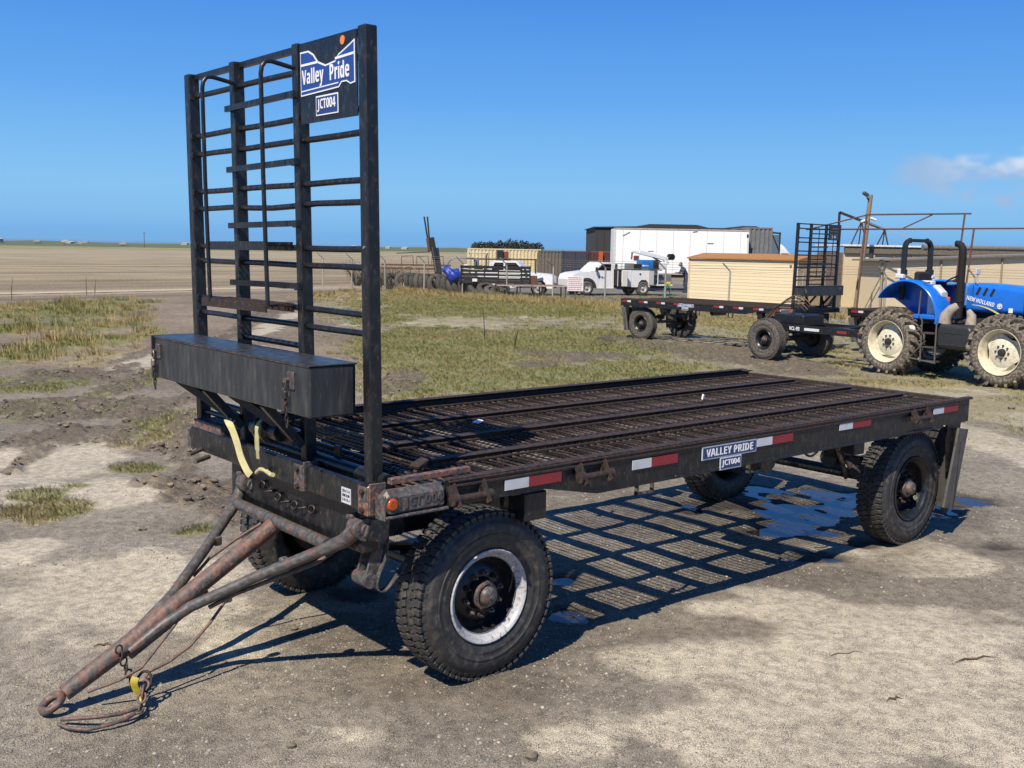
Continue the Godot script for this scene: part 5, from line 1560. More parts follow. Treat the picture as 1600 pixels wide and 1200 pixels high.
func build_yard_trailers() -> void:
	var dd := Vector3(-.68, 0, -.733).normalized()   # rearward
	var th := atan2(-dd.z, dd.x)
	var zd := Vector3(sin(th), 0, cos(th))
	var k := .92
	var o := Vector3(7.03, 0, -26.2) + dd * .81 * k + zd * 1.235 * k
	var t := thing("flatbed_trailer", "second flatbed trailer with red and white reflectors and a slatted headboard, before the tan shed", "trailer", o, th)
	t.scale = Vector3.ONE * k
	var tp := []
	for i in 9:
		if i == 4: continue
		var x := 5.15 - .68 * i - (.12 if i > 4 else 0.0)
		tp.append([x - .14, x + .20, 1.20])
	flatbed(t, {"rear": 5.42, "wheelbase": 4.70, "r": .51, "winches": [], "sign_x": 2.55, "sign_w": .62, "code": "JCT061", "tapes": tp})
	headboard(t, "JCT061", false)
	for w in [[0.0, 1.0], [4.70, 1.0], [0.0, -1.0], [4.70, -1.0]]:
		wheel(t, Vector3(w[0], .51, w[1] * 1.12), w[1], .51, {"rubber": M.dusty_rubber, "rim": .25})
	part("front_sill", mb().box(Vector3(-.80, 1.19, 0), Vector3(.05, .15, 2.3), .008), M.black, t)
	part("head_stock", mb().box(Vector3(-.62, .96, 0), Vector3(.3, .26, 1.5), .01), M.black, t)
	part("steering_frame", mb().box(Vector3(0, .86, 0), Vector3(1.3, .14, 1.0), .01), M.black, t)
	var db := mb()
	db.tube([Vector3(-.7, .85, .5), Vector3(-1.9, .55, .05)], .045, 10)
	part("drawbar", db, M.flake, t)
	# third flatbed, without a headboard, behind the tractor
	var k3 := .9
	var rear := Vector3(8.86, 0, -27.6)
	var t3 := thing("flatbed_trailer", "third black flatbed trailer, without a headboard, half hidden behind the blue tractor", "trailer", rear - dd * 5.42 * k3 + zd * 1.235 * k3, th)
	t3.scale = Vector3.ONE * k3
	flatbed(t3, {"rear": 5.42, "wheelbase": 4.70, "r": .51, "winches": [], "sign_x": 1.0, "sign_w": .5, "code": "JCT062", "tapes": [[4.92, 5.30], [4.05, 4.45], [3.2, 3.6]]})
	for w in [[0.0, 1.0], [4.70, 1.0], [0.0, -1.0], [4.70, -1.0]]:
		wheel(t3, Vector3(w[0], .51, w[1] * 1.12), w[1], .51, {"rubber": M.dusty_rubber, "rim": .25})
	for s in [1.0, -1.0]:
		part("flap_tape", mb(.3, .03, .04).box(Vector3(5.25, .98, s * 1.03), Vector3(.012, .07, .42)), M.print, t3)
	# low dolly with two wheels in front of the second trailer
	var d := thing("steering_dolly", "low two-wheeled black dolly with a long side beam, before the second trailer's front end", "dolly", Vector3(6.80, 0, -25.35), -.945)
	for s in [1.0, -1.0]:
		wheel(d, Vector3(0, .50, s * 1.03), s, .50, {"rubber": M.dusty_rubber, "rim": .235, "spin": .3 * s})
		var bm := mb()
		bm.box(Vector3(1.1, .80, s * .62), Vector3(3.1, .17, .09), .01)
		part("side_beam", bm, M.black, d)
		lettering("beam_lettering", "VCL-93", .30, .085, M.white_ink, d, side_xf(s, .62 if s > 0 else .62, .80, .668), .003)
		part("white_reflector_tape", mb(.6, .62, .65).box(Vector3(1.12, .80, s * .667), Vector3(.42, .06, .004)), M.print, d)
		part("red_reflector_tape", mb(.24, .022, .03).box(Vector3(1.95, .80, s * .667), Vector3(.26, .06, .004)), M.print, d)
		part("red_reflector_tape", mb(.24, .022, .03).box(Vector3(2.45, .80, s * .667), Vector3(.16, .06, .004)), M.print, d)
	part("axle", mb().tube([Vector3(0, .5, -.85), Vector3(0, .5, .85)], .065, 12), M.rusty, d)
	part("fifth_wheel", mb().box(Vector3(.2, .98, 0), Vector3(.9, .24, .8), .03), M.black, d)
	part("cross_beam", mb().box(Vector3(-.35, .80, 0), Vector3(.12, .15, 1.2), .01), M.black, d)
	part("cross_beam", mb().box(Vector3(1.5, .80, 0), Vector3(.10, .13, 1.2), .01), M.black, d)
	part("tow_beam", mb().bar(Vector3(1.4, .80, 0), Vector3(3.4, .66, 0), .12, .12), M.flake_dark, d)
	for j in 4:
		var h := mb(.16, .085, .04) if j % 2 else mb(.03, .03, .03)
		var pts := []
		for q in 13:
			var u := q / 12.0
			pts.append(Vector3(-.5 + 1.0 * u, .92 + (.55 + .05 * j) * sin(PI * u * .75) - .12 * u, .5 - .35 * u - .08 * j))
		h.tube(pts, .016, 6)
		part("hose", h, M.matt, d)

func build_fence() -> void:
	var f := thing("chain_link_fence", "galvanized chain-link fence with leaning barbed-wire arms along the straw-coloured grass", "fence")
	var xs := [-12.35, -10.2, -7.84, -5.07, -2.77, -.35, 1.92, 4.32, 6.9, 9.42, 12.3, 15.3, 18.4, 21.6]
	var bases := []
	for i in xs.size():
		var x: float = xs[i]
		var z := fence_z(x)
		var b := mb(.30, .30, .28) if i % 3 else mb(.38, .36, .32)
		var dx := .03 * sin(i * 2.3)
		b.tube([Vector3(x, -.05, z), Vector3(x + dx, 1.78, z)], .042, 10)
		var o := part("post", b, M.matt, f)
		var a := mb(.22, .22, .21)
		a.bar(Vector3(x + dx, 1.76, z), Vector3(x + dx - .36, 2.12, z + .10), .035, .05)
		part("wire_arm", a, M.matt, o)
		bases.append(Vector3(x + dx, 0, z))
	var m := mb(.28, .28, .27)
	var wires := mb(.20, .19, .18)
	for i in bases.size() - 1:
		var p: Vector3 = bases[i]
		var q: Vector3 = bases[i + 1]
		for w in [[.0, 1.78], [-.12, 1.88], [-.24, 2.0], [-.35, 2.10]]:
			var off := Vector3(w[0], w[1], -.3 * w[0])
			var mid := (p + q) / 2 + off - Vector3(0, .02, 0)
			wires.tube([p + off, mid, q + off], .006, 4, false)
		var len := p.distance_to(q)
		var n := int(len / .11)
		for k in range(-16, n + 1):
			for s in [0, 1]:
				var u0 := clampf(k / float(n), 0, 1)
				var u1 := clampf((k + 16.0) / n, 0, 1)
				var y0 := .03 + 1.72 * clampf((u0 * n - k) / 16.0, 0, 1)
				var y1 := .03 + 1.72 * clampf((u1 * n - k) / 16.0, 0, 1)
				if s: y0 = 1.78 - y0; y1 = 1.78 - y1
				if u1 <= u0: continue
				m.tube([p.lerp(q, u0) + Vector3(0, y0, .03), p.lerp(q, u1) + Vector3(0, y1, .03)], .0009, 3, false)
	part("barbed_wire", wires, M.matt, f)
	part("wire_mesh", m, M.matt, f, true)

func old_tyre(r: float, w: float) -> ArrayMesh:
	var b := mb()
	var h := w / 2
	var q := r * .56
	b.lathe([Vector2(-h + .02, q), Vector2(-h, q + .05), Vector2(-h - .01, r - .13), Vector2(-h + .03, r - .03), Vector2(-h + .06, r), Vector2(-.05, r), Vector2(-.045, r - .015), Vector2(-.03, r - .015), Vector2(-.025, r), Vector2(.025, r), Vector2(.03, r - .015), Vector2(.045, r - .015), Vector2(.05, r), Vector2(h - .06, r), Vector2(h - .03, r - .03), Vector2(h + .01, r - .13), Vector2(h, q + .05), Vector2(h - .02, q), Vector2(h - .03, q + .03), Vector2(h - .05, r - .06), Vector2(-h + .05, r - .06), Vector2(-h + .03, q + .03), Vector2(-h + .02, q)], Vector3.ZERO, 36)
	return b.mesh()

func build_tyres() -> void:
	var big := old_tyre(.55, .30)
	# [x along the fence, metres behind it, turn of the axle, tilt, height of the centre, what singles it out]
	var list := [
		[-6.62, 1.0, .15, .08, .54, "upright old tyre with open hub hole at the left end of the tyre row"],
		[-6.25, 1.5, 1.2, .1, .54, "old tyre seen tread-on just behind the leftmost upright tyre"],
		[-5.85, 1.1, 1.25, .12, .54, "first tyre of the tread-on stack left of the third fence post"],
		[-5.52, 1.1, 1.22, .12, .54, "second tyre of the tread-on stack left of the third fence post"],
		[-5.20, 1.15, 1.3, .14, .54, "third tyre of the tread-on stack, right behind the fence post"],
		[-4.88, 1.15, 1.28, .1, .54, "last tyre of the tread-on stack right of the fence post"],
		[-4.42, 1.2, .45, .06, .54, "tilted old tyre with a bright rim of dust and open centre"],
		[-4.02, 1.3, 1.0, .2, .53, "leaning tyre just right of the open-centred dusty tyre"],
		[-3.68, 1.25, .95, .25, .52, "wide brown-grey tyre leaning left, below the blue tarp"],
		[-3.32, 1.25, .9, .3, .51, "second brown-grey tyre leaning left, below the blue tarp"],
		[-2.98, 1.3, .8, .34, .50, "tyre wedged low between the leaning pair and the fence post"],
		[-2.52, 1.25, .35, .05, .54, "upright tyre with open centre right behind the middle fence post"],
		[-2.15, 1.5, .6, .15, .54, "black tyre behind the white label beside the dark stake trailer"],
		[-1.95, 1.0, .25, .95, .46, "tyre sloping back at the top of the slumped right-hand heap"],
		[-1.45, .95, .3, 1.05, .40, "tyre lying half flat in the middle of the slumped heap"],
		[-1.05, .9, .35, 1.15, .32, "lowest tyre of the slumped heap, nearly flat on the grass"],
		[-.75, 1.2, .4, 1.2, .26, "rightmost tyre of the slumped heap under the rusty table end"],
		[-4.6, 1.9, .9, .1, .54, "tyre standing in the second row behind the dusty open-centred tyre"],
		[-3.3, 1.95, .6, .1, .56, "tyre standing in the second row behind the brown-grey pair"],
		[-2.6, 1.9, .5, .2, .60, "tyre propped in the second row at the foot of the blue tarp"],
		[-7.6, 1.3, .7, .1, .45, "half-buried tyre at the foot of the dry brush"],
	]
	for i in list.size():
		var e: Array = list[i]
		var z: float = fence_z(e[0]) - e[1]
		var o := part(numbered("old_tyre"), big, M.old_rubber if i % 3 else M.dusty_rubber, self)
		o.transform = Transform3D(Basis(Vector3.UP, e[2]) * Basis(Vector3.RIGHT, -e[3]) * Basis(Vector3.BACK, i * .7), Vector3(e[0], e[4], z))
		tag(o, e[5], "tyre", "worn tyres dumped along the fence")

func build_yard() -> void:
	var s := 256
	M.dusty_rubber = surf(two_tone(s, 71, 0.03, [[0, .05, .046, .041], [.6, .10, .09, .078], [1, .17, .15, .125]], .05, [[0, .03, .028, .026], [1, .06, .055, .05]], .55, .7, .03), 1.4, .9)
	M.old_rubber = surf(two_tone(s, 72, 0.03, [[0, .022, .021, .020], [.6, .045, .041, .037], [1, .085, .077, .066]], .05, [[0, .08, .072, .06], [1, .12, .105, .088]], .6, .75, .03), 1.4, .9)
	M.mud_rubber = surf(two_tone(s, 73, 0.03, [[0, .04, .038, .035], [.6, .075, .068, .06], [1, .15, .13, .105]], .05, [[0, .17, .14, .105], [1, .27, .225, .165]], .5, .62, .03), 1.6, .95)
	M.rusty_pipe = surf(two_tone(s, 74, 0.03, [[0, .035, .03, .03], [.6, .06, .05, .047], [1, .10, .075, .06]], .05, [[0, .12, .05, .028], [1, .2, .085, .05]], .6, .75, .03), 1.6, .8)
	build_tractor()
	build_yard_trailers()
	build_fence()
	build_tyres()
	build_yard_machines()


# ---------------------------------------------------------------- machines and vehicles behind the fence
# a body meshed from tapered bones joined by a smooth minimum (surface nets)
func figure(bones: Array, cell: float, colours: Array) -> MB:
	var lo := Vector3.ONE * 99.0
	var hi := Vector3.ONE * -99.0
	for e in bones:
		var r := maxf(e[2], e[3]) + cell * 2.0
		for q in [e[0], e[1]]:
			lo = lo.min(q - Vector3.ONE * r); hi = hi.max(q + Vector3.ONE * r)
	var n := Vector3i(((hi - lo) / cell).ceil()) + Vector3i.ONE
	var d := PackedFloat32Array(); d.resize(n.x * n.y * n.z)
	for k in n.z:
		for j in n.y:
			for i in n.x: d[(k * n.y + j) * n.x + i] = field(bones, lo + Vector3(i, j, k) * cell)
	var vid := {}
	var pts: Array[Vector3] = []
	var step := [1, n.x, n.x * n.y]
	for k in n.z - 1:
		for j in n.y - 1:
			for i in n.x - 1:
				var p := (k * n.y + j) * n.x + i
				var sum := Vector3.ZERO
				var cnt := 0
				for e in 12:
					var ax := e / 4
					var o := Vector3i.ZERO
					o[(ax + 1) % 3] = e & 1; o[(ax + 2) % 3] = (e >> 1) & 1
					var q: int = p + o.x + o.y * n.x + o.z * n.x * n.y
					var a := d[q]
					var b := d[q + step[ax]]
					if (a < 0.0) != (b < 0.0):
						var v := Vector3(o)
						v[ax] += a / (a - b)
						sum += v; cnt += 1
				if cnt:
					vid[p] = pts.size()
					pts.append(lo + (Vector3(i, j, k) + sum / cnt) * cell)
	var nr: Array[Vector3] = []
	var cl: Array[Color] = []
	for p in pts:
		var h := cell * 0.5
		nr.append(Vector3(field(bones, p + Vector3(h, 0, 0)) - field(bones, p - Vector3(h, 0, 0)), field(bones, p + Vector3(0, h, 0)) - field(bones, p - Vector3(0, h, 0)), field(bones, p + Vector3(0, 0, h)) - field(bones, p - Vector3(0, 0, h))).normalized())
		var best := 9.0
		var bc := 0
		for e in bones:
			var g := one(e, p)
			if g < best: best = g; bc = e[4]
		cl.append(colours[bc])
	var m := mb()
	for k in range(1, n.z - 1):
		for j in range(1, n.y - 1):
			for i in range(1, n.x - 1):
				var p := (k * n.y + j) * n.x + i
				for ax in 3:
					if (d[p] < 0.0) == (d[p + step[ax]] < 0.0): continue
					var u: int = step[(ax + 1) % 3]
					var w: int = step[(ax + 2) % 3]
					var ids := [vid.get(p, -1), vid.get(p - u, -1), vid.get(p - u - w, -1), vid.get(p - w, -1)]
					if ids.has(-1): continue
					m.col = cl[ids[0]]
					m.qn(pts[ids[0]], pts[ids[1]], pts[ids[2]], pts[ids[3]], nr[ids[0]], nr[ids[1]], nr[ids[2]], nr[ids[3]])
	return m

func one(e: Array, p: Vector3) -> float:
	var ab: Vector3 = e[1] - e[0]
	var u := clampf((p - e[0]).dot(ab) / maxf(ab.length_squared(), 1e-9), 0, 1)
	return p.distance_to(e[0] + ab * u) - lerpf(e[2], e[3], u)

func field(bones: Array, p: Vector3) -> float:
	var r := 9.0
	for e in bones:
		var g := one(e, p)
		var k := 0.035
		var h := clampf(0.5 + 0.5 * (r - g) / k, 0, 1)
		r = lerpf(r, g, h) - k * h * (1.0 - h)
	return r

func road_wheel(t: Node3D, at: Vector3, s: float, r: float, hub: Color) -> void:
	var key := "road%.2f" % r
	if not M.has(key): M[key] = old_tyre(r, .24)
	var o := part("wheel", M[key], M.dusty_rubber, t)
	o.position = at - Vector3(0, 0, .12 * s)
	o.rotation.y = 0.0 if s > 0 else PI
	var b := mb(hub.r, hub.g, hub.b)
	b.lathe([Vector2(.08, r * .57), Vector2(.115, r * .56), Vector2(.10, r * .48), Vector2(.04, r * .42), Vector2(.02, r * .3), Vector2(.05, r * .2), Vector2(.12, r * .16), Vector2(.13, 0)], Vector3.ZERO, 24)
	part("rim", b, M.paint, o)

func build_service_truck() -> void:
	var t := thing("service_truck", "white service truck with crane boom, blue welder and open tool drawers behind the fence", "truck", Vector3(3.84, 0, -60.68), .39)
	var w := Color(.74, .75, .76)
	var cab := mb(w.r, w.g, w.b)
	cab.prism(PackedVector2Array([Vector2(-.95, .52), Vector2(-.98, .92), Vector2(-.86, 1.2), Vector2(-.55, 1.30), Vector2(.42, 1.42), Vector2(.95, 1.88), Vector2(1.05, 1.92), Vector2(1.62, 1.92), Vector2(1.70, 1.80), Vector2(1.72, .42), Vector2(.62, .42), Vector2(.5, .75), Vector2(.2, .95), Vector2(-.2, .95), Vector2(-.5, .75), Vector2(-.58, .5)]), -.92, .92)
	part("cab", cab, M.gloss, t)
	for s in [1.0, -1.0]:
		var win := mb(.02, .025, .03)
		win.prism(PackedVector2Array([Vector2(.58, 1.46), Vector2(1.0, 1.82), Vector2(1.52, 1.82), Vector2(1.52, 1.44)]), s * .91, s * .925)
		part("window", win, M.glass, t)
		var ar := mb(.03, .03, .032)
		ar.lathe([Vector2(-.02, .60), Vector2(.03, .60), Vector2(.03, .46), Vector2(-.02, .46)], Vector3(0, .42, s * .915), 20, .1, PI - .1)
		part("wheel_flare", ar, M.matt, t)
		var dr := mb(.60, .62, .63)
		dr.box(Vector3(.66, .95, s * .922), Vector3(.012, .9, .008)); dr.box(Vector3(1.62, 1.0, s * .922), Vector3(.012, .9, .008))
		part("door_seam", dr, M.matt, t)
		part("mirror", mb(.02, .02, .02).box(Vector3(.52, 1.5, s * 1.08), Vector3(.10, .26, .16), .02), M.paint, t)
		part("running_board", mb(.5, .5, .5).box(Vector3(1.2, .40, s * .93), Vector3(1.1, .05, .14), .01), M.metal, t)
		for x in [0.0, 3.66]: road_wheel(t, Vector3(x, .43, s * .95), s, .43, Color(.42, .42, .42))
	part("windscreen", mb(.02, .025, .03).bar(Vector3(.47, 1.455, 0), Vector3(.93, 1.85, 0), 1.6, .012), M.glass, t)
	for k in 3: part("door_mark", mb(.05, .08, .2).box(Vector3(.80 + .17 * k, 1.08 - .03 * k, .925), Vector3(.13, .07 + .03 * (k % 2), .006)), M.print, t)
	var ch := mb(.03, .03, .03)
	ch.box(Vector3(3.2, .52, 0), Vector3(4.6, .18, .8), .02)
	part("chassis", ch, M.matt, t)
	var bd := mb(w.r, w.g, w.b)
	bd.box(Vector3(3.32, 1.06, 0), Vector3(3.0, .80, 1.2), .02)
	bd.box(Vector3(2.55, 1.0, .79), Vector3(.64, .94, .38), .02)
	bd.prism(PackedVector2Array([Vector2(2.88, .50), Vector2(2.88, 1.47), Vector2(4.06, 1.47), Vector2(4.06, .55), Vector2(4.1, .5), Vector2(4.02, .5), Vector2(3.97, .75), Vector2(3.82, .92), Vector2(3.5, .92), Vector2(3.33, .75), Vector2(3.28, .5)]), .60, .985)
	bd.box(Vector3(4.85, .62, .79), Vector3(1.55, .08, .38), .01)
	bd.box(Vector3(4.62, 1.05, .97), Vector3(.05, .9, .04), .01)
	bd.box(Vector3(3.3, 1.0, -.79), Vector3(3.0, .94, .38), .02)
	part("service_body", bd, M.gloss, t)
	part("compartment_door", mb(.50, .51, .52).box(Vector3(2.32, 1.0, 1.16), Vector3(.05, .9, .42), .01, Basis(Vector3.UP, .25)), M.gloss, t)
	part("compartment_door", mb(.42, .43, .44).box(Vector3(1.86, 1.0, 1.14), Vector3(.05, .9, .40), .01, Basis(Vector3.UP, -.45)), M.gloss, t)
	part("compartment_door", mb(.32, .33, .34).box(Vector3(4.10, 1.05, 1.12), Vector3(.05, .82, .34), .01, Basis(Vector3.UP, .5)), M.gloss, t)
	part("drawer_bay", mb(.015, .015, .016).box(Vector3(2.05, 1.02, .70), Vector3(.48, .90, .36)), M.matt, t)
	for k in 6:
		part("drawer", mb(.03, .03, .032).box(Vector3(2.05, .66 + .135 * k, .885), Vector3(.44, .105, .05), .008), M.paint, t)
	for k in 3:
		part("shelf", mb(.25, .25, .25).box(Vector3(4.35, .72 + .26 * k, .80), Vector3(.5, .02, .34)), M.matt, t)
	part("shelf_goods", mb(.45, .14, .05).box(Vector3(4.45, .80, .84), Vector3(.18, .13, .14), .02), M.paint, t)
	part("shelf_goods", mb(.05, .06, .08).box(Vector3(4.26, 1.10, .84), Vector3(.24, .18, .14), .02), M.paint, t)
	part("shelf_goods", mb(.30, .32, .35).box(Vector3(4.30, 1.36, .84), Vector3(.3, .12, .14), .02), M.paint, t)
	part("body_latch", mb(.03, .03, .03).tube([Vector3(3.42, 1.26, .98), Vector3(3.42, 1.26, 1.0)], .06, 12), M.matt, t)
	part("rear_deck", mb(.10, .07, .06).box(Vector3(5.35, .28, .1), Vector3(1.9, .05, 2.2), .01), M.matt, t)
	part("rear_bench", mb(.16, .17, .18).box(Vector3(5.15, .92, .2), Vector3(1.15, .55, .9), .02), M.matt, t)
	part("vise_rail", mb(.4, .4, .4).box(Vector3(5.15, .80, .72), Vector3(1.2, .05, .12), .01), M.metal, t)
	# on the roof of the body: cooler, dark tank, welder, crane
	part("deck_top", mb(.08, .08, .085).box(Vector3(3.4, 1.50, .3), Vector3(3.0, .06, 1.3), .01), M.matt, t)
	var rk := mb(.5, .5, .5)
	for x in [2.0, 2.25, 2.5, 2.75]: rk.tube([Vector3(x, 1.5, .8), Vector3(x, 1.84, .8)], .014, 6)
	for y in [1.66, 1.84]: rk.tube([Vector3(2.0, y, .8), Vector3(2.75, y, .8)], .014, 6)
	part("bottle_rack", rk, M.metal, t)
	part("gas_bottle", mb(.04, .04, .04).tube([Vector3(2.02, 1.5, .6), Vector3(2.02, 1.78, .6), Vector3(2.02, 1.86, .6)], [.06, .06, .02], 10), M.paint, t)
	part("cooler", mb(.22, .23, .2).box(Vector3(2.93, 1.70, .5), Vector3(.32, .36, .6), .02), M.paint, t)
	part("dark_tank", mb(.025, .025, .027).box(Vector3(3.35, 1.68, .5), Vector3(.52, .34, .6), .02), M.paint, t)
	var we := mb(.015, .17, .50)
	we.box(Vector3(3.98, 1.83, .5), Vector3(.82, .52, .62), .03)
	part("welder", we, M.gloss, t)
	lettering("welder_lettering", "Miller", .28, .08, M.white_ink, t, Transform3D(Basis.IDENTITY, Vector3(3.92, 1.75, .815)), .004)
	part("welder_mark", mb(.8, .82, .85).tube([Vector3(3.70, 1.75, .81), Vector3(3.70, 1.75, .818)], .06, 14), M.print, t)
	part("welder_panel", mb(.02, .02, .022).box(Vector3(4.58, 1.80, .5), Vector3(.36, .58, .62), .02), M.paint, t)
	var cr := mb(w.r, w.g, w.b)
	cr.box(Vector3(5.1, 1.75, .1), Vector3(.95, .42, .5), .04)
	cr.bar(Vector3(5.75, 1.86, .1), Vector3(5.5, 2.2, .1), .22, .22, Vector3.RIGHT, .02)
	cr.bar(Vector3(5.72, 2.15, .1), Vector3(3.75, 2.55, .1), .22, .24, Vector3.UP, .02)
	cr.bar(Vector3(4.2, 2.46, .1), Vector3(3.25, 2.58, .1), .16, .16, Vector3.UP, .02)
	part("crane", cr, M.gloss, t)
	var cj := mb(.12, .12, .12)
	cj.tube([Vector3(5.6, 1.80, .18), Vector3(4.7, 2.24, .18)], .05, 8)
	cj.bar(Vector3(4.4, 2.58, .1), Vector3(4.75, 2.60, .1), .05, .05)
	part("crane_ram", cj, M.metal, t)
	part("cable_reel", mb(.015, .015, .016).tube([Vector3(5.95, 2.28, -.05), Vector3(5.95, 2.28, .3)], .19, 18), M.paint, t)
	var hk := mb(.2, .05, .04)
	hk.tube([Vector3(3.32, 2.52, .1), Vector3(3.30, 2.22, .1), Vector3(3.28, 2.1, .1)], .05, 8)
	hk.box(Vector3(3.6, 2.18, .1), Vector3(.3, .3, .2), .04)
	part("crane_hook", hk, M.paint, t)
	# the man at the back of the truck, bent over his work
	var at := Vector3(9.62, .315, -58.4)
	var navy := Color(.035, .045, .085).linear_to_srgb()
	var skin := Color(.32, .18, .12).linear_to_srgb()
	var hair := Color(.02, .017, .015).linear_to_srgb()
	var V := func(x: float, y: float, z: float) -> Vector3: return Vector3(x, y, z)
	var hip := Vector3(.02, .90, 0)
	var chest := Vector3(-.20, 1.30, 0)
	var neck := Vector3(-.28, 1.46, 0)
	var bones := [[hip, Vector3(-.08, 1.1, 0), .145, .14, 0], [Vector3(-.08, 1.1, 0), chest, .14, .15, 0], [chest + Vector3(0, .04, -.13), chest + Vector3(0, .04, .13), .085, .085, 0], [chest, neck, .10, .055, 0],
		[neck, Vector3(-.36, 1.55, 0), .05, .06, 1], [Vector3(-.37, 1.59, 0), Vector3(-.40, 1.56, 0), .095, .085, 1], [Vector3(-.345, 1.63, 0), Vector3(-.33, 1.58, 0), .085, .08, 2], [Vector3(-.48, 1.55, 0), Vector3(-.485, 1.545, 0), .018, .015, 1]]
	for s in [1.0, -1.0]:
		bones.append_array([[hip + Vector3(0, 0, .09 * s), Vector3(-.06, .48, .11 * s), .095, .065, 0], [Vector3(-.06, .48, .11 * s), Vector3(.03, .08, .12 * s), .062, .045, 0], [Vector3(.03, .05, .12 * s), Vector3(-.13, .035, .13 * s), .045, .035, 2],
			[chest + Vector3(0, .05, .17 * s), Vector3(-.32, 1.10, .22 * s), .062, .048, 0], [Vector3(-.32, 1.10, .22 * s), Vector3(-.56, 1.12, .12 * s), .046, .034, 0], [Vector3(-.56, 1.12, .12 * s), Vector3(-.64, 1.10, .10 * s), .030, .028, 1]])
		for f in 5:
			var fz: float = (.10 + .018 * (f - 2)) * s
			bones.append([Vector3(-.64, 1.10 + (.01 if f else .02), fz), Vector3(-.70 + (.03 if f == 0 else .004 * f), 1.08 + (.03 if f == 0 else 0.0), fz), .009, .008, 1])
	solo("person", figure(bones, .024, [navy, skin, hair]), M.plain, "person in dark blue work clothes bent over at the back of the white service truck", "person", "", at, .25)
	var ld := mb(.02, .25, .14)
	for s in [1.0, -1.0]:
		ld.bar(Vector3(-.32, 0, .2 * s), Vector3(-.04, .86, .12 * s), .05, .03)
		ld.bar(Vector3(.32, 0, .2 * s), Vector3(.04, .86, .12 * s), .05, .03)
	for k in 2: ld.bar(Vector3(-.25 + .11 * k, .22 + .3 * k, -.16), Vector3(-.25 + .11 * k, .22 + .3 * k, .16), .06, .03)
	var lo := solo("step_ladder", ld, M.paint, "small green and yellow trestle ladder behind the service truck", "ladder", "", Vector3(8.45, 0, -57.4), .2)
	part("ladder_top", mb(.6, .52, .05).box(Vector3(0, .86, 0), Vector3(.28, .16, .30), .02), M.paint, lo)

func build_pickup() -> void:
	var t := thing("pickup_truck", "white pickup truck facing right behind the dark stake trailer", "pickup", Vector3(1.45, 0, -59.3), PI - .12)
	var w := mb(.74, .75, .77)   # x rearward from the front axle, the near side is -z
	w.prism(PackedVector2Array([Vector2(-.85, .42), Vector2(-.9, .8), Vector2(-.82, 1.12), Vector2(-.6, 1.2), Vector2(.55, 1.28), Vector2(1.15, 1.86), Vector2(1.3, 1.92), Vector2(2.5, 1.92), Vector2(2.72, 1.82), Vector2(2.85, 1.25), Vector2(4.75, 1.25), Vector2(4.8, .5), Vector2(4.15, .5), Vector2(4.05, .75), Vector2(3.85, .9), Vector2(3.45, .9), Vector2(3.25, .75), Vector2(3.15, .42), Vector2(.5, .42), Vector2(.42, .72), Vector2(.2, .88), Vector2(-.2, .88), Vector2(-.42, .72), Vector2(-.5, .42)]), -.95, .95)
	part("body", w, M.gloss, t)
	for s in [1.0, -1.0]:
		part("window", mb(.02, .025, .03).prism(PackedVector2Array([Vector2(.75, 1.32), Vector2(1.25, 1.80), Vector2(1.85, 1.80), Vector2(1.85, 1.30)]), s * .94, s * .957), M.glass, t)
		part("window", mb(.02, .025, .03).prism(PackedVector2Array([Vector2(1.95, 1.30), Vector2(1.95, 1.80), Vector2(2.45, 1.80), Vector2(2.65, 1.32)]), s * .94, s * .957), M.glass, t)
		part("mirror", mb(.02, .02, .02).box(Vector3(.72, 1.38, s * 1.1), Vector3(.12, .26, .2), .03), M.paint, t)
		part("headlight", mb(.5, .5, .5).box(Vector3(-.86, .98, s * .75), Vector3(.06, .16, .3), .02), M.gloss, t)
		for x in [0.0, 3.65]: road_wheel(t, Vector3(x, .40, s * .95), s, .40, Color(.3, .3, .31))
	part("windscreen", mb(.02, .025, .03).bar(Vector3(.63, 1.335, 0), Vector3(1.12, 1.81, 0), 1.6, .012), M.glass, t)
	part("bumper", mb(.04, .04, .04).box(Vector3(-.92, .55, 0), Vector3(.12, .22, 1.9), .03), M.matt, t)
	part("roof_rack", mb(.03, .03, .03).box(Vector3(2.9, 1.98, 0), Vector3(2.4, .06, 1.5), .02), M.matt, t)

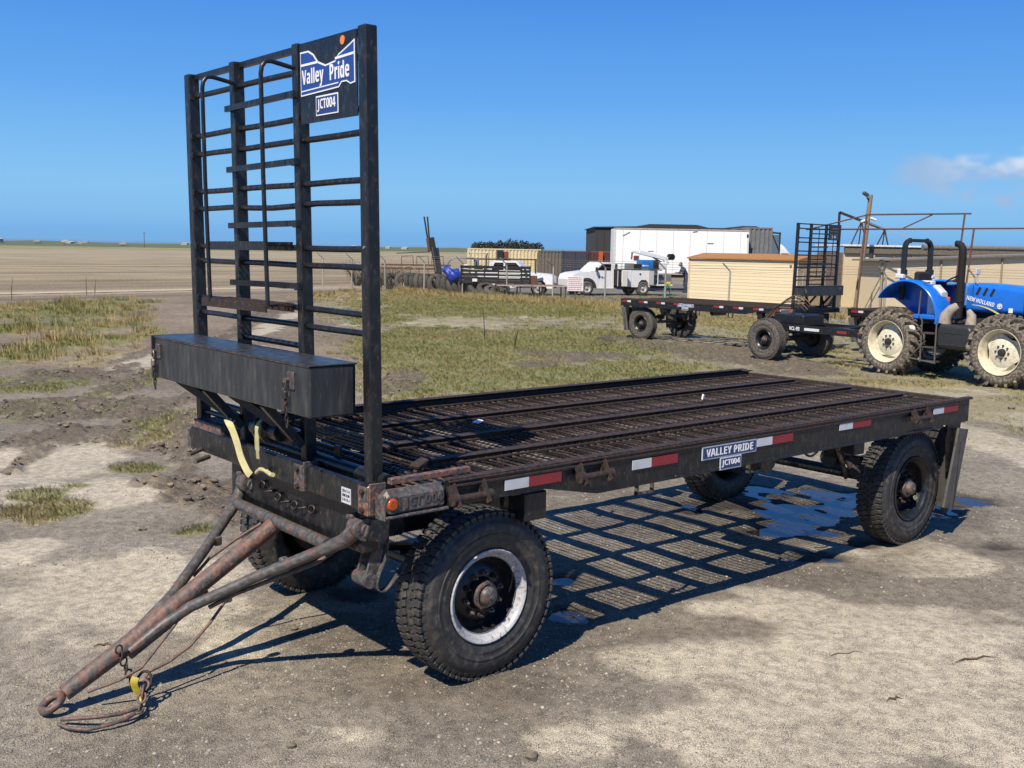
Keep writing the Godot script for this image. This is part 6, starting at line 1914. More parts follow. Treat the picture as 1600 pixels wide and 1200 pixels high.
func build_yard_machines() -> void:
	# white notice board in front of the fence
	var sg := thing("notice_board", "white notice board with red lettering on a thin post before the fence", "sign", Vector3(2.93, 0, -49.7))
	part("post", mb(.10, .09, .08).box(Vector3(0, .62, -.03), Vector3(.06, 1.26, .05)), M.matt, sg)
	part("board", mb(.70, .66, .68).box(Vector3(0, .98, 0), Vector3(.76, .70, .018), .003), M.print, sg)
	for k in 7:
		var y := 1.26 - .092 * k
		var x := -.33
		var line := mb(.42, .06, .08)
		while x < .30:
			var l := rng.randf_range(.04, .12)
			line.box(Vector3(x + l / 2, y, .011), Vector3(l, .036, .004))
			x += l + .03
		part("red_print_line", line, M.print, sg)
	# rusty plate table
	var tb := thing("steel_table", "long low table of rusty steel plate on thin legs behind the fence", "table", Vector3(.85, 0, -54.4), .12)
	for k in 2:
		part("table_plate", mb(.20, .10, .07).box(Vector3(-.9 + 1.8 * k, .72, 0), Vector3(1.78, .03, 1.5), .004), M.matt, tb)
	part("table_edge", mb(.42, .38, .36).box(Vector3(0, .70, .76), Vector3(3.6, .05, .02), .004), M.matt, tb)
	for x in [-1.75, -.6, .6, 1.75]:
		for z in [-.68, .68]: part("leg", mb(.08, .05, .04).box(Vector3(x, .35, z), Vector3(.06, .70, .06)), M.matt, tb)
	# dark stake trailer
	var st := thing("stake_trailer", "low dark trailer with black stake sides and pale slats behind the tyre heap", "trailer", Vector3(-1.05, 0, -57.2), .06)
	part("deck", mb(.02, .02, .022).box(Vector3(0, .78, 0), Vector3(3.9, .16, 1.9), .01), M.matt, st)
	part("axle", mb(.02, .02, .02).tube([Vector3(.4, .4, -.8), Vector3(.4, .4, .8)], .06, 8), M.matt, st)
	for s in [1.0, -1.0]: road_wheel(st, Vector3(.4, .4, .95 * s), s, .40, Color(.1, .1, .1))
	for k in 4:
		part("side_board", mb(.018, .018, .02).box(Vector3(0, .98 + .20 * k, .92), Vector3(3.8, .15, .04), .005), M.paint, st)
	for k in 3:
		part("slat", mb(.42, .41, .40).box(Vector3(.75, 1.01 + .20 * k, .955), Vector3(1.15, .055, .03), .004), M.matt, st)
	part("slat", mb(.35, .34, .33).box(Vector3(-1.1, 1.43, .955), Vector3(.9, .04, .03), .004), M.matt, st)
	for x in [-1.85, -.6, .15, 1.4, 1.85]: part("stake", mb(.02, .02, .022).box(Vector3(x, 1.2, .955), Vector3(.07, .95, .06), .006), M.paint, st)
	part("head_frame", mb(.03, .028, .027).box(Vector3(1.35, 2.02, -.2), Vector3(1.9, .07, .08), .01).box(Vector3(2.25, 1.65, -.2), Vector3(.08, .8, .08), .01), M.matt, st)
	part("winch_box", mb(.13, .06, .045).box(Vector3(2.05, .92, .75), Vector3(.42, .48, .4), .03), M.matt, st)
	part("white_label", mb(.75, .75, .75).box(Vector3(-1.12, .88, 1.03), Vector3(.26, .15, .012)), M.print, st)
	build_pickup()
	build_service_truck()
	# forklift with a pale guard frame
	var fk := thing("forklift", "old forklift with pale overhead guard, red mast end and dark counterweight beside the tan container", "forklift", Vector3(-1.7, 0, -61.5), .1)
	for x in [-.95, .1]:
		for z in [-.5, .5]: part("guard_post", mb(.55, .52, .40).tube([Vector3(x, .9, z), Vector3(x, 2.15, z), Vector3(x + .1, 2.30, z)], .045, 8), M.paint, fk)
	part("guard_roof", mb(.55, .52, .40).box(Vector3(-.38, 2.32, 0), Vector3(1.15, .07, 1.1), .02), M.paint, fk)
	part("body", mb(.06, .055, .05).box(Vector3(-.4, .75, 0), Vector3(2.0, .8, 1.1), .06), M.paint, fk)
	part("seat", mb(.02, .02, .02).box(Vector3(-.35, 1.35, 0), Vector3(.4, .5, .5), .05), M.matt, fk)
	part("mast", mb(.025, .025, .025).box(Vector3(.85, 1.5, 0), Vector3(.35, 2.0, .8), .03), M.paint, fk)
	part("lift_head", mb(.24, .06, .035).box(Vector3(1.2, 2.12, .1), Vector3(.28, .62, .4), .03), M.paint, fk)
	for x in [-.9, .5]:
		for s in [1.0, -1.0]: road_wheel(fk, Vector3(x, .35, s * .6), s, .35, Color(.2, .19, .15))
	# grey tube cage of a utility vehicle with a blue tarp beside it
	var uv := thing("utility_vehicle", "grey tube-caged utility vehicle parked behind the blue tarp", "utility vehicle", Vector3(-3.15, 0, -59.2), .05)
	for z in [-.6, .6]:
		part("cage_hoop", mb(.26, .27, .28).tube([Vector3(-.95, .75, z), Vector3(-.75, 1.35, z), Vector3(-.5, 1.85, z), Vector3(-.3, 2.0, z), Vector3(.85, 2.03, z), Vector3(.95, 1.95, z), Vector3(.95, .8, z)], .035, 8), M.metal, uv)
	for x in [-.3, .85]: part("cage_bar", mb(.26, .27, .28).tube([Vector3(x, 2.01, -.6), Vector3(x, 2.01, .6)], .03, 8), M.metal, uv)
	part("body", mb(.05, .05, .055).box(Vector3(0, .62, 0), Vector3(2.3, .45, 1.2), .06), M.paint, uv)
	part("seat", mb(.03, .03, .03).box(Vector3(.5, 1.05, 0), Vector3(.35, .6, 1.0), .05), M.matt, uv)
	part("headrest_box", mb(.15, .19, .22).box(Vector3(1.0, 1.7, .35), Vector3(.3, .55, .3), .04), M.matt, uv)
	for x in [-.75, .8]:
		for s in [1.0, -1.0]: road_wheel(uv, Vector3(x, .35, s * .65), s, .35, Color(.15, .15, .15))
	var tp := mb(.012, .05, .42)
	var rings := []
	for i in 9:
		var ring := []
		for k in 14:
			var a := TAU * k / 14.0
			var r := sin(PI * clampf((i + .25) / 8.5, 0.02, .98)) * (1.0 + .22 * sin(3.0 * a + i * 1.7) + .12 * sin(7 * a + i))
			ring.append(Vector3(-.62 + .155 * i, .95 + .42 * r * sin(a) + .1 * sin(i * 1.3) - .06 * i, .45 * r * cos(a)))
		rings.append(ring)
	solo("blue_tarp", loft(tp, rings), M.paint, "crumpled bright blue tarp heaped on the tyres", "tarp", "", Vector3(-3.35, .38, -57.6))
	solo("white_bag", loft(mb(.62, .60, .52), [ring_yz(-.3, .05, 1.0, 1.2, .04), ring_yz(-.15, .2, .9, 1.45, .1), ring_yz(.12, .22, .9, 1.5, .1), ring_yz(.25, .08, 1.0, 1.3, .05)]), M.matt, "pale sack lying beside the blue tarp", "sack", "", Vector3(-2.72, .2, -58.2))
	# upright mast of a drilling or lifting machine
	var ms := thing("lifting_mast", "tall dark lifting mast with two raised prongs leaning left behind the tyres", "machine", Vector3(-4.35, 0, -60.2))
	part("mast_column", mb(.022, .022, .024).bar(Vector3(.12, .3, 0), Vector3(-.22, 2.55, 0), .42, .40, Vector3.RIGHT, .02), M.paint, ms)
	part("mast_column", mb(.018, .018, .02).bar(Vector3(-.18, 1.9, .15), Vector3(-.42, 3.15, .15), .26, .30, Vector3.RIGHT, .02), M.paint, ms)
	part("mast_carriage", mb(.10, .055, .04).bar(Vector3(-.52, 2.35, .2), Vector3(-.64, 3.1, .2), .2, .16, Vector3.RIGHT, .02), M.matt, ms)
	for k in 2:
		part("mast_prong", mb(.03, .027, .026).bar(Vector3(-.60 + .08 * k, 2.9, .2), Vector3(-.84 + .19 * k, 4.32, .2), .10, .09, Vector3.RIGHT, .01), M.paint, ms)
	part("hydraulic_ram", mb(.35, .35, .36).tube([Vector3(-.12, 1.2, .25), Vector3(-.36, 2.6, .25)], .035, 8), M.metal, ms)
	part("mast_arm", mb(.06, .045, .04).tube([Vector3(-.5, 2.32, .2), Vector3(-2.4, 2.22, .2)], .03, 6), M.matt, ms)
	part("mast_base", mb(.05, .048, .045).box(Vector3(.1, .4, 0), Vector3(1.2, .6, 1.0), .05), M.matt, ms)
	# rusty cultivator
	var cu := thing("cultivator", "rusty brown cultivator with rows of tines beyond the dry brush", "farm implement", Vector3(-6.2, 0, -66.0), .05)
	for k in 3: part("tool_bar", mb(.13, .065, .045).box(Vector3(0, 1.25 + .22 * (k % 2), -.5 + .5 * k), Vector3(4.4, .12, .12), .01), M.matt, cu)
	for k in 8:
		part("tine", mb(.16, .09, .07).tube([Vector3(-2.0 + .55 * k, 1.2, .5), Vector3(-1.95 + .55 * k, .9, .62), Vector3(-1.88 + .55 * k, .5, .55), Vector3(-1.95 + .55 * k, .12, .45)], .035, 6), M.matt, cu)
	for k in 3:
		part("frame_hoop", mb(.10, .06, .05).tube([Vector3(-.9 + .95 * k, 1.4, 0), Vector3(-.9 + .95 * k, 2.0, 0), Vector3(-.2 + .95 * k, 2.05, 0), Vector3(-.15 + .95 * k, 1.4, 0)], .03, 6), M.matt, cu)
	part("coulter_ring", mb(.30, .24, .10).tube(torus_path(Vector3(-.4, .9, .9), .5, Vector3.RIGHT, Vector3.UP, 18), .05, 6), M.matt, cu)
	# dry brush against the fence
	for e in [[-10.3, 68.6, 1.2, "wide grey-brown dry shrub at the far left of the fence"], [-8.6, 66.2, .95, "smaller dry shrub hidden behind the near headboard post"], [-7.45, 65.2, 1.05, "dark dry shrub between the headboard post and the tyre row"]]:
		var sh := thing("dry_shrub", e[3], "shrub", Vector3(e[0], 0, -e[1]))
		var stem := mb(.07, .055, .04)
		var tw := mb()
		for i in 34:
			var a := rng.randf() * TAU
			var top: Vector3 = Vector3(cos(a) * rng.randf_range(.2, 1.25), rng.randf_range(.6, 1.35), sin(a) * rng.randf_range(.2, .9)) * e[2]
			stem.tube([Vector3(cos(a) * .15, 0, sin(a) * .15), top * .55 + Vector3(0, .1, 0), top], [.022, .014, .005], 4, false)
			for q in 42:
				var c: Vector3 = top * rng.randf_range(.45, 1.08) + Vector3(rng.randf_range(-.2, .2), rng.randf_range(-.2, .2), rng.randf_range(-.2, .2))
				var u := Vector3(rng.randf_range(-1, 1), rng.randf_range(-1, 1), rng.randf_range(-1, 1)).normalized() * rng.randf_range(.04, .11)
				var v := u.cross(Vector3(rng.randf_range(-1, 1), 1, rng.randf_range(-1, 1))).normalized() * .022
				var k := rng.randf()
				tw.tint(lerpf(.06, .22, k), lerpf(.06, .17, k), lerpf(.035, .10, k))
				tw.tn(c - v, c + v, c + u, Vector3.UP, Vector3.UP, Vector3.UP)
		part("stem", stem, M.matt, sh)
		part("twigs", tw, M.leaf, sh, true)
	# weeds standing alone
	for e in [[gp(757, 533), .95, "tall lone weed stalk in the grass behind the near trailer"], [gp(135, 462), 1.0, "thin upright dark weed stalk at the edge of the field road"], [gp(148, 462), .85, "leaning dark weed stalk at the edge of the field road"], [gp(18, 470), 1.0, "dark bushy weed at the far left of the field road"], [gp(804, 545), .5, "short green weed stalk in the grass behind the deck"]]:
		var w := mb(.07, .075, .035)
		var lean := rng.randf_range(-.15, .15)
		w.tube([Vector3.ZERO, Vector3(lean * .3, e[1] * .5, 0), Vector3(lean, e[1], .05)], [.012, .009, .003], 5)
		for i in 60:
			var u := rng.randf_range(.15, 1.0)
			var c := Vector3(lean * u * u, e[1] * u, .05 * u)
			var a := rng.randf() * TAU
			var o := Vector3(cos(a), rng.randf_range(.1, .9), sin(a)).normalized() * rng.randf_range(.04, .13) * (1.25 - u)
			var s := o.cross(Vector3.UP).normalized() * .012
			w.tn(c - s, c + s, c + o, Vector3.UP, Vector3.UP, Vector3.UP)
		solo("weed", w, M.leaf, e[2], "weed", "", Vector3(e[0].x, ground_height(e[0].x, e[0].z), e[0].z))
	# sticks and clods on the gravel
	for e in [[1320, 1022, .12, "short pale stick with a splinter on the light dirt, left of the two sticks"], [1520, 1032, .15, "dark crooked stick on the light dirt near the right edge"], [1395, 1090, .05, "small dark twig lying below the two sticks"], [160, 1010, .05, "thin dark twig on the gravel left of the drawbar"]]:
		var g := gp(e[0], e[1])
		var b := mb(.10, .08, .06) if e[0] != 1320 else mb(.32, .28, .2)
		var l: float = e[2]
		b.tube([Vector3(-l, .006, .02), Vector3(-l * .4, .010, -.005), Vector3(.1 * l, .008, .012), Vector3(l * .6, .012, -.008), Vector3(l, .006, .02)], [.002, .005, .007, .005, .002], 6)
		solo("stick", b, M.matt, e[3], "stick", "", Vector3(g.x, ground_height(g.x, g.z), g.z), .3)
	for e in [[830, 1185, .030, "brown dirt clod at the bottom edge below the near front wheel"], [460, 985, .02, "small stone in the shade of the drawbar"], [455, 1170, .022, "flat grey stone at the bottom left of the gravel"], [1478, 725, .05, "grey stone on the dirt right of the rear wheel"], [222, 826, .03, "brown stone on the gravel left of the drawbar"], [1580, 640, .05, "dark stone on the dirt near the tractor"]]:
		var g := gp(e[0], e[1])
		var o := solo("stone", rock_mesh(int(e[0])), M.stone, e[3], "stone", "", Vector3(g.x, ground_height(g.x, g.z) + e[2] * .3, g.z), e[0])
		o.scale = Vector3.ONE * e[2] * 1.4

func gp(px: float, py: float) -> Vector3:   # where a sight line of the photograph meets the level ground
	var b := Basis(Vector3.RIGHT, -0.1279) * Basis(Vector3.BACK, 0.0186)
	var r := b * Vector3((px - 800.0) / 1624.0, (600.0 - py) / 1624.0, -1.0)
	return Vector3(0, 2.5, 0) + r * (2.5 / -r.y)


# ---------------------------------------------------------------- containers, sheds, the tan building, the horizon
func container(label: String, at: Vector3, turn: float, size: Vector3, c: Color, c_end: Color, ribs: int) -> Node3D:
	var t := thing("shipping_container", label, "container", at, turn)   # at: middle of the base, size.x long
	var h := size / 2
	part("box", mb(c.r * .9, c.g * .9, c.b * .9).box(Vector3(0, h.y, 0), size - Vector3(.12, .06, .12)), M.matt, t)
	for s in [1.0, -1.0]:
		var w := mb(c.r, c.g, c.b)
		var x := -h.x + .12
		var pitch := (size.x - .24) / ribs
		for k in ribs:
			var a := x + pitch * k
			w.prism(PackedVector2Array([Vector2(a, 0), Vector2(a + pitch * .18, .045), Vector2(a + pitch * .5, .045), Vector2(a + pitch * .68, 0), Vector2(a + pitch * .68, -.02), Vector2(a, -.02)]), 0, 1)
		var o := part("corrugated_side", w, M.matt, t)
		o.transform = Transform3D(Basis(Vector3.RIGHT, Vector3(0, 0, s), Vector3(0, size.y - .24, 0)), Vector3(0, .12, s * (h.z - .05)))
		for e in [1.0, -1.0]:
			part("corner_post", mb(c.r, c.g, c.b).box(Vector3(e * (h.x - .06), h.y, s * (h.z - .06)), Vector3(.13, size.y, .13), .01), M.matt, t)
		for y in [.06, size.y - .06]: part("side_rail", mb(c.r * .95, c.g * .95, c.b * .95).box(Vector3(0, y, s * (h.z - .05)), Vector3(size.x - .26, .11, .10), .01), M.matt, t)
	for e in [1.0, -1.0]:
		for y in [.06, size.y - .06]: part("end_rail", mb(c_end.r, c_end.g, c_end.b).box(Vector3(e * (h.x - .05), y, 0), Vector3(.10, .11, size.z - .26), .01), M.matt, t)
		for d in [-1.0, 1.0]:
			part("door", mb(c.r, c.g, c.b).box(Vector3(e * (h.x - .04), h.y, d * (h.z - .14) / 2), Vector3(.05, size.y - .24, h.z - .16), .01), M.matt, t)
			for q in [.35, .75]: part("lock_rod", mb(c_end.r, c_end.g, c_end.b).tube([Vector3(e * (h.x + .01), .2, d * h.z * q), Vector3(e * (h.x + .01), size.y - .2, d * h.z * q)], .025, 6), M.matt, t)
	return t

func build_far() -> void:
	container("cream corrugated shipping container behind the forklift and the pickup", Vector3(-.85, 0, -87.5), .02, Vector3(6.06, 2.62, 2.44), Color(.66, .57, .36), Color(.66, .57, .36), 20)
	container("grey-brown ribbed container beside the cream one", Vector3(3.0, 0, -88.5), 0, Vector3(2.2, 2.55, 6.0), Color(.14, .125, .105), Color(.16, .14, .12), 7)
	container("dark blue container seen end-on with rusty top rail", Vector3(4.95, 0, -88.0), PI / 2, Vector3(6.06, 2.55, 2.1), Color(.03, .045, .075), Color(.16, .06, .045), 18)
	container("dark maroon container seen end-on left of the white truck", Vector3(7.2, 0, -88.0), PI / 2, Vector3(6.06, 2.55, 2.3), Color(.065, .028, .03), Color(.17, .06, .045), 18)
	solo("orange_coat", mb(.45, .09, .03).box(Vector3(0, 0, 0), Vector3(.36, .75, .06), .03).box(Vector3(.05, -.45, 0), Vector3(.2, .3, .05), .02), M.matt, "orange-red cloth hanging on the maroon container", "cloth", "", Vector3(7.0, 2.15, -84.75))
	# the dark hall behind
	var hall := thing("dark_hall", "long charcoal metal hall with low roof behind the white trailer", "building", Vector3(17.6, 0, -118.0))
	part("wall", mb(.035, .037, .042).box(Vector3(0, 2.53, 0), Vector3(18.2, 5.06, 14.0)), M.matt, hall)
	part("roof", mb(.028, .029, .033).prism(PackedVector2Array([Vector2(-9.3, 5.06), Vector2(-9.3, 5.14), Vector2(-4.8, 5.26), Vector2(-3.4, 5.52), Vector2(1.6, 5.52), Vector2(2.8, 5.24), Vector2(5.4, 5.24), Vector2(6.4, 5.5), Vector2(7.8, 5.5), Vector2(8.8, 5.2), Vector2(9.3, 5.14), Vector2(9.3, 5.06)]), -7.2, 7.2), M.matt, hall)
	for k in 12: part("wall_rib", mb(.03, .032, .037).box(Vector3(-8.9 + .75 * k, 2.53, 7.02), Vector3(.05, 5.0, .05)), M.matt, hall)
	# white box trailer
	var wt := thing("box_trailer", "white box trailer with faint panel seams behind the service truck", "trailer", Vector3(11.15, 0, -71.4), .0)
	part("body", mb(.76, .77, .77).box(Vector3(0, 2.6, 0), Vector3(9.0, 2.95, 2.5), .03), M.clean, wt)
	part("top_rail", mb(.42, .38, .34).box(Vector3(0, 4.08, 1.24), Vector3(9.06, .09, .08), .01), M.matt, wt)
	part("bottom_rail", mb(.45, .45, .45).box(Vector3(0, 1.14, 1.24), Vector3(9.06, .12, .08), .01), M.matt, wt)
	for k in 8: part("panel_seam", mb(.66, .67, .67).box(Vector3(-3.9 + 1.12 * k, 2.6, 1.253), Vector3(.05, 2.8, .012)), M.matt, wt)
	for x in [-4.45, 4.45]: part("corner_post", mb(.64, .63, .60).box(Vector3(x, 2.6, 1.24), Vector3(.12, 2.98, .08), .01), M.matt, wt)
	for k in 3: part("scuff", mb(.22, .2, .2).box(Vector3([-3.7, .9, 1.95][k], [3.72, 3.95, 3.2][k], 1.262), Vector3([.55, .32, .4][k], .07, .01), 0.0, Basis(Vector3.BACK, [.5, .15, 0][k])), M.matt, wt)
	part("marker_light", mb(.04, .03, .03).box(Vector3(4.4, 3.75, 1.3), Vector3(.12, .2, .06), .02), M.matt, wt)
	part("frame", mb(.05, .05, .05).box(Vector3(0, .98, 0), Vector3(8.6, .22, 1.0)), M.matt, wt)
	for x in [2.4, 3.6]:
		for s in [1.0, -1.0]: road_wheel(wt, Vector3(x, .5, s * 1.15), s, .5, Color(.4, .4, .4))
	for s in [1.0, -1.0]: part("landing_leg", mb(.1, .1, .1).box(Vector3(-3.0, .5, s * .8), Vector3(.12, .95, .12)), M.matt, wt)
	container("tall grey ribbed container at the right end of the white trailer", Vector3(16.55, 0, -73.5), 0, Vector3(1.75, 4.35, 5.0), Color(.17, .175, .19), Color(.2, .2, .21), 5)
	var tf := thing("tarp_frame", "dark steel frame with blue-grey sheeting beside the grey container", "frame", Vector3(18.4, 0, -76.5))
	part("sheeting", mb(.11, .16, .22).box(Vector3(0, 2.0, 0), Vector3(1.75, 3.9, .05)), M.paint, tf)
	for x in [-.9, .9]: part("post", mb(.02, .02, .022).box(Vector3(x, 2.08, .06), Vector3(.10, 4.15, .10)), M.matt, tf)
	part("top_bar", mb(.02, .02, .022).bar(Vector3(-.95, 4.22, .06), Vector3(.95, 4.08, .06), .1, .12), M.matt, tf)
	part("brace", mb(.02, .02, .022).bar(Vector3(.3, 4.1, .1), Vector3(.85, 2.9, .1), .06, .06), M.matt, tf)
	var sm := thing("semi_truck", "white semi truck cab with rounded roof showing above the tan shed", "truck", Vector3(19.9, 0, -80.0), .1)
	var cab := mb(.72, .74, .75)
	loft(cab, [ring_yz(-1.3, 1.2, .8, 3.42, .3), ring_yz(-.2, 1.2, .8, 3.5, .35), ring_yz(.3, 1.15, .8, 3.25, .4), ring_yz(.75, 1.1, .8, 2.75, .3), ring_yz(1.0, 1.05, .8, 2.35, .2), ring_yz(2.2, .95, .8, 2.05, .3), ring_yz(2.45, .8, .8, 1.7, .3)])
	part("cab", cab, M.gloss, sm)
	part("sleeper_window", mb(.20, .26, .26).box(Vector3(-.75, 2.75, 1.19), Vector3(.9, .8, .04)), M.gloss, sm)
	part("window", mb(.02, .025, .03).box(Vector3(.35, 2.4, 1.15), Vector3(.6, .5, .06)), M.glass, sm)
	for x in [-.9, 1.6]:
		for s in [1.0, -1.0]: road_wheel(sm, Vector3(x, .5, s * 1.15), s, .5, Color(.4, .4, .4))
	# tan shed with lap siding
	var a := Vector3(9.10, 0, -54.2)
	var b := Vector3(13.45, 0, -49.6)
	var dv := b - a
	var ln := dv.length()
	var sh := thing("tan_shed", "low tan shed with horizontal lap siding and orange-brown roof behind the second trailer", "shed", (a + b) / 2, atan2(-dv.z, dv.x))
	part("core", mb(.50, .42, .25).box(Vector3(0, 1.12, -1.3), Vector3(ln - .04, 2.24, 2.55)), M.matt, sh)
	for k in 14:
		var tone := 1.0 + .05 * sin(k * 2.7)
		part("siding_board", mb(.66 * tone, .56 * tone, .37 * tone).bar(Vector3(-ln / 2, .10 + .158 * k, .02), Vector3(ln / 2, .10 + .158 * k, .02), .022, .157, Vector3(0, 1, -.06)), M.clean, sh)
	for e in [-1.0, 1.0]:
		part("corner_board", mb(.62, .52, .33).box(Vector3(e * (ln / 2), 1.13, .035), Vector3(.10, 2.26, .06), .006), M.matt, sh)
		for k in 14: part("siding_board", mb(.58, .47, .28).box(Vector3(e * ln / 2, .10 + .158 * k, -1.3), Vector3(.03, .152, 2.5)), M.matt, sh)
	part("roof", mb(.36, .175, .06).prism(PackedVector2Array([Vector2(.14, 2.25), Vector2(.14, 2.31), Vector2(-1.3, 2.56), Vector2(-2.75, 2.38), Vector2(-2.75, 2.32)]), -ln / 2 - .12, ln / 2 + .12), M.matt, sh).rotation.y = -PI / 2
	part("wall_lamp", mb(.2, .17, .1).box(Vector3(ln / 2 - .35, 2.02, .06), Vector3(.10, .12, .08), .02), M.matt, sh)
	# long tan building
	var bl := thing("tan_building", "long flat-roofed tan building with grey-brown fascia behind the tractor", "building", Vector3(16.35, 0, -52.0), .12)
	part("wall", mb(.60, .50, .33).box(Vector3(9.0, 1.35, -1.6), Vector3(18.0, 2.7, 3.2)), M.print, bl)
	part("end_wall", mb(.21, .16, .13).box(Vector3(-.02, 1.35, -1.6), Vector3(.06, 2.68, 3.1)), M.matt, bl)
	for k in 14: part("fascia_panel", mb(.165, .145, .12).box(Vector3(.63 + 1.29 * k, 2.835, .06), Vector3(1.28, .33, .14), .004), M.matt, bl)
	part("roof_edge", mb(.74, .73, .70).box(Vector3(9.0, 3.05, -1.55), Vector3(18.3, .09, 3.5), .01), M.matt, bl)
	for x in [1.55, 5.8, 11.5]: part("downpipe", mb(.48, .40, .27).tube([Vector3(x, .1, .06), Vector3(x, 2.6, .06)], .045, 8), M.matt, bl)
	for k in 4: part("wall_lamp", mb(.12, .09, .06).box(Vector3([2.6, 3.6, 7.2, 9.5][k], [2.5, 2.52, 2.1, 1.9][k], .05), Vector3(.12, .14, .10), .02), M.matt, bl)
	part("vent_grille", mb(.10, .10, .10).box(Vector3(4.7, 1.40, .02), Vector3(1.5, .30, .06)), M.matt, bl)
	for k in 7: part("vent_slat", mb(.5, .44, .3).box(Vector3(4.05 + .22 * k, 1.40, .06), Vector3(.05, .3, .03)), M.matt, bl)
	var lb := thing("low_shed", "low brown-grey shed seen through the second headboard, between tan shed and tan building", "shed", Vector3(17.4, 0, -63.0))
	part("wall", mb(.17, .14, .12).box(Vector3(0, 1.2, 0), Vector3(3.2, 2.4, 3.0)), M.matt, lb)
	part("roof", mb(.2, .17, .14).box(Vector3(0, 2.44, 0), Vector3(3.4, .08, 3.2), .01), M.matt, lb)
	part("door", mb(.03, .03, .035).box(Vector3(.5, 1.0, 1.51), Vector3(.9, 2.0, .04), .01), M.matt, lb)
	# lean-to canopy with a weathered duct
	var cn := thing("lean_to_canopy", "sloping grey canopy edge in front of the tan building, behind the roll bar", "canopy", Vector3(16.55, 0, -47.4), .22)
	part("canopy_roof", mb(.20, .19, .17).prism(PackedVector2Array([Vector2(0, 2.32), Vector2(0, 2.39), Vector2(9.5, 2.82), Vector2(9.5, 2.74)]), -2.4, 0.0), M.matt, cn)
	part("canopy_edge", mb(.10, .09, .08).bar(Vector3(-.02, 2.30, .03), Vector3(9.5, 2.74, .03), .05, .07), M.matt, cn)
	part("canopy_wall", mb(.61, .51, .34).prism(PackedVector2Array([Vector2(.4, 0), Vector2(.4, 2.30), Vector2(9.4, 2.70), Vector2(9.4, 0)]), -2.3, -.12), M.print, cn)
	for x in [.2, 3.2, 6.4]: part("canopy_post", mb(.30, .26, .2).tube([Vector3(x, 0, -.1), Vector3(x, 2.32 + .046 * x, -.1)], .05, 8), M.matt, cn)
	solo("weathered_duct", mb(.16, .155, .145).tube([Vector3(-3.2, 0, 0), Vector3(6.0, .05, 0)], .11, 16).tube([Vector3(-2.0, 0, 0), Vector3(-1.85, 0, 0)], .13, 16).tube([Vector3(-3.3, 0, 0), Vector3(-3.1, 0, 0)], .135, 16), M.matt, "weathered grey round duct lying along the canopy top", "duct", "", Vector3(22.0, 2.98, -48.9), .2)
	# rusty pipe frame
	var pf := thing("pipe_frame", "tall rusty pipe frame with two long top rails in front of the tan building", "frame")
	var rust := func(b2: MB) -> MB: return b2.tint(.12, .06, .045)
	for e in [[Vector3(15.15, 0, -46.0), Vector3(15.35, 4.36, -46.0), .045], [Vector3(19.15, 0, -45.5), Vector3(19.42, 4.42, -45.5), .042], [Vector3(19.35, 0, -44.9), Vector3(19.60, 3.80, -44.9), .042]]:
		part("pipe_post", rust.call(mb()).tube([e[0], e[1]], e[2], 8), M.matt, pf)
	for e in [[Vector3(15.3, 4.33, -46.0), Vector3(19.7, 4.44, -45.5), .036], [Vector3(12.9, 3.66, -46.6), Vector3(26.0, 3.92, -44.3), .036], [Vector3(16.9, 3.75, -45.9), Vector3(18.1, 4.37, -45.7), .03], [Vector3(13.2, 3.72, -46.5), Vector3(15.3, 4.30, -46.0), .03]]:
		part("pipe_rail", rust.call(mb()).tube([e[0], e[1]], e[2], 8), M.matt, pf)
	# timber lamp pole
	var lp := thing("lamp_pole", "leaning grey timber pole with a floodlight above the tan building", "lamp pole", Vector3(16.75, 0, -50.6))
	part("pole", mb(.24, .19, .13).tube([Vector3(-.10, 0, 0), Vector3(.28, 5.45, 0)], [.14, .10], 10), M.matt, lp)
	part("lamp_arm", mb(.1, .1, .1).tube([Vector3(.22, 5.1, .05), Vector3(.08, 5.3, .1), Vector3(.05, 5.42, .12)], .03, 6), M.matt, lp)
	part("lamp_head", mb(.07, .075, .08).box(Vector3(-.02, 5.48, .14), Vector3(.30, .16, .24), .04, Basis(Vector3.BACK, -.55)), M.paint, lp)
	for e in [[-.02, 4.22, .35], [.42, 4.30, -.35]]: part("floodlight", mb(.7, .71, .7).box(Vector3(e[0], e[1], .12), Vector3(.32, .10, .2), .03, Basis(Vector3.BACK, e[2])), M.gloss, lp)
	part("guy_wire", mb(.4, .4, .4).tube([Vector3(.3, 4.1, 0), Vector3(2.9, 3.1, 1.0)], .012, 4), M.matt, lp)
	# black boom on trestles above the roof
	var bo := thing("boom_frame", "black steel boom on trestle legs standing above the building roof", "boom", Vector3(16.4, 3.09, -53.2))
	part("boom", mb(.02, .02, .023).bar(Vector3(-.02, 1.62, 0), Vector3(2.35, .78, 0), .10, .12), M.matt, bo)
	part("boom_post", mb(.02, .02, .023).box(Vector3(-.02, .82, 0), Vector3(.10, 1.62, .10)), M.matt, bo)
	for e in [[1.12, 1.2, .3], [2.32, .78, .18]]:
		for s in [-1.0, 0.0, 1.0]: part("trestle_leg", mb(.03, .022, .022).bar(Vector3(e[0], e[1], 0), Vector3(e[0] + s * e[2] - .08, 0, s * .3), .05, .05), M.matt, bo)
	# dark grove far behind the containers
	var labels := ["leftmost small round dark tree of the far grove", "second dark tree from the left in the far grove", "third dark tree, just left of the highest in the far grove", "highest dark tree in the middle of the far grove", "dark tree right of the highest in the far grove", "rightmost dark tree of the far grove"]
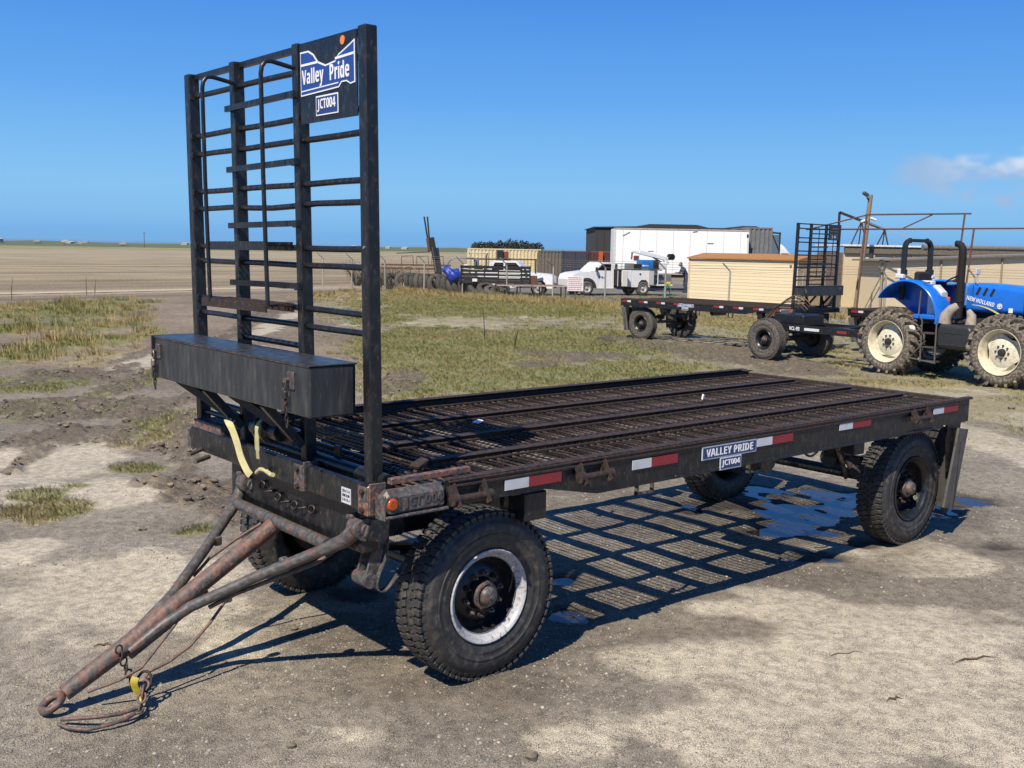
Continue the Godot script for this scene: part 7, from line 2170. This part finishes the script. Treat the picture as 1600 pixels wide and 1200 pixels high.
	for i in 6:
		var x: float = [-13.6, -9.4, -5.4, -1.2, 3.6, 8.0][i]
		var hh: float = [5.6, 5.7, 6.0, 6.7, 6.3, 5.6][i]
		var tr := thing("cypress_tree", labels[i], "tree", Vector3(x, 0, -400.0 + 6.0 * (i % 2)), 0.0, "dark trees beyond the containers")
		part("trunk", mb(.04, .03, .025).tube([Vector3.ZERO, Vector3(.1, 2.2, 0), Vector3(0, hh * .8, 0)], [.3, .22, .06], 7), M.matt, tr)
		var cw := mb()
		for q in 1500:
			var u := Vector3(rng.randf_range(-1, 1), rng.randf_range(-1, 1), rng.randf_range(-1, 1))
			if u.length() > 1.0: continue
			var c := Vector3(u.x * 3.2, hh * .62 + u.y * hh * .38 * (1.0 + .15 * sin(u.x * 7.0 + i)), u.z * 2.6)
			var n := Vector3(rng.randf_range(-1, 1), rng.randf_range(0, 1), rng.randf_range(-1, 1)).normalized()
			var p := n.cross(Vector3(.3, .9, .2)).normalized() * rng.randf_range(.15, .34)
			var p2 := n.cross(p).normalized() * p.length()
			var k := rng.randf_range(.6, 1.3)
			cw.tint(.026 * k, .034 * k, .022 * k)
			cw.qn(c - p, c + p2, c + p, c - p2, n, n, n, n)
		part("crown", cw, M.leaf, tr, true)
	# low ridge along the horizon, and pale buildings on it
	var hm := mb(.085, .10, .055)
	var prev := Vector3.ZERO
	for i in 181:
		var x := -1100.0 + 2400.0 * i / 180.0
		var y: float = 2.9 + 1.3 * nz.huge.get_noise_2d(x * .35, 3.0) + .5 * nz.big.get_noise_2d(x * .3, 1.0)
		var p := Vector3(x, y, -1050.0 - 0.1 * x)
		if i:
			hm.qn(Vector3(prev.x, -.5, prev.z + 60), Vector3(p.x, -.5, p.z + 60), p, prev, Vector3(0, 1, .2), Vector3(0, 1, .2), Vector3(0, 1, .2), Vector3(0, 1, .2))
			hm.qn(prev, p, Vector3(p.x, -.5, p.z - 90), Vector3(prev.x, -.5, prev.z - 90), Vector3(0, 1, -.2), Vector3(0, 1, -.2), Vector3(0, 1, -.2), Vector3(0, 1, -.2))
		prev = p
	structure("hills", hm, M.plain)
	var hb := mb(.36, .355, .34)
	hb.box(Vector3(0, 1.4, 0), Vector3(10, 2.8, 7))
	var proto := thing("far_building", "small pale building on the horizon beyond the ploughed field", "building", Vector3(-475, 1.6, -960), 0.0, "pale buildings on the horizon")
	part("wall", hb, M.plain, proto)
	part("roof", mb(.52, .48, .42).prism(PackedVector2Array([Vector2(-5.4, 2.8), Vector2(0, 4.1), Vector2(5.4, 2.8)]), -3.8, 3.8), M.plain, proto)
	for px in [18, 52, 96, 118, 130, 141, 186, 292, 548, 606, 628]:
		if px == 18: continue
		var o := copy(proto, "far_building", "small pale building on the horizon beyond the ploughed field", Vector3((px - 800.0) / 1624.0 * 960.0, 1.9 + .6 * sin(px), -960.0 + 12.0 * sin(px * 3.0)), .3 * sin(px * 1.7))
		o.scale = Vector3(.3 + .4 * absf(sin(px * 2.1)), .3 + .25 * absf(cos(px * 1.3)), .8)
	solo("utility_pole", mb(.10, .085, .07).tube([Vector3.ZERO, Vector3(0, 9.0, 0)], .16, 6).box(Vector3(0, 8.3, 0), Vector3(2.2, .14, .14)), M.matt, "thin utility pole on the far edge of the ploughed field", "utility pole", "", Vector3(-212, 0, -600))
